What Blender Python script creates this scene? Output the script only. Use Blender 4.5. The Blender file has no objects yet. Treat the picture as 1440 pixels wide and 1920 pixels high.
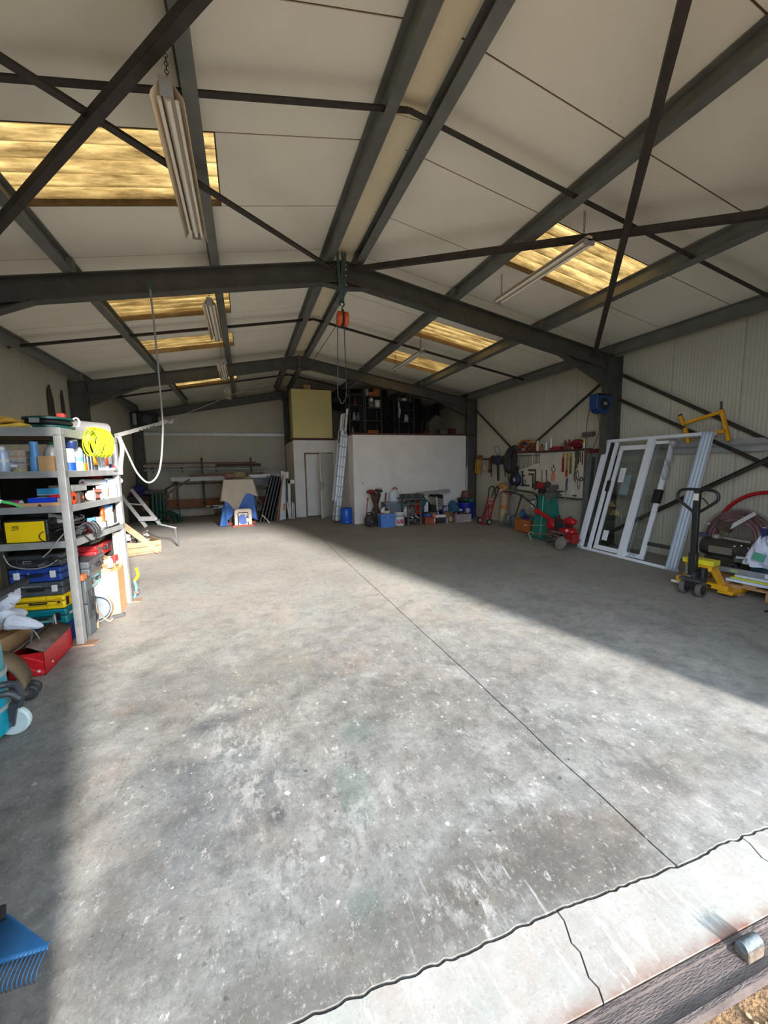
import bpy, bmesh, math, random
from mathutils import Vector, Matrix, Euler, Quaternion
R = math.radians
SC = bpy.context.scene
COL = SC.collection
rnd = random.Random(7)

# ---------------------------------------------------------------- camera
CAM_Z = 1.5998
yaw, pitch, roll = R(19.328), R(6.715), R(-1.0455)
fw = Vector((math.sin(yaw) * math.cos(pitch), math.cos(yaw) * math.cos(pitch), -math.sin(pitch)))
rt = Vector((math.cos(yaw), -math.sin(yaw), 0)); up = rt.cross(fw)
rt2 = rt * math.cos(roll) + up * math.sin(roll)
up2 = -rt * math.sin(roll) + up * math.cos(roll)
cd = bpy.data.cameras.new('camera'); cam = bpy.data.objects.new('camera', cd); COL.objects.link(cam)
m = Matrix((rt2, up2, -fw)).transposed().to_4x4(); m.translation = (0, 0, CAM_Z)
cam.matrix_world = m
cd.sensor_fit = 'AUTO'; cd.sensor_width = 36; cd.lens = 732.474 / 1920 * 36
cd.clip_start = 0.05; cd.clip_end = 300
SC.camera = cam

# ---------------------------------------------------------------- sky, sun, exposure
w = bpy.data.worlds.new('world'); SC.world = w; w.use_nodes = True
nt = w.node_tree; nt.nodes.clear()
wo = nt.nodes.new('ShaderNodeOutputWorld'); bg = nt.nodes.new('ShaderNodeBackground')
bg.inputs[0].default_value = (0.68, 0.83, 1.0, 1); bg.inputs[1].default_value = 2.45
nt.links.new(bg.outputs[0], wo.inputs[0])
sl = bpy.data.lights.new('sun', 'SUN'); so = bpy.data.objects.new('sun', sl); COL.objects.link(so)
sl.energy = 7.6; sl.angle = R(6.5); sl.color = (1.0, 0.965, 0.915)
so.rotation_euler = Vector((-0.27, 1, -0.355)).to_track_quat('-Z', 'Y').to_euler(); so.location = (3, -9, 8)
SC.view_settings.view_transform = 'Standard'; SC.view_settings.look = 'None'
SC.view_settings.gamma = 1; SC.view_settings.use_curve_mapping = False
SC.view_settings.exposure = 1.36
SC.cycles.max_bounces = 12; SC.cycles.diffuse_bounces = 8; SC.cycles.transmission_bounces = 10
SC.cycles.transparent_max_bounces = 12

# ---------------------------------------------------------------- materials
def lin(c):
    c = c / 255.0
    return c / 12.92 if c <= 0.04045 else ((c + 0.055) / 1.055) ** 2.4
def rgb(*c): return (lin(c[0]), lin(c[1]), lin(c[2]), 1)
MATS = {}
def mat(c, rough=0.6, metal=0.0, var=0.12, scale=9.0, bump=0.0, bscale=60.0, name=None, stretch=None, alpha=None):
    key = (c, rough, metal, var, scale, bump, bscale, stretch, alpha)
    if key in MATS: return MATS[key]
    m = bpy.data.materials.new(name or 'mat_%d' % len(MATS)); m.use_nodes = True
    n = m.node_tree.nodes; l = m.node_tree.links; b = n['Principled BSDF']
    b.inputs['Roughness'].default_value = rough; b.inputs['Metallic'].default_value = metal
    tc = n.new('ShaderNodeTexCoord'); mp = n.new('ShaderNodeMapping'); l.new(tc.outputs['Object'], mp.inputs[0])
    if stretch: mp.inputs['Scale'].default_value = stretch
    no = n.new('ShaderNodeTexNoise'); no.inputs['Scale'].default_value = scale; no.inputs['Detail'].default_value = 5
    no.inputs['Roughness'].default_value = 0.6
    l.new(mp.outputs[0], no.inputs[0])
    cr = n.new('ShaderNodeValToRGB'); col = rgb(*c)
    cr.color_ramp.elements[0].position = 0.3; cr.color_ramp.elements[1].position = 0.7
    cr.color_ramp.elements[0].color = [max(0, x * (1 - var * 1.4)) for x in col[:3]] + [1]
    cr.color_ramp.elements[1].color = [min(1, x * (1 + var)) for x in col[:3]] + [1]
    l.new(no.outputs[0], cr.inputs[0]); l.new(cr.outputs[0], b.inputs['Base Color'])
    if bump:
        nb = n.new('ShaderNodeTexNoise'); nb.inputs['Scale'].default_value = bscale; nb.inputs['Detail'].default_value = 3
        l.new(mp.outputs[0], nb.inputs[0])
        bp = n.new('ShaderNodeBump'); bp.inputs['Strength'].default_value = bump; bp.inputs['Distance'].default_value = 0.01
        l.new(nb.outputs[0], bp.inputs['Height']); l.new(bp.outputs[0], b.inputs['Normal'])
    if alpha is not None:
        b.inputs['Alpha'].default_value = alpha
    MATS[key] = m
    return m

# ---------------------------------------------------------------- mesh builder
class MB:
    def __init__(s): s.v = []; s.f = []
    def add(s, vs, fs, M=None):
        o = len(s.v)
        s.v += [tuple(M @ Vector(p)) if M else tuple(p) for p in vs]
        s.f += [tuple(i + o for i in f) for f in fs]; return s
    def box(s, c, d, rot=None, M=None):
        x, y, z = d[0] / 2, d[1] / 2, d[2] / 2
        vs = [Vector(p) for p in ((-x, -y, -z), (x, -y, -z), (x, y, -z), (-x, y, -z), (-x, -y, z), (x, -y, z), (x, y, z), (-x, y, z))]
        if rot: e = Euler([R(a) for a in rot]).to_matrix(); vs = [e @ p for p in vs]
        vs = [p + Vector(c) for p in vs]
        return s.add(vs, [(3, 2, 1, 0), (4, 5, 6, 7), (0, 1, 5, 4), (1, 2, 6, 5), (2, 3, 7, 6), (3, 0, 4, 7)], M)
    def span(s, a, b, M=None):   # box from corner a to corner b
        return s.box([(a[i] + b[i]) / 2 for i in range(3)], [abs(b[i] - a[i]) for i in range(3)], None, M)
    def frame(s, A, B, upv=(0, 0, 1)):
        A, B = Vector(A), Vector(B); d = (B - A); L = d.length; d.normalize()
        u = Vector(upv); sd = d.cross(u)
        if sd.length < 1e-5: sd = d.cross(Vector((1, 0, 0)))
        sd.normalize(); u = sd.cross(d); return A, d, sd, u, L
    def bar(s, A, B, w, h, upv=(0, 0, 1), off=(0, 0)):  # rectangular bar; w sideways, h along up
        A, d, sd, u, L = s.frame(A, B, upv); A = A + sd * off[0] + u * off[1]; vs = []
        for t in (0, L):
            for a, b in ((-1, -1), (1, -1), (1, 1), (-1, 1)): vs.append(A + d * t + sd * (a * w / 2) + u * (b * h / 2))
        return s.add(vs, [(0, 1, 2, 3), (7, 6, 5, 4), (4, 5, 1, 0), (5, 6, 2, 1), (6, 7, 3, 2), (7, 4, 0, 3)])
    def ibeam(s, A, B, h, w, upv=(0, 0, 1), tw=0.008, tf=0.012):
        s.bar(A, B, w, tf, upv, (0, h / 2 - tf / 2)); s.bar(A, B, w, tf, upv, (0, -h / 2 + tf / 2)); s.bar(A, B, tw, h - 2 * tf, upv); return s
    def angle(s, A, B, w, upv=(0, 0, 1), t=0.006):
        s.bar(A, B, w, t, upv, (0, -w / 2)); s.bar(A, B, t, w, upv, (-w / 2, 0)); return s
    def cyl(s, A, B, r, r2=None, n=14, caps=True):
        r2 = r if r2 is None else r2
        A, d, sd, u, L = s.frame(A, B); vs = []
        for t, rr in ((0, r), (L, r2)):
            for i in range(n):
                a = 2 * math.pi * i / n; vs.append(A + d * t + (sd * math.cos(a) + u * math.sin(a)) * rr)
        fs = [(i, (i + 1) % n, n + (i + 1) % n, n + i) for i in range(n)]
        if caps: fs += [tuple(range(n - 1, -1, -1)), tuple(range(n, 2 * n))]
        return s.add(vs, fs)
    def tube(s, pts, r, n=8, closed=False):
        P = [Vector(p) for p in pts]; k = len(P); vs = []; u0 = None
        for i, p in enumerate(P):
            if closed: d = P[(i + 1) % k] - P[i - 1]
            else: d = P[min(i + 1, k - 1)] - P[max(i - 1, 0)]
            d.normalize()
            if u0 is None:
                u0 = d.cross(Vector((0, 0, 1)))
                if u0.length < 1e-3: u0 = d.cross(Vector((1, 0, 0)))
            u0 = u0 - d * u0.dot(d); u0.normalize(); w_ = d.cross(u0)
            rr = r[i] if isinstance(r, (list, tuple)) else r
            for j in range(n):
                a = 2 * math.pi * j / n; vs.append(p + (u0 * math.cos(a) + w_ * math.sin(a)) * rr)
        fs = []
        for i in range(k if closed else k - 1):
            for j in range(n):
                a, b = i * n + j, i * n + (j + 1) % n; c, d_ = ((i + 1) % k) * n + (j + 1) % n, ((i + 1) % k) * n + j
                fs.append((a, b, c, d_))
        if not closed: fs += [tuple(range(n - 1, -1, -1)), tuple((k - 1) * n + j for j in range(n))]
        return s.add(vs, fs)
    def lathe(s, prof, n=18, M=None, sx=1, sy=1):  # prof: (radius, z) from bottom to top
        vs = []; fs = []; k = len(prof)
        for r, z in prof:
            for i in range(n):
                a = 2 * math.pi * i / n; vs.append((r * math.cos(a) * sx, r * math.sin(a) * sy, z))
        for i in range(k - 1):
            for j in range(n): fs.append((i * n + j, i * n + (j + 1) % n, (i + 1) * n + (j + 1) % n, (i + 1) * n + j))
        if prof[0][0] > 1e-4: fs.append(tuple(range(n - 1, -1, -1)))
        if prof[-1][0] > 1e-4: fs.append(tuple((k - 1) * n + j for j in range(n)))
        return s.add(vs, fs, M)
    def prism(s, poly, h, M=None):  # poly in xy, extruded z 0..h
        n = len(poly)
        vs = [(p[0], p[1], 0) for p in poly] + [(p[0], p[1], h) for p in poly]
        fs = [tuple(range(n - 1, -1, -1)), tuple(range(n, 2 * n))] + [(i, (i + 1) % n, n + (i + 1) % n, n + i) for i in range(n)]
        return s.add(vs, fs, M)
    def sphere(s, c, r, n=14, m_=8, M=None):
        rx, ry, rz = r if isinstance(r, (tuple, list)) else (r, r, r); vs = []; fs = []
        for i in range(1, m_):
            t = math.pi * i / m_
            for j in range(n):
                a = 2 * math.pi * j / n; vs.append((c[0] + rx * math.sin(t) * math.cos(a), c[1] + ry * math.sin(t) * math.sin(a), c[2] - rz * math.cos(t)))
        b = len(vs); vs += [(c[0], c[1], c[2] - rz), (c[0], c[1], c[2] + rz)]
        for i in range(m_ - 2):
            for j in range(n): fs.append((i * n + j, i * n + (j + 1) % n, (i + 1) * n + (j + 1) % n, (i + 1) * n + j))
        for j in range(n):
            fs.append((b, (j + 1) % n, j)); fs.append((b + 1, (m_ - 2) * n + j, (m_ - 2) * n + (j + 1) % n))
        return s.add(vs, fs, M)
    def torus(s, c, r, t, axis='Z', n=24, k=8, a0=0, a1=360):
        full = abs(a1 - a0) >= 360; N = n if full else n + 1; pts = []
        for i in range(N):
            a = R(a0 + (a1 - a0) * i / n); x, y = r * math.cos(a), r * math.sin(a)
            pts.append(Vector(c) + Vector({'Z': (x, y, 0), 'X': (0, x, y), 'Y': (x, 0, y)}[axis]))
        return s.tube(pts, t, k, closed=full)
    def grid(s, fn, nu, nv, thick=0.0):  # fn(i/nu, j/nv) -> point
        vs = [fn(i / nu, j / nv) for i in range(nu + 1) for j in range(nv + 1)]
        fs = [(i * (nv + 1) + j, (i + 1) * (nv + 1) + j, (i + 1) * (nv + 1) + j + 1, i * (nv + 1) + j + 1) for i in range(nu) for j in range(nv)]
        return s.add(vs, fs)
    def mesh(s, name, m, sharp=38):
        me = bpy.data.meshes.new(name); me.from_pydata(s.v, [], s.f); me.validate()
        bm = bmesh.new(); bm.from_mesh(me); bmesh.ops.recalc_face_normals(bm, faces=bm.faces); bm.to_mesh(me); bm.free()
        if m: me.materials.append(m)
        for p in me.polygons: p.use_smooth = True
        me.set_sharp_from_angle(angle=R(sharp)); return me
    def build(s, name, m, parent=None, bevel=0, loc=None, rot=None, solid=0, sub=0, seg=2, sharp=38):
        o = bpy.data.objects.new(name, s.mesh(name, m, sharp)); COL.objects.link(o)
        if parent: o.parent = parent
        if loc: o.location = loc
        if rot: o.rotation_euler = [R(a) for a in rot]
        if solid:
            md = o.modifiers.new('solid', 'SOLIDIFY'); md.thickness = solid; md.offset = 0
        if bevel:
            md = o.modifiers.new('bevel', 'BEVEL'); md.width = bevel; md.segments = seg; md.limit_method = 'ANGLE'; md.angle_limit = R(40)
        if sub:
            md = o.modifiers.new('sub', 'SUBSURF'); md.levels = sub; md.render_levels = sub
        return o

def thing(name, label, cat, loc=(0, 0, 0), rz=0, group=None, rot=None):
    o = bpy.data.objects.new(name, None); COL.objects.link(o); o.location = loc
    o.rotation_euler = [R(a) for a in rot] if rot else (0, 0, R(rz)); o.empty_display_size = 0.1
    o['label'] = label; o['category'] = cat
    if group: o['group'] = group
    return o
def tag(o, label, cat, group=None):
    o['label'] = label; o['category'] = cat
    if group: o['group'] = group
    return o
def struct(name):
    o = bpy.data.objects.new(name, None); COL.objects.link(o); o['kind'] = 'structure'; return o
def inst(src, name, parent, loc=(0, 0, 0), rot=(0, 0, 0)):   # same mesh, new object
    o = src.copy(); o.name = name; COL.objects.link(o); o.parent = parent; o.location = loc; o.rotation_euler = [R(a) for a in rot]; return o
def copy_thing(t, label, loc, rz=None, group=None):
    c = t.copy(); COL.objects.link(c); c.location = loc; c['label'] = label
    if rz is not None: c.rotation_euler = (0, 0, R(rz))
    if group: c['group'] = group
    for ch in list(t.children):
        d = ch.copy(); COL.objects.link(d); d.parent = c
        for g in list(ch.children):
            e = g.copy(); COL.objects.link(e); e.parent = d
    return c
def smooth_path(pts, n=8):   # Catmull-Rom
    P = [Vector(p) for p in pts]; P = [P[0] * 2 - P[1]] + P + [P[-1] * 2 - P[-2]]; out = []
    for i in range(1, len(P) - 2):
        a, b, c, d = P[i - 1:i + 3]
        for k in range(n):
            t = k / n
            out.append(0.5 * ((2 * b) + (c - a) * t + (2 * a - 5 * b + 4 * c - d) * t * t + (3 * b - a - 3 * c + d) * t ** 3))
    return out + [P[-2]]
def text(body, size, m, parent, loc, rot, name='lettering', ext=0.0008, align='CENTER', sx=1):
    cu = bpy.data.curves.new(name, 'FONT'); cu.body = body; cu.size = size; cu.extrude = ext; cu.align_x = align; cu.align_y = 'CENTER'
    t = bpy.data.objects.new(name, cu); COL.objects.link(t)
    dg = bpy.context.evaluated_depsgraph_get(); me = bpy.data.meshes.new_from_object(t.evaluated_get(dg))
    bpy.data.objects.remove(t); me.materials.clear(); me.materials.append(m)
    o = bpy.data.objects.new(name, me); COL.objects.link(o); o.parent = parent; o.location = loc
    o.rotation_euler = [R(a) for a in rot]; o.scale = (sx, 1, 1); return o

# common materials
STEEL = mat((76, 76, 71), 0.45, 0.0, 0.18, 5, name='painted_steel')
RUST = mat((60, 53, 48), 0.7, 0, 0.25, 8, name='brown_steel')
BLACK = mat((24, 24, 26), 0.5, 0, 0.2, name='black_plastic')
DGREY = mat((62, 64, 66), 0.5, 0, 0.15, name='grey_plastic')
LGREY = mat((150, 150, 148), 0.5, 0, 0.1, name='light_grey')
ALU = mat((196, 198, 200), 0.35, 0.75, 0.06, name='aluminium')
CHROME = mat((170, 172, 176), 0.25, 0.9, 0.1, name='bare_steel')
WHITE = mat((212, 212, 210), 0.45, 0, 0.04, name='white_plastic')
WOOD = mat((176, 134, 92), 0.65, 0, 0.22, 6, stretch=(1, 8, 8), name='wood')
CARD = mat((190, 150, 104), 0.8, 0, 0.08, name='cardboard')
RED = mat((190, 30, 34), 0.35, 0, 0.12, name='red_paint')
YEL = mat((240, 200, 20), 0.45, 0, 0.06, name='yellow_plastic')
TEAL = mat((0, 122, 128), 0.45, 0, 0.12, name='teal_plastic')
NAVY = mat((28, 52, 122), 0.45, 0, 0.15, name='navy_plastic')
BLUE = mat((30, 84, 190), 0.4, 0, 0.1, name='blue_plastic')
RUBBER = mat((30, 30, 31), 0.75, 0, 0.2, name='rubber')

# ---------------------------------------------------------------- building
XC, HR, SL_, SR_ = 1.436, 4.41, 0.187, 0.176
XL, XR = -3.17, 6.33             # inner faces of the columns
WL, WR = -3.50, 6.68             # inner faces of the walls
YF, Y1, Y2, Y3, YB = 0.80, 5.625, 10.45, 15.275, 15.42
def ztop(x): return HR - (SL_ * (XC - x) if x < XC else SR_ * (x - XC))     # top of the rafters
ROOF = 0.21                                                                 # ceiling above rafter tops
def zceil(x): return ztop(x) + ROOF
# floor -------------------------------------------------------
def floor_material():
    m = bpy.data.materials.new('worn_concrete'); m.use_nodes = True
    n = m.node_tree.nodes; l = m.node_tree.links; b = n['Principled BSDF']; b.inputs['Roughness'].default_value = 0.8
    tc = n.new('ShaderNodeTexCoord'); P = tc.outputs['Object']
    def noise(sc, det=6, ro=0.6, stretch=None, seed=0.0):
        x = n.new('ShaderNodeTexNoise'); x.inputs['Scale'].default_value = sc; x.inputs['Detail'].default_value = det; x.inputs['Roughness'].default_value = ro
        mp = n.new('ShaderNodeMapping'); l.new(P, mp.inputs[0]); mp.inputs['Location'].default_value = (seed, seed * 1.7, 0)
        if stretch: mp.inputs['Scale'].default_value = stretch
        l.new(mp.outputs[0], x.inputs[0]); return x.outputs[0]
    def ramp(src, a, b_, lo=0.0, hi=1.0):
        x = n.new('ShaderNodeMapRange'); x.inputs[1].default_value = a; x.inputs[2].default_value = b_; x.inputs[3].default_value = lo; x.inputs[4].default_value = hi
        l.new(src, x.inputs[0]); return x.outputs[0]
    def mth(op, a, b_=None):
        x = n.new('ShaderNodeMath'); x.operation = op; x.use_clamp = op in ('MULTIPLY', 'ADD') and False
        for i, q in enumerate((a, b_)):
            if q is None: continue
            if isinstance(q, (int, float)): x.inputs[i].default_value = q
            else: l.new(q, x.inputs[i])
        return x.outputs[0]
    def spot(cx, cy, rx, ry, rot=0, soft=0.55):   # 1 inside a stain with a ragged edge, 0 outside
        mp = n.new('ShaderNodeMapping'); mp.vector_type = 'TEXTURE'; mp.inputs['Location'].default_value = (cx, cy, 0); mp.inputs['Rotation'].default_value = (0, 0, R(rot)); mp.inputs['Scale'].default_value = (rx, ry, 1)
        l.new(P, mp.inputs[0]); g = n.new('ShaderNodeVectorMath'); g.operation = 'LENGTH'; l.new(mp.outputs[0], g.inputs[0])
        d = mth('ADD', g.outputs['Value'], ramp(noise(5, 6, 0.7, seed=cx + cy), 0.25, 0.75, -0.45, 0.45))
        return ramp(d, 1.0, 1.0 - soft)
    def vor(sc, seed, thr):
        v = n.new('ShaderNodeTexVoronoi'); v.inputs['Scale'].default_value = sc
        mp = n.new('ShaderNodeMapping'); l.new(P, mp.inputs[0]); mp.inputs['Location'].default_value = (seed, seed, 0.31); l.new(mp.outputs[0], v.inputs[0])
        sp = n.new('ShaderNodeSeparateColor'); l.new(v.outputs['Color'], sp.inputs[0])
        rad = mth('MULTIPLY', ramp(sp.outputs[0], thr, 1.0, 0.0, 0.165), ramp(noise(sc * 2.6, 5, .7, seed=seed), .3, .7, .0, 1.9))
        return ramp(mth('SUBTRACT', rad, v.outputs['Distance']), 0.0, 0.03)
    cur = None
    def setc(c): 
        x = n.new('ShaderNodeRGB'); x.outputs[0].default_value = c; return x.outputs[0]
    def mix(c1, c2, f):
        x = n.new('ShaderNodeMix'); x.data_type = 'RGBA'; x.clamp_factor = True
        l.new(f, x.inputs[0]); l.new(c1, x.inputs[6]); l.new(c2, x.inputs[7]); return x.outputs[2]
    base = mix(setc(rgb(136, 133, 128)), setc(rgb(164, 160, 152)), ramp(noise(0.7, 8, 0.62), 0.32, 0.68))
    base = mix(base, setc(rgb(150, 154, 152)), ramp(noise(1.3, 6, 0.6, seed=5), 0.5, 0.72, 0, 0.5))
    base = mix(base, setc(rgb(160, 140, 122)), ramp(noise(2.1, 6, 0.65, seed=9), 0.54, 0.74, 0, 0.45))
    base = mix(base, setc(rgb(104, 101, 96)), ramp(noise(9, 9, 0.74, seed=3), 0.50, 0.72, 0, 0.62))
    near = spot(0.75, 1.9, 2.3, 1.9, 0, 0.6)
    # flaked pale surface, dark oil, old paint
    flake = mth('MULTIPLY', near, ramp(noise(7, 9, 0.74, (1, .7, 1), 2), 0.52, 0.60))
    base = mix(base, setc(rgb(176, 173, 167)), mth('MULTIPLY', flake, 0.5))
    dirt = mth('MULTIPLY', ramp(noise(12, 9, 0.75, (1, .6, 1), 6), 0.53, 0.64), ramp(near, 0, 1, .18, .75))
    base = mix(base, setc(rgb(98, 94, 90)), mth('MULTIPLY', dirt, 0.7))
    for cx, cy, rx, ry, ro, c, s_ in ((1.15, 1.13, .62, .26, -5, (100, 90, 80), .8), (-.25, 2.0, .42, .55, 10, (96, 106, 112), .55), (-.55, 2.9, .5, .5, 20, (110, 108, 104), .45),
                                   (.42, 1.72, .10, .28, 0, (112, 134, 124), .45), (.55, 2.15, .16, .12, 0, (118, 140, 132), .45), (0.05, 1.72, .09, .06, 30, (78, 82, 86), .75), (.33, 1.2, .07, .1, 0, (102, 128, 118), .5),
                                   (-.2, 2.55, .3, .09, 10, (86, 88, 92), .7), (.75, 3.7, .16, .09, 0, (128, 122, 114), .6), (-1.0, 3.9, .4, .16, 40, (112, 110, 106), .6), (.35, 1.08, 1.1, .16, 3, (112, 104, 94), .7), (2.3, 1.3, .6, .25, 0, (124, 118, 108), .5), (.1, 3.0, .5, .5, 0, (126, 122, 112), .5), (1.0, 2.3, .6, .5, 0, (130, 124, 114), .45),
                                   (1.75, 1.25, .35, .18, 0, (116, 108, 100), .5), (-.5, 1.45, .3, .3, 0, (128, 128, 128), .4)):
        base = mix(base, setc(rgb(*c)), mth('MULTIPLY', spot(cx, cy, rx, ry, ro), s_))
    for cx, cy, rx, ry, ro in ((.72, 1.12, .3, .14, 8), (1.55, 1.42, .5, .09, -8), (1.12, 1.42, .35, .08, -6), (-.12, 2.3, .36, .3, 15), (-.02, 1.9, .25, .3, 0), (.25, 1.5, .35, .25, 0), (-.2, 2.75, .3, .12, 12)):
        f = mth('MULTIPLY', spot(cx, cy, rx, ry, ro, .9), ramp(noise(16, 8, .75, (1, .55, 1), cx), .50, .56))
        base = mix(base, setc(rgb(196, 193, 187)), mth('MULTIPLY', f, .8))
    for sc, sd, thr, c, k in ((9, 1, .80, (228, 226, 222), 1), (17, 4, .78, (224, 222, 216), 1), (14, 7, .86, (62, 60, 60), .8), (30, 2, .82, (214, 212, 206), .8), (26, 11, .86, (70, 70, 74), .8)):
        base = mix(base, setc(rgb(*c)), mth('MULTIPLY', mth('MULTIPLY', vor(sc, sd, thr), ramp(near, 0, 1, .06, 1)), k))
    streak = mth('MULTIPLY', ramp(noise(9, 4, .5, (4.5, .35, 1), 12), .62, .68), spot(.72, 1.1, .34, .2, 0, .8))
    base = mix(base, setc(rgb(232, 230, 226)), mth('MULTIPLY', streak, .85))
    # grit: fine pale and dark grains, and small ragged flakes
    base = mix(base, setc(rgb(84, 80, 76)), ramp(noise(75, 6, .75, (1, .7, 1), 21), .53, .68, 0, .55))
    base = mix(base, setc(rgb(206, 200, 192)), ramp(noise(60, 7, .75, (1, .7, 1), 25), .56, .68, 0, .6))
    base = mix(base, setc(rgb(210, 204, 196)), mth('MULTIPLY', ramp(noise(22, 9, .8, (1, .6, 1), 31), .585, .62), ramp(near, 0, 1, .25, .8)))
    base = mix(base, setc(rgb(88, 80, 74)), mth('MULTIPLY', ramp(noise(26, 9, .8, (1, .6, 1), 37), .60, .64), ramp(near, 0, 1, .2, .7)))
    base = mix(base, setc(rgb(172, 150, 136)), ramp(noise(3.2, 7, .7, seed=41), .52, .7, 0, .24))
    # trodden-in grime: the slab is dirtier toward the doorway
    tone = ramp(spot(.7, 1.2, 4.2, 3.6, 0, .9), 0, 1, .90, .38)
    gm_ = n.new('ShaderNodeMix'); gm_.data_type = 'RGBA'; gm_.blend_type = 'MULTIPLY'; gm_.inputs[0].default_value = 1
    l.new(base, gm_.inputs[6]); l.new(tone, gm_.inputs[7]); base = gm_.outputs[2]
    l.new(base, b.inputs['Base Color'])
    bp = n.new('ShaderNodeBump'); bp.inputs['Strength'].default_value = 0.35; bp.inputs['Distance'].default_value = 0.004
    l.new(noise(38, 9, 0.7), bp.inputs['Height']); l.new(bp.outputs[0], b.inputs['Normal'])
    return m
CONC = floor_material()
_jr = random.Random(12); JIT = [_jr.uniform(-.006, .006) for _ in range(600)]
def thr_y(x): return 0.993 - 0.042 * x + 0.006 * math.sin(x * 2.3) + 0.004 * math.sin(x * 7.1 + 1) + JIT[int((x + 6) * 40) % 600] * (1 - ((x + 6) * 40) % 1) + JIT[(int((x + 6) * 40) + 1) % 600] * (((x + 6) * 40) % 1)
def joint_x(y): return 1.530 + 0.006 * math.sin(y * 3.1) * math.exp(-(y - 1) * .5) + 0.004 * math.sin(y * 11) * math.exp(-(y - 1) * .4)
fl = struct('floor')
def slab_edge(x0, x1, n, f, d=0): return [(x0 + (x1 - x0) * i / n, f(x0 + (x1 - x0) * i / n) + d) for i in range(n + 1)]
jy = [thr_y(1.53) + 0.0 + (YB + .1 - 1.0) * (i / 160) ** 1.6 for i in range(161)]
left = slab_edge(WL - .1, joint_x(1) - .004, 420, thr_y, .005) + [(joint_x(y) - 0.004, y) for y in jy[1:]] + [(WL - .1, YB + .1)]
right = [(joint_x(y) + 0.004, y) for y in reversed(jy)] + slab_edge(joint_x(1) + .004, WR + .1, 420, thr_y, .005)[1:] + [(WR + .1, YB + .1)]
for nm, poly in (('slab', left), ('slab', right)):
    MB().prism(poly, 0.10).build(nm, CONC, fl, loc=(0, 0, -0.10))
MB().span((WL - .3, 0.5, -.3), (WR + .3, YB + .2, -.06)).build('subfloor', mat((52, 46, 42), .95, name='joint_dirt'), fl)
# concrete apron outside the threshold, with its steel door track, then dirt
def apron_material():
    m = bpy.data.materials.new('pale_concrete'); m.use_nodes = True; n = m.node_tree.nodes; l = m.node_tree.links; b = n['Principled BSDF']; b.inputs['Roughness'].default_value = .85
    tc = n.new('ShaderNodeTexCoord')
    def noise(sc, st, sd, a, b_, hi):
        mp = n.new('ShaderNodeMapping'); mp.inputs['Scale'].default_value = st; mp.inputs['Location'].default_value = (sd, sd, 0); l.new(tc.outputs['Object'], mp.inputs[0])
        x = n.new('ShaderNodeTexNoise'); x.inputs['Scale'].default_value = sc; x.inputs['Detail'].default_value = 9; x.inputs['Roughness'].default_value = .72; l.new(mp.outputs[0], x.inputs[0])
        r = n.new('ShaderNodeMapRange'); r.inputs[1].default_value = a; r.inputs[2].default_value = b_; r.inputs[4].default_value = hi; l.new(x.outputs[0], r.inputs[0]); return r.outputs[0]
    def mix(c1, c2, f):
        x = n.new('ShaderNodeMix'); x.data_type = 'RGBA'; x.clamp_factor = True
        for k, c in ((6, c1), (7, c2)):
            if isinstance(c, tuple): x.inputs[k].default_value = c
            else: l.new(c, x.inputs[k])
        l.new(f, x.inputs[0]); return x.outputs[2]
    c = mix(rgb(112, 107, 101), rgb(140, 136, 129), noise(5, (1, 1, 1), 0, .3, .7, 1)); c = mix(c, rgb(126, 108, 98), noise(3, (1, 1, 1), 5, .5, .72, .7)); c = mix(c, rgb(118, 126, 118), noise(2.5, (1, 1, 1), 9, .5, .7, .6))
    c = mix(c, rgb(166, 162, 154), noise(14, (2.4, .5, 1), 3, .56, .63, .7)); c = mix(c, rgb(84, 78, 72), noise(60, (1, 1, 1), 7, .56, .68, .5)); c = mix(c, rgb(150, 146, 140), noise(80, (1, 1, 1), 2, .55, .66, .5))
    # rust washed off the door track
    sp = n.new('ShaderNodeSeparateXYZ'); l.new(tc.outputs['Object'], sp.inputs[0]); ma = n.new('ShaderNodeMath'); ma.operation = 'MULTIPLY_ADD'; ma.inputs[1].default_value = .035; l.new(sp.outputs[0], ma.inputs[0]); l.new(sp.outputs[1], ma.inputs[2])
    mr = n.new('ShaderNodeMapRange'); mr.inputs[1].default_value = .755; mr.inputs[2].default_value = .80; mr.inputs[3].default_value = 1; mr.inputs[4].default_value = 0; l.new(ma.outputs[0], mr.inputs[0])
    mm = n.new('ShaderNodeMath'); mm.operation = 'MULTIPLY'; l.new(mr.outputs[0], mm.inputs[0]); l.new(noise(6, (1, 1, 1), 13, .3, .6, 1), mm.inputs[1])
    c = mix(c, rgb(98, 66, 52), mm.outputs[0]); l.new(c, b.inputs['Base Color'])
    bp = n.new('ShaderNodeBump'); bp.inputs['Strength'].default_value = .15; bp.inputs['Distance'].default_value = .004; l.new(noise(70, (1, 1, 1), 1, .2, .8, 1), bp.inputs['Height']); l.new(bp.outputs[0], b.inputs['Normal']); return m
APR = apron_material()
ap = struct('trim_1')
def rail_y(x): return 0.755 - 0.035 * x
cuts = [WL - .1, -1.6, .92, 1.86, 3.9, WR + .1]
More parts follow.
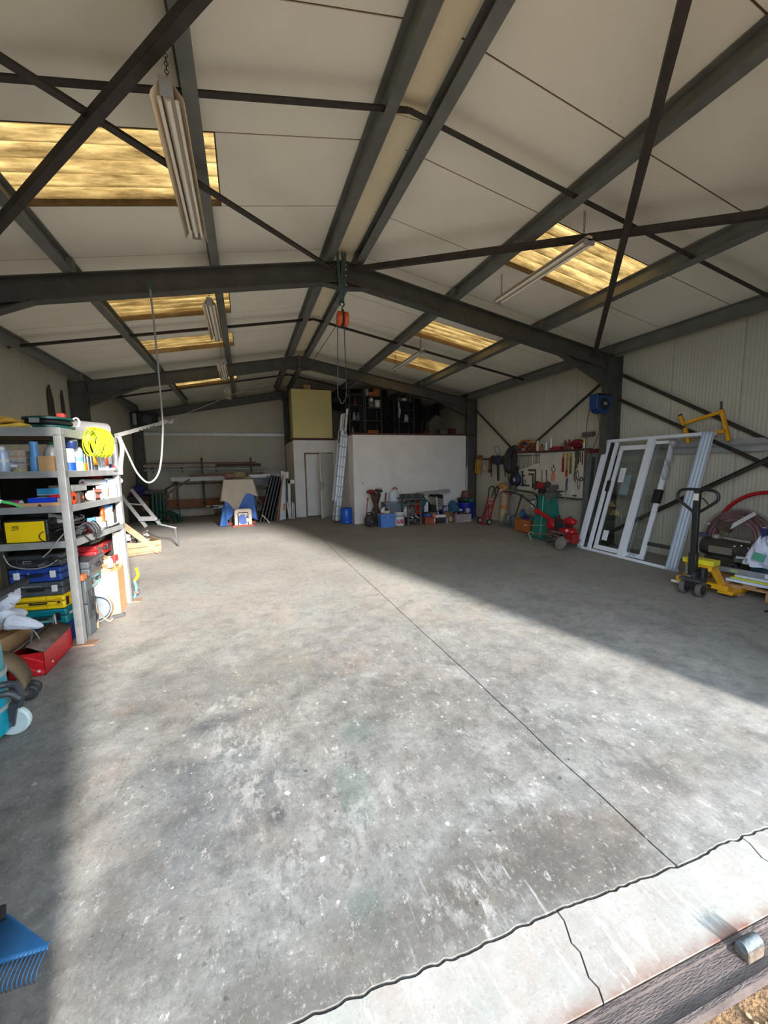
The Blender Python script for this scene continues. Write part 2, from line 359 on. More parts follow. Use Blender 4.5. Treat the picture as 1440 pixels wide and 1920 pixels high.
for i in range(5):
    a, b_ = cuts[i] + .003, cuts[i + 1] - .003
    jog = lambda t: .02 * math.sin(t * 40 + i)
    poly = [(a, rail_y(a))] + [(b_, rail_y(b_))]
    k = 8; poly += [(b_ + .05 * (t / k) + .008 * math.sin(t * 2.1), rail_y(b_) + (thr_y(b_) - .005 - rail_y(b_)) * t / k) for t in range(1, k)]
    poly += list(reversed(slab_edge(a + .05, b_ + .05, 160, thr_y, -.005)))
    poly += [(a + .05 * (t / k) + .008 * math.sin(t * 2.1), rail_y(a) + (thr_y(a) - .005 - rail_y(a)) * t / k) for t in range(k - 1, 0, -1)]
    MB().prism(poly, 0.10).build('slab', APR, ap, loc=(0, 0, -0.103))
RAILM = mat((70, 60, 57), 0.7, 0.1, 0.35, 7, .5, 50, name='rusty_rail', stretch=(1, 5, 1))
rl = struct('trim_2')
M_ = MB(); a, b_ = Vector((WL - 1, rail_y(WL - 1) - .055, 0)), Vector((WR + 1, rail_y(WR + 1) - .055, 0))
M_.bar(a + Vector((0, 0, -.035)), b_ + Vector((0, 0, -.035)), .10, .03)
M_.bar(a + Vector((0, .0450, -.03)), b_ + Vector((0, .0450, -.03)), .012, .045)
M_.bar(a + Vector((0, -.0450, -.03)), b_ + Vector((0, -.0450, -.03)), .012, .04); M_.build('track', RAILM, rl)
gr = struct('ground')
MB().grid(lambda u, v: (-40 + 80 * u, -60 + 60.8 * v, -.053), 1, 1).build('dirt', mat((104, 78, 50), 0.95, 0, 0.45, 14, 1.0, 90, name='dirt'), gr)
M_ = MB(); rr = random.Random(3)
for i in range(1500):
    x, y = rr.uniform(.3, 2.2), rr.uniform(.2, rail_y(1.4) - .125); s_ = rr.uniform(.003, .011)
    M_.sphere((x, y, -.05 + s_ * .3), (s_, s_ * rr.uniform(.6, 1.3), s_ * .7), 5, 3)
o = M_.build('gravel', mat((150, 122, 88), 0.95, 0, 0.5, 30, name='gravel'), gr); o['kind'] = 'stuff'
blk = thing('door_stop', 'small worn steel block standing in the rusty door track outside', 'door stop', (1.475, .655, -.022), -2)
MB().box((0, 0, .025), (.075, .045, .04)).build('block', mat((84, 70, 58), .9, 0, .4, 30), blk, bevel=.005)
MB().cyl((-.038, 0, .044), (.038, 0, .044), .017).build('roller', mat((80, 86, 90), .7, .2, .5, 40), blk)

# walls of ribbed sandwich panel ------------------------------
WALLM = mat((186, 181, 163), 0.6, 0, 0.05, 1.5, name='cream_wall_panel')
CEILM = mat((243, 240, 226), 0.75, 0, 0.045, 1.1, 0.25, 70, name='cream_ceiling_panel')
def ribbed(x0, x1, zt, z0=0.0, pitch=.05, d=.0028):   # ribbed sheet in the xz plane, ribs toward -y, 6 cm thick
    xs = []; x = x0 + .006
    xs.append((x0, .012)); xs.append((x0 + .005, .012)); xs.append((x0 + .006, 0))
    while x + pitch < x1 - .006:
        xs += [(x + .012, 0), (x + .018, -d), (x + .030, -d), (x + .036, 0)]; x += pitch
    xs += [(x1 - .006, 0), (x1 - .005, .012), (x1, .012), (x1, .06), (x0, .06)]
    n = len(xs); m_ = MB()
    vs = [(p[0], p[1], z0) for p in xs] + [(p[0], p[1], zt(p[0])) for p in xs]
    return m_.add(vs, [(i, (i + 1) % n, n + (i + 1) % n, n + i) for i in range(n)])
wb = struct('wall_back'); k = 0
xs = [WL + i * (WR - WL) / 10 for i in range(11)]
for a, b_ in zip(xs, xs[1:]): ribbed(a, b_, zceil).build('panel', WALLM, wb, loc=(0, YB, 0))
for x in (WL - .07, WR + .07): MB().span((x - .07, YB - .0, 0), (x + .07, YB + .09, 3.76)).build('corner_flashing', WALLM, wb)
N = 15; yw = (YB - .74) / N
wr = struct('wall_right'); wl = struct('wall_left')
src = None
for i in range(N):
    y = .74 + i * yw
    if src is None:
        pr_ = ribbed(0, yw, lambda x: 3.74).build('panel', WALLM, wr); src = pr_
        src.location = (WR, y + yw, 0); src.rotation_euler = (0, 0, R(-90))
    else: inst(src, 'panel', wr, (WR, y + yw, 0), (0, 0, -90))
    inst(src, 'panel', wl, (WL, y, 0), (0, 0, 90))
wf = struct('wall_front')
for a, b_, z0, zt in ((WL, -.52, 0, lambda x: min(3.7, zceil(x))), (3.26, WR, 0, lambda x: min(3.7, zceil(x)))):
    m_ = MB().add([(a, .76, z0), (b_, .76, z0), (b_, .86, z0), (a, .86, z0), (a, .76, zt(a)), (b_, .76, zt(b_)), (b_, .86, zt(b_)), (a, .86, zt(a))],
             [(3, 2, 1, 0), (4, 5, 6, 7), (0, 1, 5, 4), (1, 2, 6, 5), (2, 3, 7, 6), (3, 0, 4, 7)]); m_.build('panel', WALLM, wf)
m_ = MB(); pl = [(WL, 3.7), (WR, 3.7), (WR, zceil(WR)), (XC, zceil(XC)), (WL, zceil(WL))]
m_.prism(pl, .1, Matrix.Translation((0, .86, 0)) @ Matrix.Rotation(R(90), 4, 'X')).build('lintel_panel', WALLM, wf)

# ceiling panels and skylights ---------------------------------
ce = struct('ceiling')
def roof_pt(x, y, d): return (x, y, zceil(x) + d)
def roof_panel(x0, x1, y0, y1, m=CEILM, nm='panel'):
    # lower edges stepped back: a shadow joint between neighbours
    j = .007; pr = [(y0 + j, 0), (y1 - j, 0), (y1 - j, .02), (y1, .02), (y1, .06), (y0, .06), (y0, .02), (y0 + j, .02)]
    n = len(pr); vs = [roof_pt(x0, p[0], p[1]) for p in pr] + [roof_pt(x1, p[0], p[1]) for p in pr]
    return MB().add(vs, [(i, (i + 1) % n, n + (i + 1) % n, n + i) for i in range(n)] + [tuple(range(n - 1, -1, -1)), tuple(range(n, 2 * n))]).build(nm, m, ce)
JY = [.70, .83, 1.785, 2.75, 3.78, 4.74, 5.68, 6.88, 7.73, 8.78, 9.70, 10.65, 11.6, 12.55, 13.4, 14.3, 15.0, 15.6]
SKYL = {(3.78, 4.74), (6.88, 7.73), (8.78, 9.70), (12.55, 13.4)}
SKYR = {(3.78, 4.74), (6.88, 7.73), (8.78, 9.70)}
SEAL = mat((92, 70, 58), .8, 0, .2, name='brown_seal')
LX, RX = (-1.80, -.085), (3.20, 5.02)
for a, b_ in zip(JY, JY[1:]):
    for side in (0, 1):
        sk = (a, b_) in (SKYR if side else SKYL)
        if side == 0:
            segs = [(WL - .05, LX[0]), (LX[1], XC - .02)] if sk else [(WL - .05, XC - .02)]
        else:
            segs = [(XC + .02, RX[0]), (RX[1], WR + .05)] if sk else [(XC + .02, WR + .05)]
        for x0, x1 in segs:
            roof_panel(x0, x1, a, b_)
            MB().bar((x0, b_, zceil(x0) + .012), (x1, b_, zceil(x1) + .012), .013, .012).build('joint_seal', SEAL, ce)
# flat strip under the ridge between the two ridge purlins
MB().box((XC, 8.2, HR + ROOF + .075), (.5, 15.2, .02)).build('ridge_cap', mat((150, 150, 146), .6), ce)
for a, b_ in ((.75, 3.4), (3.4, 5.63), (5.63, 8.4), (8.4, 10.45), (10.45, 13), (13, 15.4)):
    MB().box((XC, (a + b_) / 2, HR + .145), (.30, b_ - a - .008, .02)).build('ridge_strip', mat((236, 224, 192), .7, 0, .06, 2), ce)
def sky_material():
    m = bpy.data.materials.new('amber_rooflight'); m.use_nodes = True; n = m.node_tree.nodes; l = m.node_tree.links; n.clear()
    out = n.new('ShaderNodeOutputMaterial'); tc = n.new('ShaderNodeTexCoord'); mp = n.new('ShaderNodeMapping'); mp.inputs['Scale'].default_value = (.8, 6, 1)
    l.new(tc.outputs['Object'], mp.inputs[0]); no = n.new('ShaderNodeTexNoise'); no.inputs['Scale'].default_value = 2.2; no.inputs['Detail'].default_value = 8; no.inputs['Roughness'].default_value = .68
    l.new(mp.outputs[0], no.inputs[0]); cr = n.new('ShaderNodeValToRGB'); l.new(no.outputs[0], cr.inputs[0])
    e = cr.color_ramp.elements; e[0].position = .34; e[0].color = (.09, .045, .012, 1); e[1].position = .68; e[1].color = (.48, .295, .10, 1)
    x = e.new(.5); x.color = (.25, .14, .043, 1)
    tr = n.new('ShaderNodeBsdfTranslucent'); df = n.new('ShaderNodeBsdfGlossy'); df.inputs['Roughness'].default_value = .35; mx = n.new('ShaderNodeMixShader'); mx.inputs[0].default_value = .08
    wv = n.new('ShaderNodeTexWave'); wv.bands_direction = 'Y'; wv.inputs['Scale'].default_value = 1.85; wv.inputs['Distortion'].default_value = .5; wv.inputs['Detail'].default_value = 3; l.new(tc.outputs['Object'], wv.inputs[0])
    mr = n.new('ShaderNodeMix'); mr.data_type = 'RGBA'; mr.blend_type = 'MULTIPLY'; mr.inputs[0].default_value = .85; l.new(cr.outputs[0], mr.inputs[6])
    w2 = n.new('ShaderNodeValToRGB'); l.new(wv.outputs[0], w2.inputs[0]); w2.color_ramp.elements[0].color = (.38, .33, .26, 1); w2.color_ramp.elements[0].position = .15; w2.color_ramp.elements[1].position = .75; l.new(w2.outputs[0], mr.inputs[7])
    class _c: outputs = [mr.outputs[2]]
    cr = _c
    l.new(cr.outputs[0], tr.inputs[0]); l.new(cr.outputs[0], df.inputs[0]); l.new(tr.outputs[0], mx.inputs[1]); l.new(df.outputs[0], mx.inputs[2]); l.new(mx.outputs[0], out.inputs[0]); return m
AMBER = sky_material(); SKF = mat((92, 78, 58), .7, 0, .25, name='rooflight_edge')
k = 0
for side, st, (x0, x1) in ((0, SKYL, LX), (1, SKYR, RX)):
    for a, b_ in sorted(st):
        k += 1; wn = struct('window_%d' % k)
        xa, xb = (x0, x1)
        def fn(u, v, a=a, b_=b_): 
            x = xa - .04 + (xb - xa + .08) * u; y = a - .04 + (b_ - a + .08) * v
            return (x, y, zceil(x) + .085 + .026 * math.cos(2 * math.pi * (y - a) / .172))
        MB().grid(fn, 6, 84).build('rooflight_sheet', AMBER, wn)
        m_ = MB()
        for y in (a + .004, b_ - .004): m_.add([roof_pt(xa, y - .004, .0), roof_pt(xb, y - .004, .0), roof_pt(xb, y + .004, .0), roof_pt(xa, y + .004, .0), roof_pt(xa, y - .004, .118), roof_pt(xb, y - .004, .118), roof_pt(xb, y + .004, .118), roof_pt(xa, y + .004, .118)],
                 [(3, 2, 1, 0), (4, 5, 6, 7), (0, 1, 5, 4), (1, 2, 6, 5), (2, 3, 7, 6), (3, 0, 4, 7)])
        for x in (xa, xb): m_.span((x - .006, a, zceil(x) - .002), (x + .006, b_, zceil(x) + .06))
        m_.build('frame', SKF, wn)

# steel ---------------------------------------------------------
DR = .267
def portal(Y, label, gable=False):
    t = thing('portal_frame', label, 'steel frame', (0, Y, 0), 0)
    for s_, xi, wall in ((-1, XL, WL), (1, XR, WR)):
        xm = (xi + wall - s_ * .02) / 2; h = abs(wall - s_ * .02 - xi)
        c = MB().ibeam((xm, 0, .02), (xm, 0, ztop(xi) - .02), h, .15, (1, 0, 0), .009, .014).build('column', STEEL, t)
        MB().box((xm, 0, .012), (h + .04, .2, .024)).build('base_plate', STEEL, c)
        A = Vector((XC, 0, HR - DR / 2)); B = Vector((xi + s_ * .1, 0, ztop(xi + s_ * .1) - DR / 2))
        r_ = MB().ibeam(A, B, DR, .14, (0, 0, 1), .008, .013).build('rafter', STEEL, t)
        if not gable:
            L = 1.05; xa = xi - s_ * L; zb = lambda x: ztop(x) - DR
            zc = ztop(xi) - .53
            m_ = MB(); m_.add([(xa, -.004, zb(xa)), (xi, -.004, zb(xi)), (xi, -.004, zc), (xa, .004, zb(xa)), (xi, .004, zb(xi)), (xi, .004, zc)], [(0, 1, 2), (5, 4, 3), (0, 3, 4, 1), (1, 4, 5, 2), (2, 5, 3, 0)])
            m_.bar((xa, 0, zb(xa) + .004), (xi, 0, zc + .004), .14, .013); m_.build('haunch', STEEL, r_)
            MB().box((xi - s_ * .006, 0, (ztop(xi) + zc) / 2 - .02), (.018, .17, .56)).build('end_plate', STEEL, r_)
            m_ = MB()
            for dz in (-.2, -.08, .06, .17):
                for dy in (-.05, .05): m_.cyl((xi - s_ * .015, dy, (ztop(xi) + zc) / 2 + dz), (xi - s_ * .032, dy, (ztop(xi) + zc) / 2 + dz), .013, n=6)
            m_.build('bolts', RUST, r_)['kind'] = 'stuff'
            # small haunch under the apex
            xa2 = XC + s_ * .30
            m_ = MB(); m_.add([(XC, -.004, HR - DR), (xa2, -.004, zb(xa2)), (XC, -.004, HR - DR - .085), (XC, .004, HR - DR), (xa2, .004, zb(xa2)), (XC, .004, HR - DR - .085)], [(0, 1, 2), (5, 4, 3), (0, 3, 4, 1), (1, 4, 5, 2), (2, 5, 3, 0)])
            m_.bar((xa2, 0, zb(xa2) + .004), (XC, 0, HR - DR - .085), .12, .01); m_.build('apex_haunch', STEEL, r_)
    MB().box((XC, 0, HR - .17), (.03, .17, .36)).build('apex_plate', STEEL, t)
    m_ = MB()
    for dz in (-.31, -.26, -.19, -.11, -.05):
        for dy in (-.055, .055): m_.cyl((XC - .03, dy, HR + dz), (XC + .03, dy, HR + dz), .014, n=6)
    m_.build('bolts', CHROME, t)['kind'] = 'stuff'
    return t
portal(YF, 'steel portal frame over the open doorway, nearest frame of the hall', True)
portal(Y1, 'steel portal frame whose apex carries the orange chain hoist')
portal(Y2, 'steel portal frame standing where the white partition wall begins')
g = portal(Y3, 'steel gable frame with a middle post, against the back wall', True)
MB().ibeam((1.56, 0, .02), (1.56, 0, HR - .3), .2, .13, (1, 0, 0)).build('middle_post', STEEL, g)

PUR = mat((112, 114, 109), 0.45, 0.1, 0.15, 4, name='grey_green_steel')
def purlin(x, h, w_, label, lower=0):
    s_ = -1 if x < XC else 1; n_ = Vector((-SL_, 0, 1)) if s_ < 0 else Vector((SR_, 0, 1)); n_.normalize()
    z = ztop(x) + h / 2 + .004 - lower
    o = thing('roof_purlin', label, 'purlin', (x, YF, z))
    MB().ibeam((0, -.05, 0), (0, YB - YF - .01, 0), h, w_, n_, .007, .011).build('beam', PUR, o)
    for Y in (Y1 - YF, Y2 - YF): MB().box((s_ * -.03, Y, 0), (.06, .10, h * .8)).build('cleat', PUR, o)
    return o
PH = .195
purlin(1.225, PH, .10, 'steel purlin along the ridge, on its side toward the shelving rack')
purlin(1.66, PH, .10, 'steel purlin along the ridge, on its side toward the tool board')
purlin(-.225, PH, .10, 'upper purlin of the roof slope above the shelving rack, strip lights beside it')
purlin(-1.765, PH, .10, 'lower purlin of the roof slope above the shelving rack, under the rooflight ends')
purlin(-3.28, PH, .10, 'eaves purlin along the top of the wall behind the shelving rack')
purlin(3.20, PH, .10, 'upper purlin of the roof slope above the tool board')
purlin(4.89, PH, .10, 'lower purlin of the roof slope above the tool board')
purlin(6.48, PH, .10, 'eaves purlin along the top of the wall with the tool board')
def rod(Y, label):
    o = thing('tie_rod', label, 'tie rod', (0, Y, 0))
    for x0, x1 in ((WL + .05, XC), (XC, WR - .05)):
        MB().angle((x0, 0, ztop(x0) + .09), (x1, 0, ztop(x1) + .09), .05, (0, 0, 1)).build('rod', RUST, o)
rod(3.26, 'thin dark tie rod across the purlins in the bay nearest the doorway')
rod(8.05, 'thin dark tie rod across the purlins in the middle bay')
rod(12.9, 'thin dark tie rod across the purlins in the bay at the back wall')
def brace(A, B, label, w_=.06, upv=(0, 0, 1)):
    A = Vector(A); B = Vector(B); o = thing('roof_brace', label, 'brace', A)
    MB().angle((0, 0, 0), B - A, w_, upv).build('angle_bar', RUST, o)
    MB().box((0, 0, -.01), (.14, .10, .008)).build('gusset', RUST, o); MB().box(B - A + Vector((0, 0, -.01)), (.14, .10, .008)).build('gusset', RUST, o)
zr = lambda x: ztop(x) - .09
def rb(xa, ya, xb, yb, lab, d=0): brace((xa, ya, zr(xa) - d), (xb, yb, zr(xb) - d), lab)
rb(1.30, .9, -2.85, 5.62 - .1, 'roof brace from the doorway ridge to the frame corner above the rack', .05)
rb(-2.95, .9, 1.25, 5.62 - .1, 'roof brace from the eaves by the rack up to the hoist frame apex')
rb(1.62, .9, 5.93, 5.62 - .1, 'roof brace from the doorway ridge to the frame corner with the blue reel', .05)
rb(5.95, .9, 1.58, 5.62 - .1, 'roof brace crossing under the strip light on the tool board side')
def wbrace(A, B, label, w_=.055):
    A = Vector(A); B = Vector(B); o = thing('wall_brace', label, 'brace', A)
    MB().angle((0, 0, 0), B - A, w_, (-1, 0, 0)).build('angle_bar', RUST, o)
XW = 6.60
wbrace((XW, 5.55, 3.19), (XW, .95, .45), 'upper wall brace running down toward the doorway from the reel column')
wbrace((XW - .05, 5.55, 2.75), (XW - .05, .95, .28), 'lower parallel wall brace running down toward the doorway behind the yellow frame')
wbrace((XW - .12, 5.5, .27), (XW - .12, .95, 2.89), 'wall brace rising toward the doorway behind the pallet truck handle')
wbrace((XW, 5.70, 3.28), (XW, 8.05, 1.95), 'wall brace falling from the reel column behind the tool shelf')
wbrace((XW - .0, 10.38, 3.2), (XW - .0, 8.55, 1.92), 'wall brace falling from the partition corner behind the black hose')
rail = thing('wall_girt', 'galvanised girt on the wall behind the leaning white window frames', 'girt', (6.62, .9, 1.80))
MB().span((-.03, 0, -.09), (.03, 4.65, .09)).build('channel', mat((168, 170, 170), .45, .4, .1), rail)
MB().span((-.045, 0, -.02), (-.03, 4.65, .02)).build('lip', mat((140, 142, 142), .45, .4, .1), rail)
girt = thing('wall_girt', 'pale galvanised girt high across the ribbed back wall', 'girt', (-3.2, YB - .05, 2.83))
MB().span((0, -.03, -.055), (4.66, .04, .055)).build('channel', mat((196, 198, 196), .45, .3, .08), girt)
MB().span((0, -.045, .03), (4.66, -.03, .055)).build('lip', mat((170, 172, 170), .45, .3, .08), girt)
# partition, mezzanine, back room ------------------------------
PLAST = mat((222, 219, 214), 0.85, 0, 0.06, 2.2, .25, 30, name='white_plaster')
wp = struct('wall_partition'); HPZ = 2.46
MB().span((2.80, Y2, 0), (XR + .0, Y2 + .1, HPZ)).build('plaster_face', PLAST, wp)
MB().span((2.80, Y2 + .1, 0), (2.90, 12.74, HPZ)).build('return_face', PLAST, wp)
m_ = MB(); m_.span((1.47, 12.74, 0), (1.80, 12.84, HPZ)); m_.span((1.80, 12.74, 2.06), (2.72, 12.84, HPZ)); m_.span((2.72, 12.74, 0), (2.90, 12.84, HPZ)); m_.build('door_face', PLAST, wp)
MB().span((1.47, 12.84, 0), (1.57, YB - .15, HPZ)).build('side_face', PLAST, wp)
MB().span((6.33, Y2 - .06, .0), (6.36, Y2 - .02, 2.42)).build('edge_strip', WHITE, wp)
mz = struct('trim_3')
DARKW = mat((74, 46, 36), .8, 0, .25, name='dark_board')
MB().span((2.78, Y2 - .01, HPZ), (WR - .02, 12.74, HPZ + .05)).build('platform_deck', DARKW, mz)
MB().span((1.45, 12.72, HPZ), (WR - .02, YB - .02, HPZ + .05)).build('platform_deck', DARKW, mz)
# doorway of the back room
d1 = struct('door_1'); FRM = mat((128, 88, 66), .7, 0, .15, name='door_frame_wood')
m_ = MB(); m_.span((1.80, 12.70, 0), (1.83, 12.86, 2.06)); m_.span((2.69, 12.70, 0), (2.72, 12.86, 2.06)); m_.span((1.80, 12.70, 2.03), (2.72, 12.86, 2.06)); m_.build('frame', FRM, d1)
MB().span((1.84, 12.72, .03), (2.36, 12.76, 2.02)).build('fixed_leaf', mat((212, 208, 204), .5, 0, .04, 3), d1)
lf = MB().span((0, -.04, .015), (-.86, 0, 2.03)).build('leaf', mat((206, 202, 194), .5, 0, .05, 3), d1, bevel=.003, loc=(2.69, 12.72, 0), rot=(0, 0, 52))
m_ = MB(); m_.span((-.80, -.048, .93), (-.76, -.04, 1.15)); m_.cyl((-.78, -.04, 1.06), (-.78, -.09, 1.06), .008); m_.cyl((-.78, -.085, 1.06), (-.66, -.085, 1.06), .009); m_.build('handle', CHROME, lf)
MB().span((-.862, -.03, .9), (-.858, -.01, 1.16)).build('lock_plate', BLACK, lf)
sw = thing('light_switch', 'small white light switch on the partition wall above the brooms', 'light switch', (3.05, Y2, 1.14))
MB().box((0, -.006, 0), (.085, .012, .085)).build('plate', WHITE, sw, bevel=.002); MB().box((0, -.016, 0), (.03, .012, .05)).build('rocker', LGREY, sw, bevel=.002)
sk2 = thing('wall_socket', 'white socket box on the recessed partition side behind the ladder', 'socket', (2.80, 11.4, 1.15))
MB().box((-.01, 0, 0), (.02, .08, .08)).build('plate', WHITE, sk2, bevel=.002); MB().cyl((-.02, 0, 0), (-.028, 0, 0), .025).build('insert', LGREY, sk2)
# cream board cabinet on the platform
cb = thing('storage_cabinet', 'tall cream board cabinet on the platform edge above the door', 'cabinet', (1.47, 12.73, 2.51))
CREAM = mat((206, 192, 128), .7, 0, .04, 2, name='cream_board')
MB().span((.0, .03, 0), (1.27, .65, 1.53)).build('carcass', mat((160, 150, 104), .7, 0, .06, 2), cb)
MB().span((.02, 0, .0), (1.27, .03, 1.53)).build('front_board', CREAM, cb, bevel=.003)
MB().span((-.01, -.01, -.0), (1.29, .0, .02)).build('base_rail', DARKW, cb)
bx_ = thing('carton', 'small brown and white carton lying on top of the cream cabinet', 'carton', (2.0, 13.0, 4.04), 8)
MB().span((-.12, -.09, 0), (.06, .09, .17)).build('body', CARD, bx_, bevel=.003); MB().span((.061, -.085, .01), (.10, .085, .17)).build('white_side', WHITE, bx_)
# strip lights --------------------------------------------------
REFL = mat((214, 196, 166), 0.35, 0, 0.12, 3, stretch=(4, .6, 4), name='amber_lit_reflector')  # white metal; amber glow of the rooflights is put into the colour
TUBE = mat((236, 234, 228), 0.3, 0, 0.03, name='unlit_tube')
def strip_light(loc, L, label, wide=True, tilt=0):
    t = thing('strip_light', label, 'strip light', loc, 0, None)
    MB().span((-.03, 0, 0), (.03, L, .05)).build('housing', REFL, t, bevel=.004)
    if wide:
        for s_ in (-1, 1):
            MB().add([(s_ * .032, 0, .03), (s_ * .078, 0, -.03), (s_ * .088, 0, -.062), (s_ * .032, L, .03), (s_ * .078, L, -.03), (s_ * .088, L, -.062)], [(0, 1, 4, 3), (1, 2, 5, 4)]).build('reflector', REFL, t, solid=.004)
        MB().cyl((-.0, .03, -.035), (0, L - .03, -.035), .016, n=12).build('tube', TUBE, t)
        for s_ in (-1, 1): MB().cyl((s_ * .046, .04, -.032), (s_ * .046, L - .04, -.032), .012, n=12).build('tube', TUBE, t)
        for y in (-.01, L): MB().span((-.035, y, -.05), (.035, y + .01, .05)).build('end_cap', LGREY, t)
    else:
        for x in (-.045, .045): MB().cyl((x, .03, -.012), (x, L - .03, -.012), .014, n=12).build('tube', TUBE, t)
        MB().span((-.06, 0, .012), (.06, L, .02)).build('tray', mat((178, 160, 134), .5, 0, .1), t)
        for y in (0, L - .02): MB().span((-.06, y, -.03), (.06, y + .02, .02)).build('end_cap', LGREY, t)
    for y in (.08, L - .08):
        zt = ztop(loc[0]) + .0 - loc[2]; pts = [(0, y, .05 + (zt - .05) * k / 8) for k in range(9)]
        ch = MB()
        for k in range(14):
            z = .05 + (zt - .05) * (k + .5) / 14; ch.torus((0, y, z), .011, .0025, 'X' if k % 2 else 'Y', 8, 4)
        ch.build('chain', BLACK, t)
    return t
strip_light((-.30, 2.72, 3.74), 1.46, 'unlit strip light with wide reflectors coloured as if lit amber, nearest the doorway')
strip_light((-.315, 5.74, 3.74), 1.5, 'unlit strip light hanging just beyond the hoist frame under two amber rooflights')
strip_light((-.335, 8.82, 3.74), 1.5, 'unlit strip light hanging before the second frame on the rack side')
strip_light((-.335, 11.6, 3.74), 1.5, 'unlit strip light farthest back near the back wall')
strip_light((3.32, 3.2, 3.76), 1.5, 'slim pale strip light under the big amber rooflight on the tool board side', False)
strip_light((3.32, 7.08, 3.76), 1.5, 'slim pale strip light between the two far rooflights on the tool board side', False)

# hoist under the first apex -------------------------------------
SL = mat((58, 86, 84), .7, 0, .15, name='teal_webbing')
h = thing('chain_hoist', 'orange chain hoist hanging in a green sling from the frame apex', 'hoist', (1.39, 5.56, 3.55))
for dx in (-.05, .02, .06):
    MB().bar((dx, -.02, .95), (.0 + dx * .2, 0, .30), .035, .006, (0, 1, 0)).build('sling', SL, h)
MB().tube(smooth_path([(0, 0, .18), (0, 0, .24), (.03, 0, .28), (.01, 0, .32), (-.03, 0, .30), (-.025, 0, .26)], 5), .009, 6).build('hook', BLACK, h)
ORG = mat((205, 84, 34), .45, 0, .1, name='orange_paint')
for s_ in (-1, 1):
    MB().cyl((s_ * .015, 0, .09), (s_ * .075, 0, .09), .095, n=22).build('drum', ORG, h, bevel=.012)
MB().span((-.016, -.05, .0), (.016, .05, .2)).build('gear_plate', BLACK, h)
for x, zb, xe in ((-.07, -.95, -.10), (.02, -.95, .03)):
    MB().tube([(x, 0, .05), ((x + xe) / 2, 0, zb / 2), (xe, 0, zb)], .007, 5).build('load_chain', DGREY, h)
MB().tube(smooth_path([(-.1, 0, -.95), (-.04, 0, -1.06), (.03, 0, -.95)], 6), .007, 5).build('chain_loop', DGREY, h)
MB().tube(smooth_path([(-.05, .02, .05), (-.2, .5, -.16), (-.3, 1.1, -.3)], 6), .005, 5).build('pull_cord', RUST, h)
# hanging hose and the strap tied to the rack
hs = thing('air_hose', 'pale grey air hose looping down from the rafter to the rack top', 'hose', (-.93, 5.5, 0))
MB().tube(smooth_path([(0, -.05, 3.70), (.004, 0, 3.3), (.01, .0, 2.4), (.0, 0, 2.05), (-.07, 0, 1.60), (-.19, 0, 1.45), (-.30, -.02, 1.56), (-.38, -.05, 1.80), (-.43, -.06, 1.96), (-.47, -.1, 2.02)], 10), .011, 8).build('hose', mat((132, 130, 124), .5, 0, .06), hs)
MB().box((0, -.05, 3.74), (.05, .03, .10)).build('clip', SL, hs)
st = thing('lashing_strap', 'greyish white lashing strap tied from the rack corner toward the roof', 'strap', (-1.39, 5.42, 2.005))
STR = mat((158, 154, 147), .8, 0, .12, 14, name='webbing')
P = Vector((.40, .70, .245))
MB().bar((-.02, -.02, .0), P, .006, .045, (0, 0, 1)).build('band', STR, st)
MB().tube(smooth_path([P + Vector((-.06, -.1, -.03)), P + Vector((0, 0, .01)), P + Vector((.05, .05, .0)), P + Vector((.08, .12, .06))], 5), [.012, .03, .022, .03, .02, .03, .012, .02, .01, .012, .02, .026, .02, .016, .01, .006][:16], 7).build('knot', STR, st)
MB().tube([P, Vector((2.8, 5.0, 2.1))], .006, 5).build('rope', mat((120, 112, 96), .9, 0, .3, 40), st)
MB().grid(lambda u, v: (.03 + .02 * math.sin(v * 5) + .045 * (u - .5), -.06 + .01 * math.sin(v * 9), -.01 - .44 * v), 2, 14).build('tail', STR, st, solid=.004)
for k, dx in enumerate((.16, .19, .215, .245, .27)): MB().bar(P * (dx * 2.6) + Vector((0, -.004, -.012)), P * (dx * 2.6 + .035) + Vector((0, -.004, -.012)), .010, .014).build('print', DGREY, st)

# white sliding window unit leaning on the wall -------------------
PVC = mat((222, 226, 232), 0.35, 0, 0.03, name='white_frame')
def glass(tint, name):
    m = bpy.data.materials.new(name); m.use_nodes = True; n = m.node_tree.nodes; l = m.node_tree.links; n.clear()
    o = n.new('ShaderNodeOutputMaterial'); t = n.new('ShaderNodeBsdfTransparent'); t.inputs[0].default_value = tint
    g = n.new('ShaderNodeBsdfGlossy'); g.inputs['Roughness'].default_value = .03; mx = n.new('ShaderNodeMixShader'); mx.inputs[0].default_value = .07
    l.new(t.outputs[0], mx.inputs[1]); l.new(g.outputs[0], mx.inputs[2]); l.new(mx.outputs[0], o.inputs[0]); return m
GLS = glass((.86, .89, .89, 1), 'window_glass'); FILM = glass((.93, .94, .95, 1), 'clear_film')
W_, H_ = 1.87, 2.085
wu = thing('sliding_window', 'white sliding window unit leaning against the ribbed wall, paper labels on glass', 'window unit', (5.84, 5.66, 0.004))
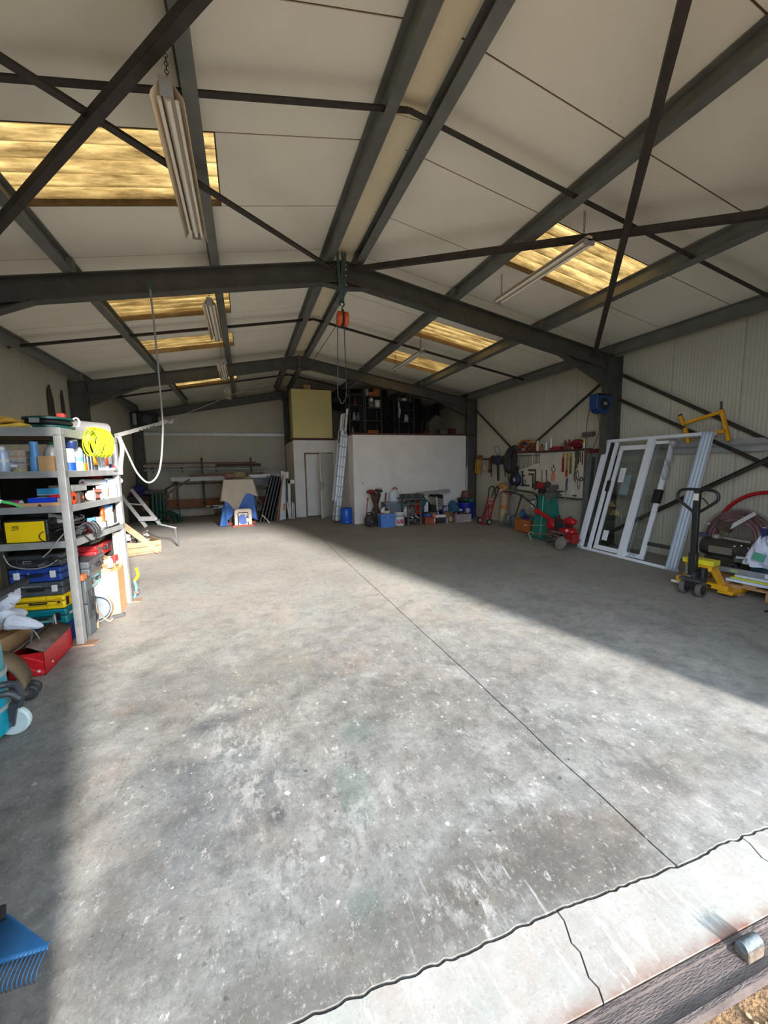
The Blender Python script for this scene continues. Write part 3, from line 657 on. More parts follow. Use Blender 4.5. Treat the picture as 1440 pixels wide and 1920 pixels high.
# local x runs along the width toward the doorway, local y into the wall, local z up the leaning frame
bx0 = Vector((-.035, -1, 0)).normalized(); bz = Vector((.57, 0, 2.01)).normalized(); bz = (bz - bx0 * bz.dot(bx0)).normalized(); by_ = bz.cross(bx0)
wu.rotation_euler = Matrix((bx0, by_, bz)).transposed().to_euler()
def sp(a, b, nm, m=PVC, p=wu, bev=.004): return MB().span(a, b).build(nm, m, p, bevel=bev)
sp((0, 0, 0), (.10, .055, H_), 'jamb'); sp((0, 0, H_ - .05), (W_, .055, H_), 'head', p=wu); sp((0, 0, 0), (W_, .055, .045), 'sill')
jr = sp((W_ - .15, 0, 0), (W_, .02, H_), 'jamb')
for x in (-.15, -.105, -.055, -.008): sp((W_ + x, -.025, .01), (W_ + x + .008, 0, H_ - .01), 'track_fin', mat((176, 190, 206), .4, 0, .05), jr, .001)
sp((.205, .03, .045), (.27, .07, H_ - .05), 'stile'); sp((W_ * .47, -.012, .045), (W_ * .535, .04, H_ - .05), 'mullion')
sa = sp((.32, .05, .12), (.385, .085, H_ - .14), 'sash_stile'); sp((.32, .05, H_ - .20), (W_ * .47, .085, H_ - .12), 'sash_rail'); sp((.32, .05, .06), (W_ * .47, .085, .14), 'sash_rail')
sp((.385, .065, .14), (W_ * .47, .071, H_ - .2), 'pane', GLS, bev=0)
sp((W_ * .535, .05, .06), (W_ * .66, .056, H_ - .06), 'pane', GLS, bev=0)
sp((W_ * .66, .03, .06), (W_ * .70, .065, H_ - .10), 'stile')
sp((W_ * .535, .03, .06), (W_ * .70, .065, .13), 'sash_rail'); sp((W_ * .535, .03, H_ - .13), (W_ * .66, .065, H_ - .08), 'sash_rail')
sp((W_ * .645, .005, .98), (W_ * .705, .08, 1.20), 'foam_block', BLACK); sp((.27, .02, 1.12), (.335, .06, 1.32), 'foam_block', BLACK)
sp((W_ * .70, .04, .30), (W_ - .15, .07, .36), 'lower_bar', mat((54, 58, 62), .5, 0, .1))
PAP = mat((214, 218, 222), .8, 0, .04, name='paper')
sp((.45, .060, 1.30), (.56, .0640, 1.56), 'paper_label', PAP, bev=0); sp((.52, .078, 1.08), (.69, .080, 1.44), 'paper_label', mat((172, 188, 190), .8, 0, .05), bev=0); sp((.44, .060, .24), (.55, .0640, .42), 'paper_label', PAP, bev=0)
for k in range(6): sp((.465, .0585, 1.34 + k * .032), (.54 - .02 * (k % 3), .060, 1.345 + k * .032), 'printed_line', LGREY, bev=0)
fm = MB(); fr_ = random.Random(5)
fm.grid(lambda u, v: (W_ * .69 + .10 * u + .025 * math.sin(v * 31 + u * 7), .0 + .05 * math.sin(u * 6 + v * 17) - .02, 1.35 + .66 * v), 9, 34)
fm.build('plastic_film', FILM, wu, solid=.002)
MB().grid(lambda u, v: (W_ * .56 + .16 * u, .0 + .03 * math.sin(u * 9 + v * 13), .07 + .22 * v * (1 - .5 * u)), 8, 10).build('plastic_film', FILM, wu, solid=.002)
# dark slab of boards standing behind the window's far end
bs = thing('leaning_board', 'tall grey board standing by the column behind the white window unit', 'board', (6.42, 5.98, 0), 0, None, (0, 3.5, 0))
MB().span((-.02, -.16, .0), (.02, .16, 1.78)).build('board', mat((96, 100, 104), .6, 0, .12), bs); MB().span((-.03, -.05, .1), (-.02, .02, 1.7)).build('batten', mat((46, 48, 50), .6), bs)
# blue hose reel on the column
hr = thing('hose_reel', 'dark blue hose reel box hanging on the steel column', 'hose reel', (6.20, 5.60, 2.65))
DBLUE = mat((22, 62, 112), .4, 0, .12, name='reel_blue')
pr = [(.17 * math.cos(R(a)), .17 * math.sin(R(a))) for a in range(180, 361, 15)] + [(.17, .17), (-.17, .17)]
MB().prism(pr, .18, Matrix.Translation((0, .09, 0)) @ Matrix.Rotation(R(90), 4, 'X')).build('case', DBLUE, hr, bevel=.012, rot=(0, 0, 0))
MB().cyl((0, -.09, 0), (0, -.105, 0), .10, n=22).build('side_disc', BLACK, hr, bevel=.004); MB().box((0.01, -.108, .0), (.07, .008, .045)).build('label_plate', LGREY, hr)
MB().span((.10, -.03, -.06), (.17, .03, .16)).build('bracket', BLACK, hr); MB().span((-.16, -.095, .14), (.16, .095, .18)).build('lid', BLACK, hr)
MB().tube(smooth_path([(-.15, .05, .05), (-.16, .12, -.3), (-.14, .16, -.9), (-.13, .15, -1.4)], 8), .006, 6).build('cable', BLACK, hr)
MB().tube(smooth_path([(.0, .02, -.17), (.0, .0, -.5), (-.02, .12, -.85), (-.02, .18, -1.1)], 8), .006, 6).build('cable', BLACK, hr)
# yellow scaffold bracket leaning on the girt
YS = mat((222, 160, 24), .5, 0, .12, name='yellow_steel')
yb = thing('trestle_bracket', 'yellow steel trestle bracket perched on the girt behind the window unit', 'bracket', (6.5, 4.0, 1.885))
def yp(a, b, nm='tube'): return MB().bar(a, b, .045, .045, (1, 0, 0)).build(nm, YS, yb, bevel=.004)
yp((0, .30, .29), (0, -.20, .40)); yp((0, -.20, .43), (0, -.33, -.02), 'leg'); yp((0, .36, .41), (0, .29, .26), 'stub'); yp((0, .24, .10), (0, -.29, .12)); yp((0, .28, .22), (0, .21, -.02), 'leg')
MB().bar((0, -.20, .38), (0, -.19, .55), .02, .02, (1, 0, 0)).build('pin', DGREY, yb)
MB().cyl((-.0, .36, .41), (0, .375, .43), .028).build('cap', DGREY, yb)
# wall panels joint lamp plate etc on the left wall: two dark wooden shapes
for y, lab, s_ in ((9.45, 'dark wooden plank leaning high on the wall beyond the rack', 1.0), (10.0, 'narrow dark plank hanging on the wall beside the steel column', .5)):
    o = thing('wooden_plank', lab, 'plank', (WL + .02, y, 2.65)); MB().prism([(-.12 * s_, 0), (.12 * s_, -.1), (.1 * s_, .35), (0, .62), (-.1 * s_, .5)], .02, Matrix.Rotation(R(90), 4, 'Z') @ Matrix.Rotation(R(90), 4, 'X')).build('board', mat((72, 56, 46), .8, 0, .3), o)
# shelving rack and what stands in it -----------------------------
RKM = mat((150, 150, 148), 0.5, 0.1, 0.14, 7, name='grey_rack_steel')
RO = Vector((-1.5, 4.2, 0)); RA = -4.88; RL, RD = 1.22, 1.25
def rk(u, v, z): return RO + Vector((.085, .9964, 0)) * u + Vector((-.9964, .085, 0)) * v + Vector((0, 0, z))
def rt_(name, label, cat, u, v, z, rz=0, group=None): return thing(name, label, cat, rk(u, v, z), RA + rz, group)
rack = thing('shelving_rack', 'heavy grey steel rack loaded with tool cases, cans and parts', 'rack', RO, RA)
for x, y in ((0, 0), (0, RL), (-RD, 0), (-RD, RL)):
    sx = 1 if x == 0 else -1; sy = 1 if y == 0 else -1
    p_ = MB(); p_.span((x - sx * .062, y, .01), (x, y + sy * .062, 1.93)); p_.build('post', RKM, rack, bevel=.004)
    MB().box((x - .0, y + .02, .006), (.19, .12, .012)).build('base_plate', mat((150, 118, 96), .8, 0, .2), p_ and rack)
SH = (.98, 1.30, 1.61, 1.985)
for k, z in enumerate(SH):
    hh = .06 if k < 3 else .075
    for a, b in (((-RD, 0, z - hh), (0, .04, z)), ((-RD, RL - .04, z - hh), (0, RL, z)), ((-.04, .04, z - hh), (0, RL - .04, z)), ((-RD, .04, z - hh), (-RD + .04, RL - .04, z))):
        if k < 3: a = (a[0], a[1] + (.012 if a[1] == 0 else 0), a[2])
        MB().span(a, b).build('beam', RKM, rack, bevel=.003)
    MB().span((-RD + .04, .04, z - .03), (-.04, RL - .04, z - .006)).build('shelf_board', mat((120, 104, 84), .8, 0, .2), rack)
def can(name, label, u, v, z, r, h, body, cap=None, caph=.04, capr=.6, band=None, group=None, rz=0):
    t = rt_(name, label, 'can', u, v, z, rz, group)
    MB().lathe([(r * .96, 0), (r, .004), (r, h - .012), (r * .86, h)], 18).build('body', body, t)
    if band: MB().lathe([(r * 1.012, h * band[0]), (r * 1.012, h * band[1])], 18).build('label_band', band[2], t)
    if cap: MB().lathe([(r * capr, h), (r * capr, h + caph * .7), (r * capr * .7, h + caph), (0, h + caph)], 14).build('cap', cap, t)
    return t
def bottle(name, label, u, v, z, r, h, body, cap, neck=.35, capr=.4, cat='bottle', sx=1, rz=0, band=None):
    t = rt_(name, label, cat, u, v, z, rz)
    MB().lathe([(r * .94, 0), (r, .006), (r, h * .62), (r * .85, h * .72), (r * neck, h * .86), (r * neck, h * .9)], 18, None, sx, 1).build('body', body, t)
    MB().lathe([(r * capr, h * .9), (r * capr, h), (0, h)], 12).build('cap', cap, t)
    if band: MB().lathe([(r * 1.01, h * band[0]), (r * 1.01, h * band[1])], 18, None, sx, 1).build('label_band', band[2], t)
    return t
z = SH[2] - .004
ICE = mat((176, 190, 208), .4, .2, .08, name='pale_blue_metal'); SKYB = mat((92, 150, 206), .4, 0, .06, name='sky_blue_plastic')
can('spray_can', 'pale blue spray can with white cap on the rack front, by the frame edge', .10, .50, z, .046, .19, ICE, WHITE, .035, .62, (.45, .6, WHITE))
t = rt_('funnel', 'grey cone lying on its side between spray can and clear boxes', 'funnel', .17, .44, z + .05, 20)
MB().lathe([(.05, 0), (.048, .02), (.02, .10), (.016, .12)], 16, Matrix.Rotation(R(95), 4, 'Y') @ Matrix.Translation((0, 0, -.06))).build('cone', mat((150, 152, 152), .4, .2), t)
CLR = mat((196, 186, 168), .2, 0, .25, 25, alpha=.72, name='clear_plastic')
for k, (h, lab) in enumerate(((.07, 'bottom'), (.055, 'middle'), (.06, 'top'))):
    t = rt_('storage_box', 'clear plastic box of screws, %s of its stack of three' % lab, 'box', .19, .41, z + (.0, .072, .129)[k], 0, 'clear screw boxes')
    MB().add([(-.052, -.04, 0), (.052, -.04, 0), (.052, .04, 0), (-.052, .04, 0), (-.06, -.046, h - .008), (.06, -.046, h - .008), (.06, .046, h - .008), (-.06, .046, h - .008)], [(3, 2, 1, 0), (4, 5, 6, 7), (0, 1, 5, 4), (1, 2, 6, 5), (2, 3, 7, 6), (3, 0, 4, 7)]).build('tray', CLR, t)
    MB().span((-.064, -.05, h - .008), (.064, .05, h)).build('lid', mat((206, 176, 160), .4, 0, .1), t, bevel=.002)
    MB().span((-.045, -.042, .006), (.045, .03, h * .5)).build('contents', mat(((206, 180, 120), (110, 110, 140), (190, 140, 110))[k], .8, 0, .5, 60), t)
t = rt_('spray_bottle', 'sky blue waisted bottle standing at the rack front', 'bottle', .11, .265, z)
MB().lathe([(.038, 0), (.042, .01), (.042, .08), (.032, .16), (.026, .22), (.032, .245), (.030, .262), (0, .264)], 20).build('body', SKYB, t)
t = rt_('carton', 'small plain brown carton beside the sky blue bottle', 'carton', .10, .155, z, 0); MB().span((-.062, -.05, 0), (.062, .05, .135)).build('body', CARD, t, bevel=.002); MB().span((-.002, -.05, .135), (.002, .05, .1362)).build('tape', mat((214, 186, 140), .4), t)
bottle('jug', 'clear jug with green cap behind the plain brown carton', .26, .205, z, .062, .27, mat((196, 200, 194), .3, 0, .1), mat((20, 120, 70), .4), .4, .42, 'jug', 1, 0, (.2, .5, mat((190, 140, 100), .7)))
NAVB = mat((44, 60, 110), .35, .2, .2); WH2 = mat((226, 230, 232), .35, 0, .06)
can('paint_can', 'navy and white aerosol nearest the rack corner post', .19, .045, z, .047, .205, WH2, None, 0, 0, (.02, .38, BLUE))
t = bpy.data.objects[-1] if False else None
can('paint_can', 'small navy tin lying tilted on top of the navy aerosol', .27, .05, z + .215, .048, .075, NAVB, mat((150, 150, 156), .3, .6), .006, .95).rotation_euler = (R(16), R(10), 0)
can('aerosol', 'tall white aerosol with teal emblem and orange green foot', .36, .06, z, .052, .215, WH2, WHITE, .05, .45, (.42, .62, mat((120, 190, 196), .5, 0, .2)))
can('aerosol', 'slim cyan and white aerosol behind the teal emblem one', .52, .10, z, .032, .21, mat((110, 190, 210), .4, 0, .2), WHITE, .025, .6, (.1, .3, WHITE))
t = rt_('carton', 'small yellow, green and orange pack in front of the aerosols', 'carton', .40, .02, z, 4); MB().span((-.02, -.035, 0), (.02, 0, .065)).build('green_part', mat((150, 190, 40), .6), t); MB().span((-.02, 0.0, 0), (.02, .035, .075)).build('orange_part', mat((226, 110, 50), .6), t)
for k, (u, v, h) in enumerate(((.56, .05, .15), (.60, .09, .17), (.635, .05, .16), (.575, .13, .17))):
    can('metal_can', ('slim bare metal canister, front of the shiny cluster', 'slim bare metal canister, tallest in the middle of the cluster', 'slim bare metal canister next to the amber bottle', 'slim bare metal canister at the back of the cluster')[k], u, v, z, .018, h, CHROME, DGREY, .015, .5, None, 'slim metal canisters')
bottle('glue_bottle', 'amber bottle with dark base among the cartridges', .70, .06, z, .04, .19, mat((196, 130, 30), .3, 0, .1), BLACK, .45, .5, 'bottle', 1, 0, (0, .3, DGREY))
for k, (u, c, b) in enumerate(((.80, (180, 182, 186), (120, 122, 126)), (.86, (206, 208, 210), (150, 160, 170)), (.92, (190, 196, 204), (240, 240, 240)))):
    can('sealant_cartridge', ('grey sealant cartridge next to the amber bottle', 'pale sealant cartridge in the middle of three', 'blue grey sealant cartridge next to the orange banded one')[k], u, .06, z, .026, .20, mat(c, .4), mat(b, .5), .05, .25, None, 'sealant cartridges')
can('sealant_cartridge', 'white cartridge with bold orange band', 1.0, .06, z, .03, .2, WH2, mat((226, 90, 40), .5), .025, .8, (.25, .7, mat((226, 100, 50), .5)))
can('aerosol', 'white aerosol with navy foot, last in the row by the far post', 1.10, .07, z, .036, .24, WH2, WHITE, .045, .5, (.1, .3, NAVB))
t = rt_('wall_plug_tray', 'small grey tray of fittings at the far end of the can shelf', 'tray', 1.07, -.0, z, 5); MB().span((-.03, -.06, 0), (.02, .05, .03)).build('tray', LGREY, t); MB().sphere((0, -.02, .04), .018).build('fitting', RED, t); MB().sphere((0, .025, .04), .018).build('fitting', WHITE, t)
# things on the very top
z = 2.0
t = rt_('cable_reel', 'dark green cable reel with red plug lying on the rack top', 'cable reel', .36, .25, z - .012)
GRN = mat((14, 72, 66), .4, 0, .15, name='dark_green_plastic')
MB().lathe([(.18, 0), (.195, .015), (.195, .035), (.15, .045), (.15, .085), (.19, .095), (.19, .112), (.1, .128), (0, .13)], 28).build('drum', GRN, t)
MB().torus((0, 0, .065), .165, .018, 'Z', 28, 8).build('cable', BLACK, t); MB().box((.12, -.03, .135), (.06, .05, .04)).build('plug', mat((226, 70, 60), .4), t, bevel=.008); MB().box((-.02, -.185, .075), (.07, .02, .04)).build('label', LGREY, t)
MB().tube(smooth_path([(.16, .05, .10), (.22, .02, .12), (.25, -.0, .08), (.24, -.02, .03)], 6), .008, 6).build('cable_end', WHITE, t)
t = rt_('insulation_roll', 'grey foil roll lying along the rack top beside the green reel', 'roll', .98, .12, z + .075, 0)
MB().cyl((-.36, -.32, 0), (.0, .28, 0), .078, n=26).build('roll', mat((170, 168, 166), .6, .1, .1), t); MB().torus((0, .28, 0), .04, .006, 'Y', 16, 5).build('spiral_edge', DGREY, t); MB().cyl((0, .281, 0), (0.001, .283, 0), .03, n=16).build('core', BLACK, t)
for k, (v, c, h) in enumerate(((.52, (214, 178, 70), .0), (.60, (196, 150, 60), .035), (.72, (206, 170, 74), .07))):
    t = rt_('foam_sheet', ('yellow foam sheet at the bottom of the pile on the rack top', 'ochre foam sheet in the middle of the pile on the rack top', 'yellow foam sheet on top of the pile on the rack top')[k], 'sheet', .32, v, z - .012 + h, 3 * k, 'foam sheets')
    MB().grid(lambda u, w_: (-.22 + .44 * u, -.30 + .6 * w_, .016 + .012 * math.sin(u * 7 + k)), 8, 6).build('sheet', mat(c, .85, 0, .1), t, solid=.03)
t = rt_('lath', 'white wooden lath lying across the yellow foam sheets', 'lath', .16, .45, z + .055, 0, None); t.rotation_euler = (0, R(18), R(RA + 12)); MB().box((0, 0, 0), (.52, .05, .012)).build('lath', WHITE, t)
# coil of yellow cable hanging on the top beam
t = rt_('cable_coil', 'fluorescent yellow cable coil hung over the top beam', 'cable coil', .57, -.035, 1.92)
FY = mat((214, 230, 30), .4, 0, .08, name='fluorescent_yellow'); cr_ = random.Random(4); 
for grp, nn in (('strand', 26),):
    for k in range(nn):
        dy = cr_.uniform(-.2, .2); rr_ = cr_.uniform(.115, .14); ph = cr_.uniform(0, 6)
        pts = []
        for i in range(26):
            a = 2 * math.pi * i / 26
            pts.append((.03 + .062 * math.sin(a) + .006 * math.sin(2 * a + ph), dy + .035 * math.sin(a + ph) + .02 * math.cos(a), rr_ * math.cos(a) * (1.0 if math.cos(a) > 0 else 1.15) - .02))
        MB().tube(pts, .0045, 5, True).build('strand', FY, t)
MB().box((.02, .17, .10), (.03, .05, .05)).build('tie', WHITE, t); MB().tube(smooth_path([(.02, -.12, -.12), (.03, -.02, -.17), (.03, .12, -.16), (.03, .2, -.1)], 6), .0045, 5).build('loose_strand', FY, t)
# shelf two
z = SH[1] - .004
t = rt_('tape_roll', 'magenta tape roll on the second shelf front', 'tape roll', .10, .425, z + .03); MB().lathe([(.015, -.02), (.028, -.02), (.028, .02), (.015, .02)], 18, Matrix.Rotation(R(90), 4, 'Y')).build('tape', mat((206, 30, 140), .4), t); MB().lathe([(.014, .02), (.03, .02), (.03, .026), (.014, .026)], 18, Matrix.Rotation(R(90), 4, 'Y')).build('core_side', WHITE, t)
t = rt_('wood_strip', 'pale wooden strip lying along the front edge of the second shelf', 'wood strip', .055, .235, z); MB().span((-.175, -.02, 0), (.165, .02, .035)).build('strip', mat((206, 160, 120), .7, 0, .1, 4), t, bevel=.002); MB().cyl((.0, -.021, .008), (.0, -.018, .008), .014).build('notch', BLACK, t)
t = rt_('parts_bin', 'bright blue parts bin on the second shelf', 'bin', .17, .245, z)
m_ = MB(); m_.span((-.11, -.07, 0), (.11, .07, .006)); m_.span((-.11, -.07, 0), (.11, -.064, .075)); m_.span((-.11, .064, 0), (.11, .07, .075)); m_.span((-.11, -.07, 0), (-.104, .07, .075)); m_.span((.104, -.07, 0), (.11, .07, .075)); m_.build('tray', mat((22, 70, 220), .4, 0, .06), t)
MB().sphere((-.03, 0, .055), (.07, .05, .03)).build('rag', LGREY, t)
t = rt_('carton', 'light blue flat carton behind the bright blue bin', 'carton', .32, .27, z + .09); MB().span((-.09, -.06, 0), (.10, .06, .062)).build('body', mat((66, 172, 222), .6, 0, .05), t, bevel=.002); MB().span((-.09, -.062, .0), (.1, .0, .008)).build('edge', WHITE, t)
t = rt_('carton', 'dark carton under the light blue flat carton', 'carton', .33, .26, z); MB().span((-.09, -.06, 0), (.09, .06, .088)).build('body', DGREY, t, bevel=.002); MB().span((-.05, -.062, .02), (.03, -.06, .06)).build('label', LGREY, t)
t = rt_('clip_bag', 'red header card with clear bag hanging over the bright blue bin', 'bag', .12, .155, z + .078); MB().prism([(-.04, 0), (.035, -.012), (.035, .028), (-.04, .018)], .004, Matrix.Rotation(R(90), 4, 'X')).build('header_card', mat((206, 30, 50), .5), t); MB().sphere((.01, -.0, -.035), (.03, .008, .03)).build('pouch', CLR, t)
t = rt_('pliers', 'grip pliers with bright green handles hanging over the second shelf edge', 'pliers', .03, .44, z + .03, 30)
for s_ in (-1, 1): MB().tube(smooth_path([(-.06, 0, .03), (0, s_ * .008, .01), (.07, s_ * .022 - .02, -.02 + s_ * .012)], 5), [.012] * 6 + [.009] * 5, 7).build('handle', mat((90, 220, 110), .4), t)
MB().box((-.09, 0, .045), (.08, .012, .03), (0, 25, 0)).build('jaw', CHROME, t)
t = rt_('rag_heap', 'dull red and grey rags at the left of the magenta tape', 'rags', .18, .50, z); MB().grid(lambda u, v: (-.09 + .19 * u, -.08 + .16 * v, .05 * math.sin(3.14 * u) * math.sin(3.14 * v) + .008 * math.sin(u * 19 + v * 13)), 12, 10).build('rag', mat((120, 44, 50), .9, 0, .4, 20), t); MB().box((-.02, -.05, .05), (.1, .02, .02), (0, 10, 20)).build('scraper', CHROME, t)
# side of shelf two
t = rt_('cutting_disc', 'orange cutting disc with dark hub leaning at the corner post', 'disc', .18, .045, z + .062); MB().cyl((-.008, 0, 0), (.008, 0, 0), .058, n=26).build('disc', mat((236, 80, 30), .5), t); MB().cyl((.008, 0, 0), (.014, 0, 0), .018).build('hub', BLACK, t); MB().span((-.04, -.06, -.06), (-.01, .06, .05)).build('backing_pack', DGREY, t)
t = rt_('carton', 'dark brown fitting box with orange dot behind the cutting disc', 'carton', .31, .07, z, 8); MB().span((-.045, -.06, 0), (.045, .06, .10)).build('body', mat((62, 50, 46), .6), t, bevel=.003); MB().cyl((.045, .03, .055), (.049, .03, .055), .018).build('dot', mat((230, 110, 60), .5), t)
t = rt_('file_box', 'dusty grey flat box resting on the fittings in the second shelf', 'box', .41, .17, z + .115); MB().span((-.10, -.14, 0), (.09, .15, .05)).build('body', mat((150, 150, 144), .6), t, bevel=.004); MB().span((-.10, -.14, .05), (.09, .15, .062)).build('lid', LGREY, t, bevel=.003)
t = rt_('carton', 'black carton under the dusty grey flat box', 'carton', .44, .19, z); MB().span((-.11, -.06, 0), (.06, .12, .112)).build('body', BLACK, t, bevel=.003); MB().span((.06, -.03, .03), (.062, .08, .08)).build('label', LGREY, t)
t = rt_('tape_roll', 'white masking tape roll on its edge beside the black carton', 'tape roll', .60, .055, z + .05, 12); MB().lathe([(.024, -.022), (.05, -.022), (.05, .022), (.024, .022)], 20, Matrix.Rotation(R(90), 4, 'Y')).build('tape', WHITE, t)
t = rt_('tape_roll', 'second white tape roll leaning behind the first masking tape', 'tape roll', .67, .10, z + .052, -10); MB().lathe([(.026, -.02), (.052, -.02), (.052, .02), (.026, .02)], 20, Matrix.Rotation(R(80), 4, 'Y')).build('tape', mat((216, 214, 208), .6), t)
BRN = mat((126, 66, 52), .5, 0, .2)
for k, (u, zz) in enumerate(((.75, .035), (.82, .035), (.785, .095))):
    t = rt_('spool', ('brown and white spool at the front of the spool pile', 'brown and white spool next to the white cartons', 'brown and white spool on top of the spool pile')[k], 'spool', u, .07, z + zz, 5 * k, 'brown spools'); MB().cyl((-.04, 0, 0), (.04, 0, 0), .022).build('thread', BRN, t)
    for x in (-.042, .036): MB().cyl((x, 0, 0), (x + .006, 0, 0), .033).build('flange', WHITE, t)
t = rt_('carton', 'white carton with orange stripe on the second shelf', 'carton', .93, .08, z); MB().span((-.05, -.05, 0), (.05, .05, .145)).build('body', WHITE, t, bevel=.002); MB().prism([(-.05, 0), (-.02, 0), (.02, .1), (0, .1)], .002, Matrix.Translation((.05, 0, .02)) @ Matrix.Rotation(R(90), 4, 'Z') @ Matrix.Rotation(R(90), 4, 'X')).build('stripe', mat((196, 100, 50), .5), t)
t = rt_('carton', 'large white carton by the far post on the second shelf', 'carton', 1.07, .08, z); MB().span((-.06, -.075, 0), (.06, .075, .15)).build('body', mat((224, 230, 236), .6), t, bevel=.003); MB().span((.061, .05, .005), (.063, .07, .145)).build('blue_edge', mat((70, 120, 200), .5), t)
t = rt_('paper_roll', 'long white paper roll lying over the second shelf cartons', 'paper roll', .90, .15, z + .19); MB().cyl((.02, -.30, 0), (.02, .28, -.01), .034, n=20).build('roll', WHITE, t); MB().cyl((.02, -.303, 0), (.02, -.30, 0), .014).build('core', mat((180, 90, 70), .6), t)
t = rt_('paper_roll', 'short paper roll end-on beside the far post', 'paper roll', 1.14, .12, z + .185, -20); MB().cyl((.05, -.06, 0), (.0, .2, 0), .036, n=18).build('roll', mat((224, 226, 224), .6), t); MB().cyl((.051, -.063, 0), (.05, -.06, 0), .016).build('core', SKYB, t)
t = rt_('rag_heap', 'crumpled red rag stuffed under the can shelf by the far post', 'rags', 1.14, .22, z + .235); MB().sphere((0, 0, 0), (.07, .09, .035), 12, 7).build('rag', mat((176, 30, 44), .9, 0, .2, 20), t)
# shelf three
z = SH[0] - .004
t = rt_('welding_machine', 'yellow and black welding inverter in the third shelf front', 'welder', .30, .365, z)
MB().span((-.175, -.24, 0), (.16, .2, .205)).build('case', mat((40, 42, 40), .45), t, bevel=.012)
pn = MB().span((-.155, -.25, .008), (.135, -.238, .19)).build('side_panel', mat((250, 208, 10), .4, 0, .03), t, bevel=.003)
MB().add([(-.13, 0, .205), (.11, 0, .205), (.07, 0, .24), (-.07, 0, .24), (-.13, .05, .205), (.11, .05, .205), (.07, .05, .24), (-.07, .05, .24)], [(0, 1, 2, 3), (7, 6, 5, 4), (0, 4, 5, 1), (1, 5, 6, 2), (2, 6, 7, 3), (3, 7, 4, 0)]).build('carry_handle', DGREY, t, bevel=.004)
for k, zz in enumerate((.152, .122)): MB().prism([(-.112 + .008 * (k == 0), zz - .004), (-.055 + .008 * (k == 0), zz), (-.05 + .008 * (k == 0), zz + .004), (-.106 + .008 * (k == 0), zz + .002)], .002, Matrix.Translation((0, -.25, 0)) @ Matrix.Rotation(R(90), 4, 'X')).build('emblem_stripe', BLACK, pn)
text('ESAB', .026, BLACK, pn, (-.078, -.2515, .140), (90, 0, 0), 'emblem_letters', .0004, 'CENTER', .85)
MB().torus((.135, -.252, .052), .042, .004, 'Y', 20, 5, 90, 270).build('corner_ring', BLACK, pn)
t = rt_('cable_bundle', 'tangle of black welding leads beside the yellow welder', 'cables', .16, .12, z); cr_ = random.Random(11)
for k in range(13):
    c0 = Vector((cr_.uniform(-.05, .08), cr_.uniform(-.08, .12), .02)); pts = []
    a0 = cr_.uniform(0, 6); r0 = cr_.uniform(.04, .075)
    for i in range(9): a = a0 + i * .95; pts.append(c0 + Vector((r0 * math.cos(a), r0 * 1.2 * math.sin(a), .02 + i * .018 + cr_.uniform(0, .03))))
    MB().tube(smooth_path(pts, 4), .0065, 6).build('lead', BLACK if k % 4 else DGREY, t)
MB().tube(smooth_path([(.05, -.06, .10), (.01, -.16, .02), (-.04, -.19, -.06), (-.1, -.2, -.12)], 6), .005, 6).build('lead', LGREY, t)
t = rt_('paper_sheaf', 'white manual leaning above the black welding leads', 'papers', .22, .20, z + .14); MB().box((0, 0, .04), (.15, .012, .10), (10, 12, 0)).build('sheet', WHITE, t); MB().box((.01, -.01, .05), (.07, .004, .008), (10, 12, 0)).build('print', DGREY, t)
t = rt_('cable_bundle', 'grey and black leads spilling over the third shelf side', 'cables', .30, .02, z)
for k in range(11):
    pts = [(-.05, -.16 + .02 * k, .03), (.03, -.10 + .022 * k, .09 + cr_.uniform(0, .05)), (.06, -.02 + .018 * k, .05), (.04, .05 + .012 * k, cr_.uniform(-.03, .03)), (.05, .12 + .01 * k, .01)]
    MB().tube(smooth_path(pts, 5), .007, 6).build('lead', (BLACK, DGREY, mat((110, 112, 114), .4))[k % 3], t)
MB().tube(smooth_path([(.03, -.1, .02), (.055, -.03, -.05), (.05, .05, -.06), (.045, .1, .0)], 6), .006, 6).build('lead', BLACK, t)
t = rt_('plastic_bowl', 'red plastic scoop lying on the third shelf side', 'bowl', .54, .08, z + .06); MB().lathe([(.02, -.04), (.05, -.03), (.062, .0), (.058, .0), (.045, -.026), (0, -.035)], 18, Matrix.Rotation(R(70), 4, 'Y')).build('bowl', mat((214, 40, 50), .4), t); MB().bar((0, -.05, .0), (-.02, -.17, .03), .018, .012).build('handle', mat((206, 130, 100), .5), t)
t = rt_('carton', 'small white and blue carton beside the red scoop', 'carton', .72, .10, z + .02); MB().span((-.04, -.05, 0), (.04, .06, .115)).build('body', WHITE, t, bevel=.003); MB().span((-.04, -.09, .03), (.03, -.052, .12)).build('blue_side', SKYB, t)
t = rt_('spring_clamp', 'bright orange clamp shell standing on the third shelf', 'clamp', .82, .07, z + .01, 15); MB().sphere((0, .02, .14), (.025, .055, .09), 14, 8).build('shell', mat((240, 84, 30), .4), t); MB().sphere((.0, -.035, .09), (.02, .03, .05), 12, 6).build('shell', mat((226, 110, 60), .4), t); MB().span((-.04, -.06, 0), (.03, .08, .07)).build('base', mat((120, 132, 122), .7, 0, .3, 30), t)
bottle('canister', 'tall white canister with blue lid on the third shelf', 1.0, .10, z, .065, .24, mat((214, 228, 234), .4), mat((70, 120, 180), .5), .95, 1.02, 'canister')
t = rt_('wooden_block', 'brown wooden block beside the tall white canister', 'block', 1.12, .12, z); MB().span((-.05, -.04, 0), (.03, .04, .20)).build('block', mat((140, 92, 66), .7, 0, .2), t); MB().span((.031, -.03, .03), (.033, .03, .1)).build('label', mat((200, 190, 130), .6), t)
t = rt_('metal_offcuts', 'grey steel offcuts lying along the edge of the third shelf', 'offcuts', .80, .015, z)
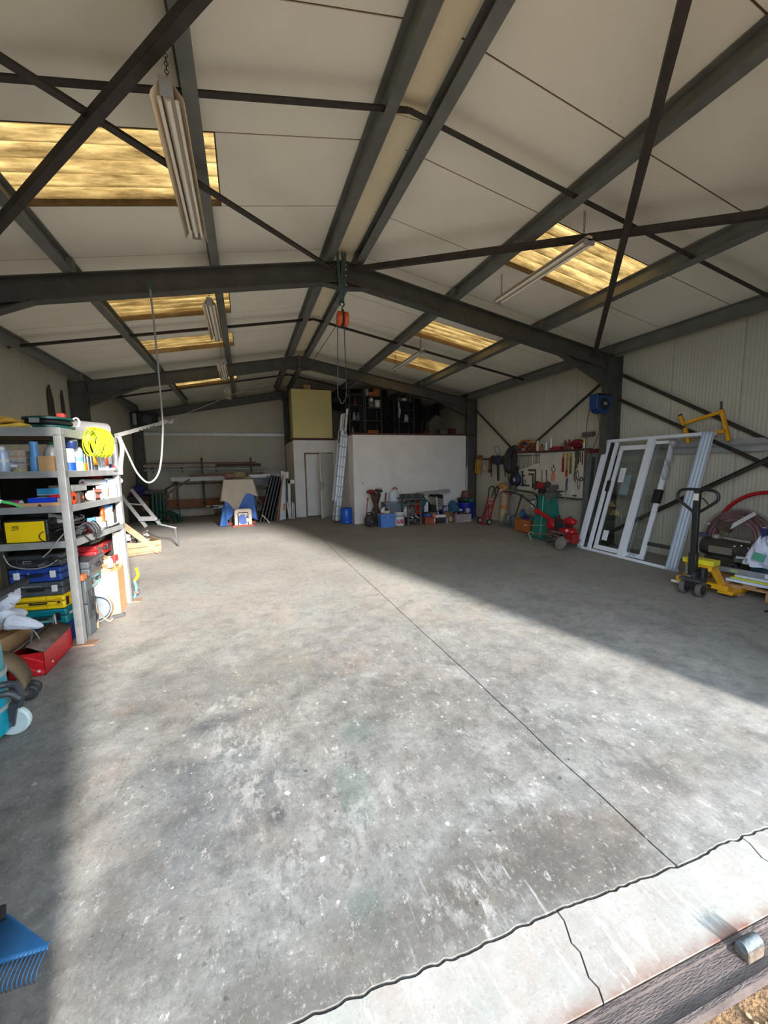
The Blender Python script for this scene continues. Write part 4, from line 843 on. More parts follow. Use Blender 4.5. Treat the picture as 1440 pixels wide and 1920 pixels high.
for k in range(5): MB().bar((-.02 + .012 * k, -.22 + .05 * k, .008 + .006 * k), (.0 + .01 * k, .28 - .03 * k, .012 + .008 * k), .022, .008).build('strip', (CHROME, LGREY, DGREY)[k % 3], t)
shade_board = thing('dark_board', 'added dark brown board standing in for shade along the back of the shelving rack', 'board', RO, RA)
MB().span((-RD, RL + .012, 0.002), (-.08, RL + .035, 1.57)).build('board', mat((44, 38, 32), .85, 0, .3), shade_board)  # added board, stands in for the shaded wall seen through the shelves
for x in (-1.0, -.4): MB().span((x - .03, RL + .036, .05), (x + .03, RL + .055, 1.5)).build('batten', mat((60, 48, 38), .85, 0, .3), shade_board)
# stack of cases at the front
def case(name, label, u, v, z, wd, dp, h, m, rz=0, latch=None, parts=()):
    t = rt_(name, label, 'tool case', u, v, z, rz)
    MB().span((-wd / 2, 0, 0), (wd / 2, dp, h * .56)).build('base_half', m, t, bevel=.014)
    MB().span((-wd / 2, 0, h * .57), (wd / 2, dp, h)).build('lid_half', m, t, bevel=.014)
    MB().span((-wd / 2 + .012, .006, h * .5), (wd / 2 - .012, dp - .006, h * .62)).build('seam', BLACK, t)
    if latch:
        for x in (-wd * .34, wd * .34): MB().span((x - .022, -.012, h * .30), (x + .022, .004, h * .78)).build('latch', latch, t, bevel=.004)
    MB().tube(smooth_path([(-.06, .0, h * .5), (-.055, -.02, h * .5), (.055, -.02, h * .5), (.06, 0, h * .5)], 4), .008, 6).build('handle', BLACK, t)
    return t
DBC = mat((26, 62, 140), .42, 0, .14, 14, name='blue_case'); GBC = mat((72, 76, 80), .5, 0, .14, 14, name='slate_case'); TLC = mat((0, 116, 122), .42, 0, .12, 14, name='teal_case')
cs = ((0.01, .185, NAVY, 'navy case at the bottom of the tool case stack', 'navy', WHITE), (.20, .145, TLC, 'teal case with long printed label, second from the floor', 'teal', BLACK), (.35, .125, YEL, 'yellow case in the middle of the tool case stack', 'yellow', None), (.48, .125, GBC, 'slate grey case resting on the yellow case', 'slate', WHITE), (.61, .13, DBC, 'scuffed blue case on the slate grey one', 'blue', WHITE), (.745, .115, mat((50, 54, 58), .45, 0, .1), 'charcoal case topping the tool case stack', 'char', BLACK))
for k, (zz, h, m, lab, nm, lt) in enumerate(cs):
    t = case('tool_case', lab, .05 + .006 * (k % 3), .345, zz, .40 + .012 * (k % 2), .36, h, m, (-1, 1, -2, 0, 1, 2)[k], lt)
    w2 = .2
    if nm == 'teal':
        MB().span((-.09, -.003, .03), (.10, .001, .045)).build('label_strip', mat((150, 214, 220), .5), t); MB().span((-.08, -.003, .05), (-.02, .001, .066)).build('label_strip', mat((226, 120, 126), .5), t); MB().span((-.01, -.003, .05), (.09, .001, .064)).build('label_strip', mat((110, 140, 110), .5, 0, .4, 90), t); MB().span((w2, .06, .06), (w2 + .004, .2, .10)).build('side_label', WHITE, t)
    if nm == 'yellow':
        for zq in (.035, .085): MB().span((-.19, -.003, zq), (.19, .001, zq + .005)).build('groove', mat((196, 150, 10), .5), t)
        MB().span((.14, -.006, .03), (.185, .002, .10)).build('side_grip', mat((214, 170, 10), .5), t); MB().cyl((.16, -.008, .065), (.16, -.004, .065), .012).build('grip_hole', BLACK, t); MB().span((.06, -.003, .01), (.064, .001, .12)).build('groove', mat((196, 150, 10), .5), t)
        MB().span((w2 + .0, .03, .02), (w2 + .004, .07, .1)).build('side_slot', BLACK, t)
    if nm == 'blue':
        MB().cyl((-.05, -.002, .085), (-.05, .0, .085), .005).build('rivet', WHITE, t); MB().span((-.13, -.002, .01), (-.128, .001, .12)).build('scratch', LGREY, t)
        for q, hh in enumerate((.022, .016, .02)):
            MB().span((.12, -.003, .03 + q * .03), (.123, .001, .03 + q * .03 + hh)).build('painted_mark', LGREY, t); MB().span((.12, -.003, .03 + q * .03), (.14, .001, .033 + q * .03)).build('painted_mark', LGREY, t)
    if nm == 'slate': MB().span((-.12, -.003, .095), (.04, .001, .1)).build('scratch', LGREY, t); 
    if nm == 'char': MB().span((-.07, -.022, .045), (-.01, -.018, .07)).build('label_plate', LGREY, t); MB().tube(smooth_path([(-.2, -.03, .14), (-.15, -.035, .04), (-.02, -.03, .0), (.1, -.02, .01), (.18, -.0, .06)], 8), .005, 6).build('cord', mat((150, 150, 140), .5), t); MB().box((.075, -.03, .03), (.06, .02, .03), (0, -20, 0)).build('clamp', CHROME, t)
# side of the floor level
def scase(lab, u, v, z, L, W, h, m, rz=0, rot=None, nm='tool_case'):
    t = rt_(nm, lab, 'tool case', u, v, z, rz)
    MB().span((-W, 0, 0), (0, L, h * .55)).build('base_half', m, t, bevel=.012); MB().span((-W, 0, h * .56), (0, L, h)).build('lid_half', m, t, bevel=.012)
    for y in (L * .2, L * .75): MB().span((-.004, y - .03, h * .3), (.010, y + .03, h * .78)).build('latch', DGREY, t, bevel=.003)
    MB().span((-.002, L * .4, h * .42), (.018, L * .6, h * .66)).build('handle', BLACK, t, bevel=.004)
    if rot: t.rotation_euler = [R(a) for a in rot]
    return t
scase('upright charcoal case standing behind the corner post', .20, .025, .01, .14, .11, .56, mat((84, 88, 90), .5), 0)
scase('teal case lying behind the stacked cartons', .46, .10, .40, .40, .34, .13, TLC, 4)
scase('second teal case on the floor side beside the far post', .86, .20, .40, .34, .32, .12, mat((10, 126, 132), .45), -3)
scase('dark grey rounded case on the teal cases', .36, .05, .545, .50, .32, .16, mat((78, 82, 86), .5), 6)
scase('red case on the teal case by the far post', .74, .13, .66, .46, .34, .14, mat((186, 40, 44), .4), 4)
scase('low black case squeezed under the third shelf on the red one', .70, .16, .81, .40, .3, .09, BLACK, 0)
for zz, hh in ((0.01, .38),):
    t = rt_('crate', 'dark plastic crate on the floor carrying the teal cases', 'crate', .52, .36, zz); MB().span((-.4, 0, 0), (0, .66, hh)).build('body', mat((48, 52, 54), .6), t, bevel=.01); MB().span((-.41, -.01, hh - .03), (.01, .67, hh)).build('rim', DGREY, t, bevel=.004)
t = rt_('carton', 'tall cream printed carton leaning at the far post', 'carton', 1.10, .04, .55, 5); MB().span((-.05, -.04, 0), (.0, .05, .34)).build('body', mat((226, 222, 190), .6, 0, .1, 20), t, bevel=.003); MB().span((.001, -.02, .1), (.002, .03, .24)).build('print', mat((150, 190, 190), .6, 0, .3, 40), t)
t = rt_('packet', 'bright red and white packet hanging beside the red case', 'packet', .94, .02, .53, 0); MB().span((-.03, -.05, 0), (.0, .05, .12)).build('body', mat((220, 50, 44), .5), t, bevel=.003); MB().span((.001, -.03, .01), (.003, .04, .05)).build('label', WHITE, t)
t = rt_('packet', 'second red packet just below the third shelf edge', 'packet', .80, .02, .56, 0); MB().span((-.03, -.03, 0), (.0, .04, .09)).build('body', mat((206, 44, 40), .5), t, bevel=.003); MB().span((.001, -.02, .02), (.003, .03, .05)).build('label', mat((240, 190, 180), .5), t)
bottle('dispenser', 'small white bottle on the carton flaps by the rack', .70, .0, .565, .028, .12, mat((236, 220, 220), .4), WHITE, .4, .45)
t = rt_('brick', 'orange brick shoved in beside the corner post', 'brick', .155, .03, .575); MB().span((-.05, -.03, 0), (.02, .05, .055)).build('brick', mat((196, 108, 60), .8), t, bevel=.003)
# cartons, speaker, wheel on the floor by the rack
t = thing('carton', 'large carton with white printed upper half on the floor by the rack', 'carton', (-1.40, 4.97, 0), 4)
MB().span((-.35, 0, 0), (0, .32, .245)).build('lower_half', mat((216, 156, 108), .8, 0, .06), t, bevel=.003); MB().span((-.35, 0, .247), (0, .32, .50)).build('upper_half', mat((196, 152, 104), .8, 0, .06), t, bevel=.003)
MB().span((-.35, -.003, .235), (-.005, .0, .50)).build('white_print', mat((244, 238, 222), .7, 0, .05, 30), t); MB().span((-.02, -.004, .01), (-.005, .0, .24)).build('tape', mat((246, 226, 170), .4), t)
for s_, rr_ in ((-1, 40), (1, -55)): MB().box((-.175, .16 + s_ * .15, .55), (.34, .15, .004), (s_ * 40, 0, 0)).build('flap', CARD, t)
t = thing('carton', 'smaller open carton with address label sitting on the large printed carton', 'carton', (-1.47, 5.0, .503), 14)
MB().span((-.24, 0, 0), (0, .20, .125)).build('body', mat((206, 164, 118), .8, 0, .06), t, bevel=.003); MB().box((-.14, -.004, .06), (.12, .004, .07)).build('label', WHITE, t); MB().box((-.03, .1, .13), (.06, .2, .006), (0, 35, 0)).build('flap', CARD, t)
t = thing('crank_reel', 'grey steel reel with crank leaning against the printed carton', 'reel', (-1.56, 4.78, .01), 0, None, (0, 0, 6))
MB().lathe([(.0, -.03), (.04, -.03), (.10, -.02), (.128, -.035), (.14, -.03), (.14, .05), (.128, .05), (.11, .0), (.0, .0)], 30, Matrix.Translation((0, 0, .142)) @ Matrix.Rotation(R(74), 4, 'X')).build('drum', mat((98, 106, 112), .35, .4, .12), t)
MB().bar((-.11, -.10, .02), (-.03, -.07, .31), .012, .012).build('crank', mat((160, 150, 136), .4, .5), t); MB().cyl((-.035, -.075, .29), (-.015, -.07, .35), .018).build('knob', BLACK, t)
MB().tube(smooth_path([(0, -.04, .15), (.06, -.10, .08), (.12, -.12, .03), (.16, -.1, .06)], 5), .009, 6).build('outlet', mat((170, 150, 130), .4, .4), t); MB().box((.20, -.10, .07), (.11, .03, .03), (0, -8, 0)).build('lever', DGREY, t)
t = thing('speaker_box', 'pale wooden speaker box with round grille behind the corner post', 'speaker', (-1.52, 4.44, 0.01), -6)
MB().span((-.11, 0, 0), (0, .17, .27)).build('cabinet', mat((216, 172, 140), .7, 0, .06), t, bevel=.004); MB().lathe([(0, 0), (.06, 0), (.066, .008), (.05, .012), (0, .006)], 22, Matrix.Translation((0, .085, .13)) @ Matrix.Rotation(R(90), 4, 'Y')).build('cone', BLACK, t)
t = thing('bar_clamp', 'yellow and blue bar clamps leaning at the far rack post', 'clamp', (-1.395, 5.50, 0.0), 0); MB().tube(smooth_path([(0, 0, .02), (.03, 0, .14), (.02, -.01, .24)], 5), .014, 7).build('arm', SKYB, t); MB().tube(smooth_path([(.02, -.01, .24), (.06, 0, .30), (.05, .0, .40)], 5), .016, 7).build('grip', YEL, t); MB().box((.03, -.01, .10), (.06, .05, .04)).build('jaw', CHROME, t)
# left foreground --------------------------------------------------
tb = thing('toolbox', 'open red metal cantilever toolbox with rusty lid trays on the floor by the rack', 'toolbox', (-1.70, 3.93, .004), 1)
RDB = mat((196, 26, 34), .4, 0, .14, 18, name='toolbox_red'); RUL = mat((112, 92, 80), .6, .2, .3, 12, name='rusty_lid')
m_ = MB(); poly = [(-.115, 0), (.115, 0), (.115, .20), (-.115, .20)]
m_.span((-.115, -.27, 0), (.115, .27, .006)); m_.span((.109, -.27, 0), (.115, .27, .19)); m_.span((-.115, -.27, 0), (-.109, .27, .19)); m_.span((-.115, -.27, 0), (.115, -.264, .19)); m_.span((-.115, .264, 0), (.115, .27, .19)); m_.build('body', RDB, tb)
for s_ in (-1, 1):
    MB().add([(s_ * .012, -.28, .255), (s_ * .125, -.28, .19), (s_ * .125, .28, .19), (s_ * .012, .28, .255)], [(0, 1, 2, 3)]).build('lid', RUL, tb, solid=.006)
    MB().tube(smooth_path([(s_ * .0 + .012, -.20 if s_ < 0 else .20, .24), (s_ * .0 + .012, -.14 if s_ < 0 else .25, .33), (.03, -.10 if s_ < 0 else .22, .24)], 5), .008, 6).build('handle', CHROME, tb)
MB().span((-.012, -.27, .235), (.012, .27, .25)).build('tray_hinge', BLACK, tb)
for y, z_ in ((-.272, .05), (-.272, .14)): MB().box((.05, y, z_), (.13, .006, .012), (0, 28, 0)).build('link', mat((214, 60, 60), .4), tb)
MB().cyl((.075, -.270, .04), (.075, -.278, .04), .010, n=8).build('rivet', WHITE, tb); MB().cyl((.116, -.14, .05), (.12, -.14, .05), .008, n=8).build('rivet', WHITE, tb)
rg = thing('cloth_sack', 'crumpled white cloth sack piled on the boards behind the red toolbox', 'sack', (-2.02, 3.95, .30))
m_ = MB()
def blob(u, v):
    a = 2 * math.pi * u; t = math.pi * v
    r_ = 1 + .13 * math.sin(3 * a + 5 * v) + .09 * math.sin(7 * a + 9 * v) * math.sin(t) + .08 * math.cos(11 * v + 2 * a)
    return (.21 * r_ * math.sin(t) * math.cos(a) - .0, .20 * r_ * math.sin(t) * math.sin(a), .12 - .115 * r_ * math.cos(t) * (1.0 if t > 1.57 else .8))
m_.grid(blob, 44, 26).build('sack', mat((214, 216, 224), .85, 0, .06, 5, .5, 24, name='white_cloth'), rg)
MB().tube(smooth_path([(.09, -.08, .17), (.15, -.10, .26), (.20, -.1, .30), (.24, -.09, .27)], 6), [.03, .035, .04, .045, .05, .055, .058, .06, .06, .058, .056, .054, .052, .05, .048, .046, .044, .03, .01][:19], 9).build('sack_neck', mat((206, 208, 218), .85, 0, .08, 6, .5, 24), rg)
MB().tube(smooth_path([(.18, -.12, .12), (.26, -.13, .10), (.33, -.10, .06), (.36, -.06, .03)], 6), [.07, .07, .065, .06, .06, .055, .055, .05, .05, .045, .04, .04, .035, .03, .03, .025, .02, .015, .01][:19], 9).build('sack_tail', mat((206, 208, 218), .85, 0, .08, 6, .5, 24), rg)
for k, (x, y, zz, c, lab) in enumerate(((-1.98, 3.9, .0, (120, 96, 72), 'brown wooden block under the white sack'), (-2.02, 3.86, .16, (168, 128, 86), 'tan board between the block and the white sack'))):
    o = thing('wooden_board', lab, 'board', (x, y, zz), -12); MB().span((-.16, -.28, .002), (.14, .28, (.155, .13)[k])).build('board', mat(c, .75, 0, .2, 6), o, bevel=.004)
    if k: MB().span((.02, -.283, .04), (.10, -.279, .09)).build('paper_tag', WHITE, o)
cg = thing('curved_guard', 'curved brown timber guard on twin black casters beside the red toolbox', 'guard', (-1.73, 3.30, .0), 10)
m_ = MB(); RRR = .21; n_ = 14
pts_o = [(RRR * math.cos(R(a)), RRR * math.sin(R(a))) for a in [10 + 150 * i / n_ for i in range(n_ + 1)]]
m_.add([(p[0] * .9, -.10, p[1] * 1.35 + .06) for p in pts_o] + [(p[0] * .9, .10, p[1] * 1.35 + .06) for p in pts_o], [(i, i + 1, n_ + 2 + i, n_ + 1 + i) for i in range(n_)])
m_.build('curved_board', mat((116, 96, 72), .75, 0, .25, 8, name='brown_board'), cg, solid=.018)
MB().span((-.19, -.10, .06), (.20, .10, .085)).build('base_board', mat((100, 82, 62), .75, 0, .25), cg)
for y in (-.035, .035):
    MB().cyl((.20, y - .022, .052), (.20, y + .022, .052), .050, n=22).build('caster_wheel', mat((50, 50, 52), .5, 0, .15), cg, bevel=.008); MB().cyl((.20, y - .024, .052), (.20, y + .024, .052), .02, n=14).build('hub', DGREY, cg)
MB().cyl((.20, 0, .05), (.12, 0, .085), .014).build('caster_stem', DGREY, cg)
for y in (-.07, .07): MB().cyl((-.15, y, .03), (-.15, y + .02, .03), .03, n=14).build('rear_wheel', BLACK, cg)
vc = thing('vacuum_cleaner', 'turquoise drum vacuum cleaner with black hose and big pale wheel', 'vacuum cleaner', (-1.60, 2.82, .0), 0)
TQ = mat((0, 142, 158), .4, 0, .16, 9, name='turquoise_paint')
MB().lathe([(.15, .05), (.17, .06), (.175, .12), (.175, .40), (.168, .42)], 32).build('drum', TQ, vc); MB().lathe([(.176, .405), (.182, .41), (.182, .432), (.176, .437)], 32).build('clamp_ring', LGREY, vc)
MB().lathe([(.168, .43), (.172, .50), (.165, .70), (.15, .76), (.10, .80), (0, .81)], 32).build('hood', mat((20, 136, 146), .4, 0, .14, 9), vc); MB().lathe([(.176, .20), (.181, .204), (.181, .222), (.176, .226)], 32).build('band', LGREY, vc)
MB().tube(smooth_path([(.11, -.06, .84), (.17, -.02, .88), (.25, .12, .92), (.27, .17, .93)], 6), .022, 8).build('push_handle', BLACK, vc); MB().tube(smooth_path([(.10, -.02, .80), (.14, .06, .83), (.20, .10, .87)], 6), .014, 8).build('handle_stay', DGREY, vc)
MB().tube(smooth_path([(.15, -.06, .36), (.19, -.05, .37), (.225, -.0, .34), (.24, .02, .26), (.22, .02, .19)], 7), .02, 9).build('hose', mat((52, 56, 60), .5, 0, .2), vc)
MB().tube(smooth_path([(.14, -.04, .30), (.20, -.02, .30), (.24, .0, .25)], 6), .02, 8).build('fork', DGREY, vc)
MB().bar((.205, .012, .22), (.175, .012, .08), .04, .02, (0, 1, 0)).build('fork_plate', DGREY, vc)
MB().lathe([(.052, -.018), (.076, -.02), (.087, -.011), (.087, .011), (.076, .02), (.052, .018)], 32, Matrix.Translation((.175, .05, .089)) @ Matrix.Rotation(R(90), 4, 'X')).build('tyre', mat((190, 204, 200), .6, 0, .08, name='pale_tyre'), vc)
m_ = MB().lathe([(.038, -.016), (.055, -.018), (.055, .018), (.038, .016)], 28, Matrix.Translation((.175, .05, .089)) @ Matrix.Rotation(R(90), 4, 'X'))
for a in range(0, 360, 45): m_.bar((.175, .05, .089), ((.175) + .05 * math.cos(R(a)), .05, .089 + .05 * math.sin(R(a))), .02, .012, (0, 1, 0))
m_.build('wheel_rim', mat((130, 134, 136), .4, .3, .2), vc); MB().cyl((.175, .0, .089), (.175, .08, .089), .016, n=12).build('axle', CHROME, vc)
MB().cyl((.03, -.165, .032), (.06, -.165, .032), .03, n=18).build('front_caster', LGREY, vc); MB().cyl((.045, -.16, .05), (.045, -.15, .08), .012).build('caster_stem', DGREY, vc)
MB().cyl((-.15, .1, .05), (-.12, .1, .05), .05, n=18).build('rear_wheel', mat((190, 204, 200), .6, 0, .08), vc)
rk_ = thing('leaf_rake', 'bright blue leaf rake head lying on the floor in the left doorway corner', 'rake', (-.815, 1.46, .0), -8); rk_.scale = (.74, .74, .74)
BRK = mat((50, 108, 158), .45, .1, .1, name='rake_blue')
p0 = Vector((-.10, .10, .12)); m_ = MB(); mt = MB(); NT = 22
m_.add([(-.115, .13, .105), (-.085, .13, .105), (-.20, -.03, .05), (.145, -.0, .05), (.155, -.02, .045), (-.20, -.055, .045)], [(0, 1, 3, 2), (2, 3, 4, 5)]); m_.build('head_plate', BRK, rk_, solid=.004)
tips = []
for i in range(NT):
    x = -.20 + .345 * i / (NT - 1); y = -.055 + .035 * i / (NT - 1)
    MB().tube(smooth_path([(x, y + .03, .048), (x + .004, y - .03, .045), (x + .006, y - .075, .03), (x + .006, y - .085, .006)], 4), .0026, 5).build('tine', BRK, rk_)
    MB().cyl((x + .006, y - .085, .010), (x + .006, y - .086, .001), .0032, n=5).build('tine_tip', CHROME, rk_)
MB().cyl((-.105, .12, .11), (-.60, .32, .34), .013, n=10).build('shaft', mat((150, 120, 84), .7, 0, .15), rk_); MB().cyl((-.095, .10, .102), (-.125, .15, .122), .018, n=12).build('socket', BLACK, rk_)
# back left: stock rack, saw bench under cloths, boards ---------------
sr = thing('stock_rack', 'dark steel bar rack along the back wall carrying long profiles', 'rack', (-2.2, 14.85, 0))
BRS = mat((84, 66, 54), .7, 0, .25, name='rusty_brown')
for x in (-.03, .80, 1.55, 2.4, 3.3):
    MB().span((x - .03, 0, 0), (x + .03, .06, 2.0 if x in (.80, 2.4) else 1.25)).build('post', BRS, sr)
    MB().span((x - .02, -.35, 1.16), (x + .02, .06, 1.21)).build('arm', BRS, sr)
    MB().span((x - .02, -.25, .42), (x + .02, .06, .46)).build('arm', BRS, sr)
MB().bar((-.03, .03, 1.15), (-.95, .1, .62), .05, .05).build('stay', BRS, sr); MB().span((-.05, 0, 1.10), (3.3, .05, 1.15)).build('rail', BRS, sr)
for x in (-.8, .1, 1.2):
    MB().span((x, .2, 1.63), (x + .04, .50, 1.67)).build('wall_arm', BRS, sr); MB().prism([(0, 0), (.06, 0), (0, -.14)], .03, Matrix.Translation((x, .5, 1.63)) @ Matrix.Rotation(R(90), 4, 'Z') @ Matrix.Rotation(R(90), 4, 'X')).build('gusset', BRS, sr)
prof = ((-1.00, .30, 1.69, 2.2, .10, (150, 142, 126), 'pale'), (1.25, .30, 1.69, 1.5, .09, (78, 40, 38), 'dark red'), (-1.0, .32, 1.57, 4.0, .06, (150, 152, 152), 'grey'), (-1.0, .30, 1.80, 3.6, .04, (104, 66, 54), 'brown'), (1.0, .25, 1.58, 2.6, .03, (186, 190, 192), 'bright'))
for k, (x, y, z, L, h, c, nm) in enumerate(prof):
    o = thing('profile', ('wide pale board lying on the upper arms of the stock rack', 'dark red bar end on the upper arms of the stock rack', 'long grey profile under the pale board on the stock rack', 'thin brown pole topping the stock rack', 'bright aluminium strip beside the dark red bar on the stock rack')[k], 'profile', (-2.2 + x, 14.85 + y - .1, z))
    MB().span((0, 0, 0), (L, .10, h)).build('bar', mat(c, .6, 0, .12), o, bevel=.004)
for k, (x, y, z, L, h, c, lab) in enumerate(((.0, -.345, 1.215, 2.6, .10, (196, 198, 200), 'white grey profile at the front of the waist-high rack arms'), (-.15, -.23, 1.215, 2.2, .14, (206, 206, 206), 'tall white profile behind the front one on the waist-high arms'), (.4, -.115, 1.215, 2.4, .24, (112, 76, 54), 'brown timber at the back of the waist-high arms'), (2.35, -.22, 1.215, .9, .12, (60, 62, 64), 'dark bar end past the white profiles on the waist-high arms'))):
    o = thing('profile', lab, 'profile', (-2.2 + x, 14.85 + y, z)); MB().span((0, 0, 0), (L, .10, h)).build('bar', mat(c, .5, 0, .1), o, bevel=.004)
for k, (x, y, z, L, w_, h, c, lab) in enumerate(((-.75, .1, .30, 3.6, .04, .28, (138, 88, 50), 'long orange brown board on edge along the foot of the back wall'), (-.75, -.05, .02, .78, .2, .22, (150, 156, 158), 'grey low box on the floor left under the stock rack'), (.05, -.15, .02, 1.05, .28, .24, (176, 168, 152), 'pale crate on the floor in the middle under the stock rack'), (1.18, -.10, .02, 1.15, .24, .20, (120, 116, 110), 'dull crate on the floor right under the stock rack'))):
    o = thing('timber' if k == 0 else 'floor_crate', lab, 'board' if k == 0 else 'crate', (-2.2 + x, 14.85 + y, z)); MB().span((0, 0, 0), (L, w_, h)).build('body', mat(c, .7, 0, .2, 5), o, bevel=.006)
    if k > 0: MB().span((.01, -.008, h * .7), (L - .01, .0, h * .95)).build('lip', LGREY, o)
o = thing('metal_sheet', 'shiny folded metal sheets lying on the lowest crates by the cloths', 'sheet metal', (-.75, 14.72, .24), 4); MB().span((-.35, 0, 0), (.75, .12, .02)).build('sheet', CHROME, o); MB().span((-.2, -.02, .02), (.4, .10, .09)).build('folded_sheet', ALU, o); MB().bar((-.4, 0, .1), (.8, .04, .16), .06, .01).build('strip', ALU, o)
for k, x in enumerate((-1.30, -1.05)):
    o = thing('white_fitting', ('white plastic fitting on the pale crate, on its post side', 'second white plastic fitting on the pale crate')[k], 'fitting', (x, 14.85, .262)); MB().sphere((0, 0, .04), (.09, .06, .04), 12, 6).build('body', WHITE, o); MB().cyl((0, -.05, .03), (0, -.09, .03), .02).build('spout', DGREY, o)
# dark green bench machine at the far left
gm = thing('pillar_machine', 'dark green machine with ribbed column and splayed base near the far left column', 'machine', (-2.5, 13.4, 0), 0)
DG = mat((20, 66, 54), .5, .1, .2, name='machine_green')
for k, x in enumerate((-.2, -.1, .0, .1)): MB().cyl((x, 0, .12), (x + .02, 0, .92), .045).build('column', DG, gm)
MB().span((-.42, -.3, .0), (.2, .3, .06)).build('base_plate', DG, gm); MB().span((-.35, -.15, .90), (.2, .15, 1.0)).build('head', mat((60, 58, 54), .6, 0, .3), gm)
for k, (x, y) in enumerate(((.42, -.3), (.52, -.05), (.38, .2))): MB().tube(smooth_path([(.0, y * .3, .34), (.25, y * .7, .30), (x, y, .18), (x + .03, y, .01)], 6), .045, 8).build('foot', DG, gm)
MB().cyl((.18, 0, .1), (.18, 0, .95), .03).build('lead_screw', BRS, gm); MB().box((.18, -.04, .80), (.14, .1, .10)).build('clamp_head', BRS, gm); MB().bar((.2, 0, .85), (.85, .1, 1.3), .05, .05).build('lever', BRS, gm)
tk = thing('tarpaulin_pile', 'dark blue and purple covers piled on a bench at the far left wall', 'covers', (-3.09, 14.25, 0))
MB().span((-.35, -.35, .0), (.3, .35, .80)).build('bench', mat((58, 46, 36), .8, 0, .3), tk); MB().sphere((-.02, 0, .88), (.36, .34, .14), 16, 8).build('blue_cover', mat((26, 34, 92), .8, 0, .2), tk); MB().sphere((-.1, -.1, 1.0), (.2, .2, .16), 14, 8).build('top_cover', mat((44, 44, 110), .8, 0, .3), tk); MB().sphere((-.12, -.22, .84), (.22, .14, .06), 12, 6).build('purple_cover', mat((86, 30, 70), .8), tk)
MB().box((.1, -.36, .5), (.2, .02, .3)).build('ochre_panel', mat((120, 84, 30), .8, 0, .3), tk)
# corner heater / radio on wall
o = thing('wall_heater', 'black workshop heater hung high in the back corner', 'heater', (-2.95, 15.05, 3.05)); MB().span((-.3, -.1, 0), (.3, .2, .42)).build('case', BLACK, o, bevel=.02); MB().cyl((0, -.1, .21), (0, -.13, .21), .15, n=20).build('grille', DGREY, o); MB().span((-.42, -.08, .05), (-.31, .12, .4)).build('side_box', LGREY, o); MB().span((.31, -.08, .0), (.4, .1, .3)).build('side_plate', mat((140, 134, 110), .6), o); MB().span((-.02, .2, .2), (.02, .30, .5)).build('bracket', STEEL, o)
# step ladder and timber pallet box past the rack
sl_ = thing('step_ladder', 'folded aluminium ladder leaning low behind the timber crate past the rack', 'ladder', (-2.0, 9.0, 0))
MB().bar((.29, -.0, .50), (-.22, .25, 1.22), .03, .06).build('stile', ALU, sl_); MB().bar((.02, .1, .45), (-.42, .3, 1.1), .03, .06).build('stile', ALU, sl_); MB().bar((.22, .02, .62), (-.10, .12, .62), .05, .09).build('step', ALU, sl_); MB().bar((.02, .1, .9), (-.28, .25, .93), .03, .02).build('step', ALU, sl_)
MB().bar((.29, 0, .50), (.58, .02, .40), .03, .03).build('foot_bar', CHROME, sl_); MB().bar((.56, .02, .41), (.60, .02, .0), .03, .03).build('prop', DGREY, sl_); MB().bar((-.42, .3, 1.1), (-.45, .3, .0), .03, .03).build('prop', DGREY, sl_); MB().span((.22, -.01, .575), (.30, .05, .60)).build('joint', BLACK, sl_)
pc = thing('timber_crate', 'rough timber crate of scrap metal on the floor past the rack', 'crate', (-2.02, 8.62, 0), 24)
PALE = mat((150, 114, 84), .75, 0, .2, 6, name='pale_timber')
MB().span((-.32, -.30, .03), (.30, .5, .06)).build('floor_board', PALE, pc)
for k, zz in enumerate((.07, .17)): MB().span((.27, -.30, zz), (.30, .50, zz + .09)).build('side_board', mat((140, 112, 86), .75, 0, .2), pc)
for zz in (.07, .17): MB().span((-.32, -.32, zz), (.30, -.30, zz + .09)).build('end_board', PALE, pc)
MB().bar((.24, -.34, .05), (-.32, -.20, .66), .04, .10, (1, 0, .4)).build('prop_plank', PALE, pc); MB().bar((-.1, .2, .10), (-.30, .2, .86), .03, .34, (0, 1, 0)).build('back_plank', mat((150, 88, 44), .75, 0, .25), pc)
MB().span((-.32, -.28, 0.0), (.3, -.2, .03)).build('runner', BRS, pc); MB().span((-.32, .4, 0.0), (.3, .48, .03)).build('runner', BRS, pc)
rs = random.Random(8)
for k in range(34): MB().box((rs.uniform(-.22, .22), rs.uniform(-.26, .40), .12 + rs.uniform(0, .24)), (rs.uniform(.08, .25), .03, .02), (rs.uniform(-30, 30), rs.uniform(-30, 30), rs.uniform(0, 180))).build('scrap_piece', (CHROME, LGREY, WHITE, BRS)[k % 4], pc)
MB().box((-.22, -.05, .35), (.14, .12, .12)).build('plastic_box', mat((200, 196, 214), .4), pc)
# table saw under dust cloths
bench = thing('saw_bench', 'hidden saw bench on a red brown base under the dust cloths', 'bench', (-.2, 12.05, 0))
MB().span((-.42, -.30, .0), (.40, .30, .10)).build('base', mat((120, 46, 34), .6, 0, .2), bench, bevel=.01); MB().span((-.30, -.22, .10), (.30, .24, 1.0)).build('cabinet', mat((70, 60, 54), .6), bench); MB().span((-.40, -.30, 1.0), (.38, .3, 1.16)).build('table', DGREY, bench)
MB().span((.30, -.26, .55), (.36, -.20, .9)).build('side_post', mat((90, 66, 50), .7), bench)
for k in range(3): MB().box((.34, -.27, .50 - k * .12), (.08, .06, .05)).build('knob', (RED, WHITE, DGREY)[k], bench, bevel=.006)
ct = thing('dust_sheet', 'beige dust sheet draped over the saw bench', 'dust sheet', (-.2, 12.05, 0)); CREAMC = mat((186, 176, 160), .9, 0, .08, 4, .5, 18, name='beige_cloth')
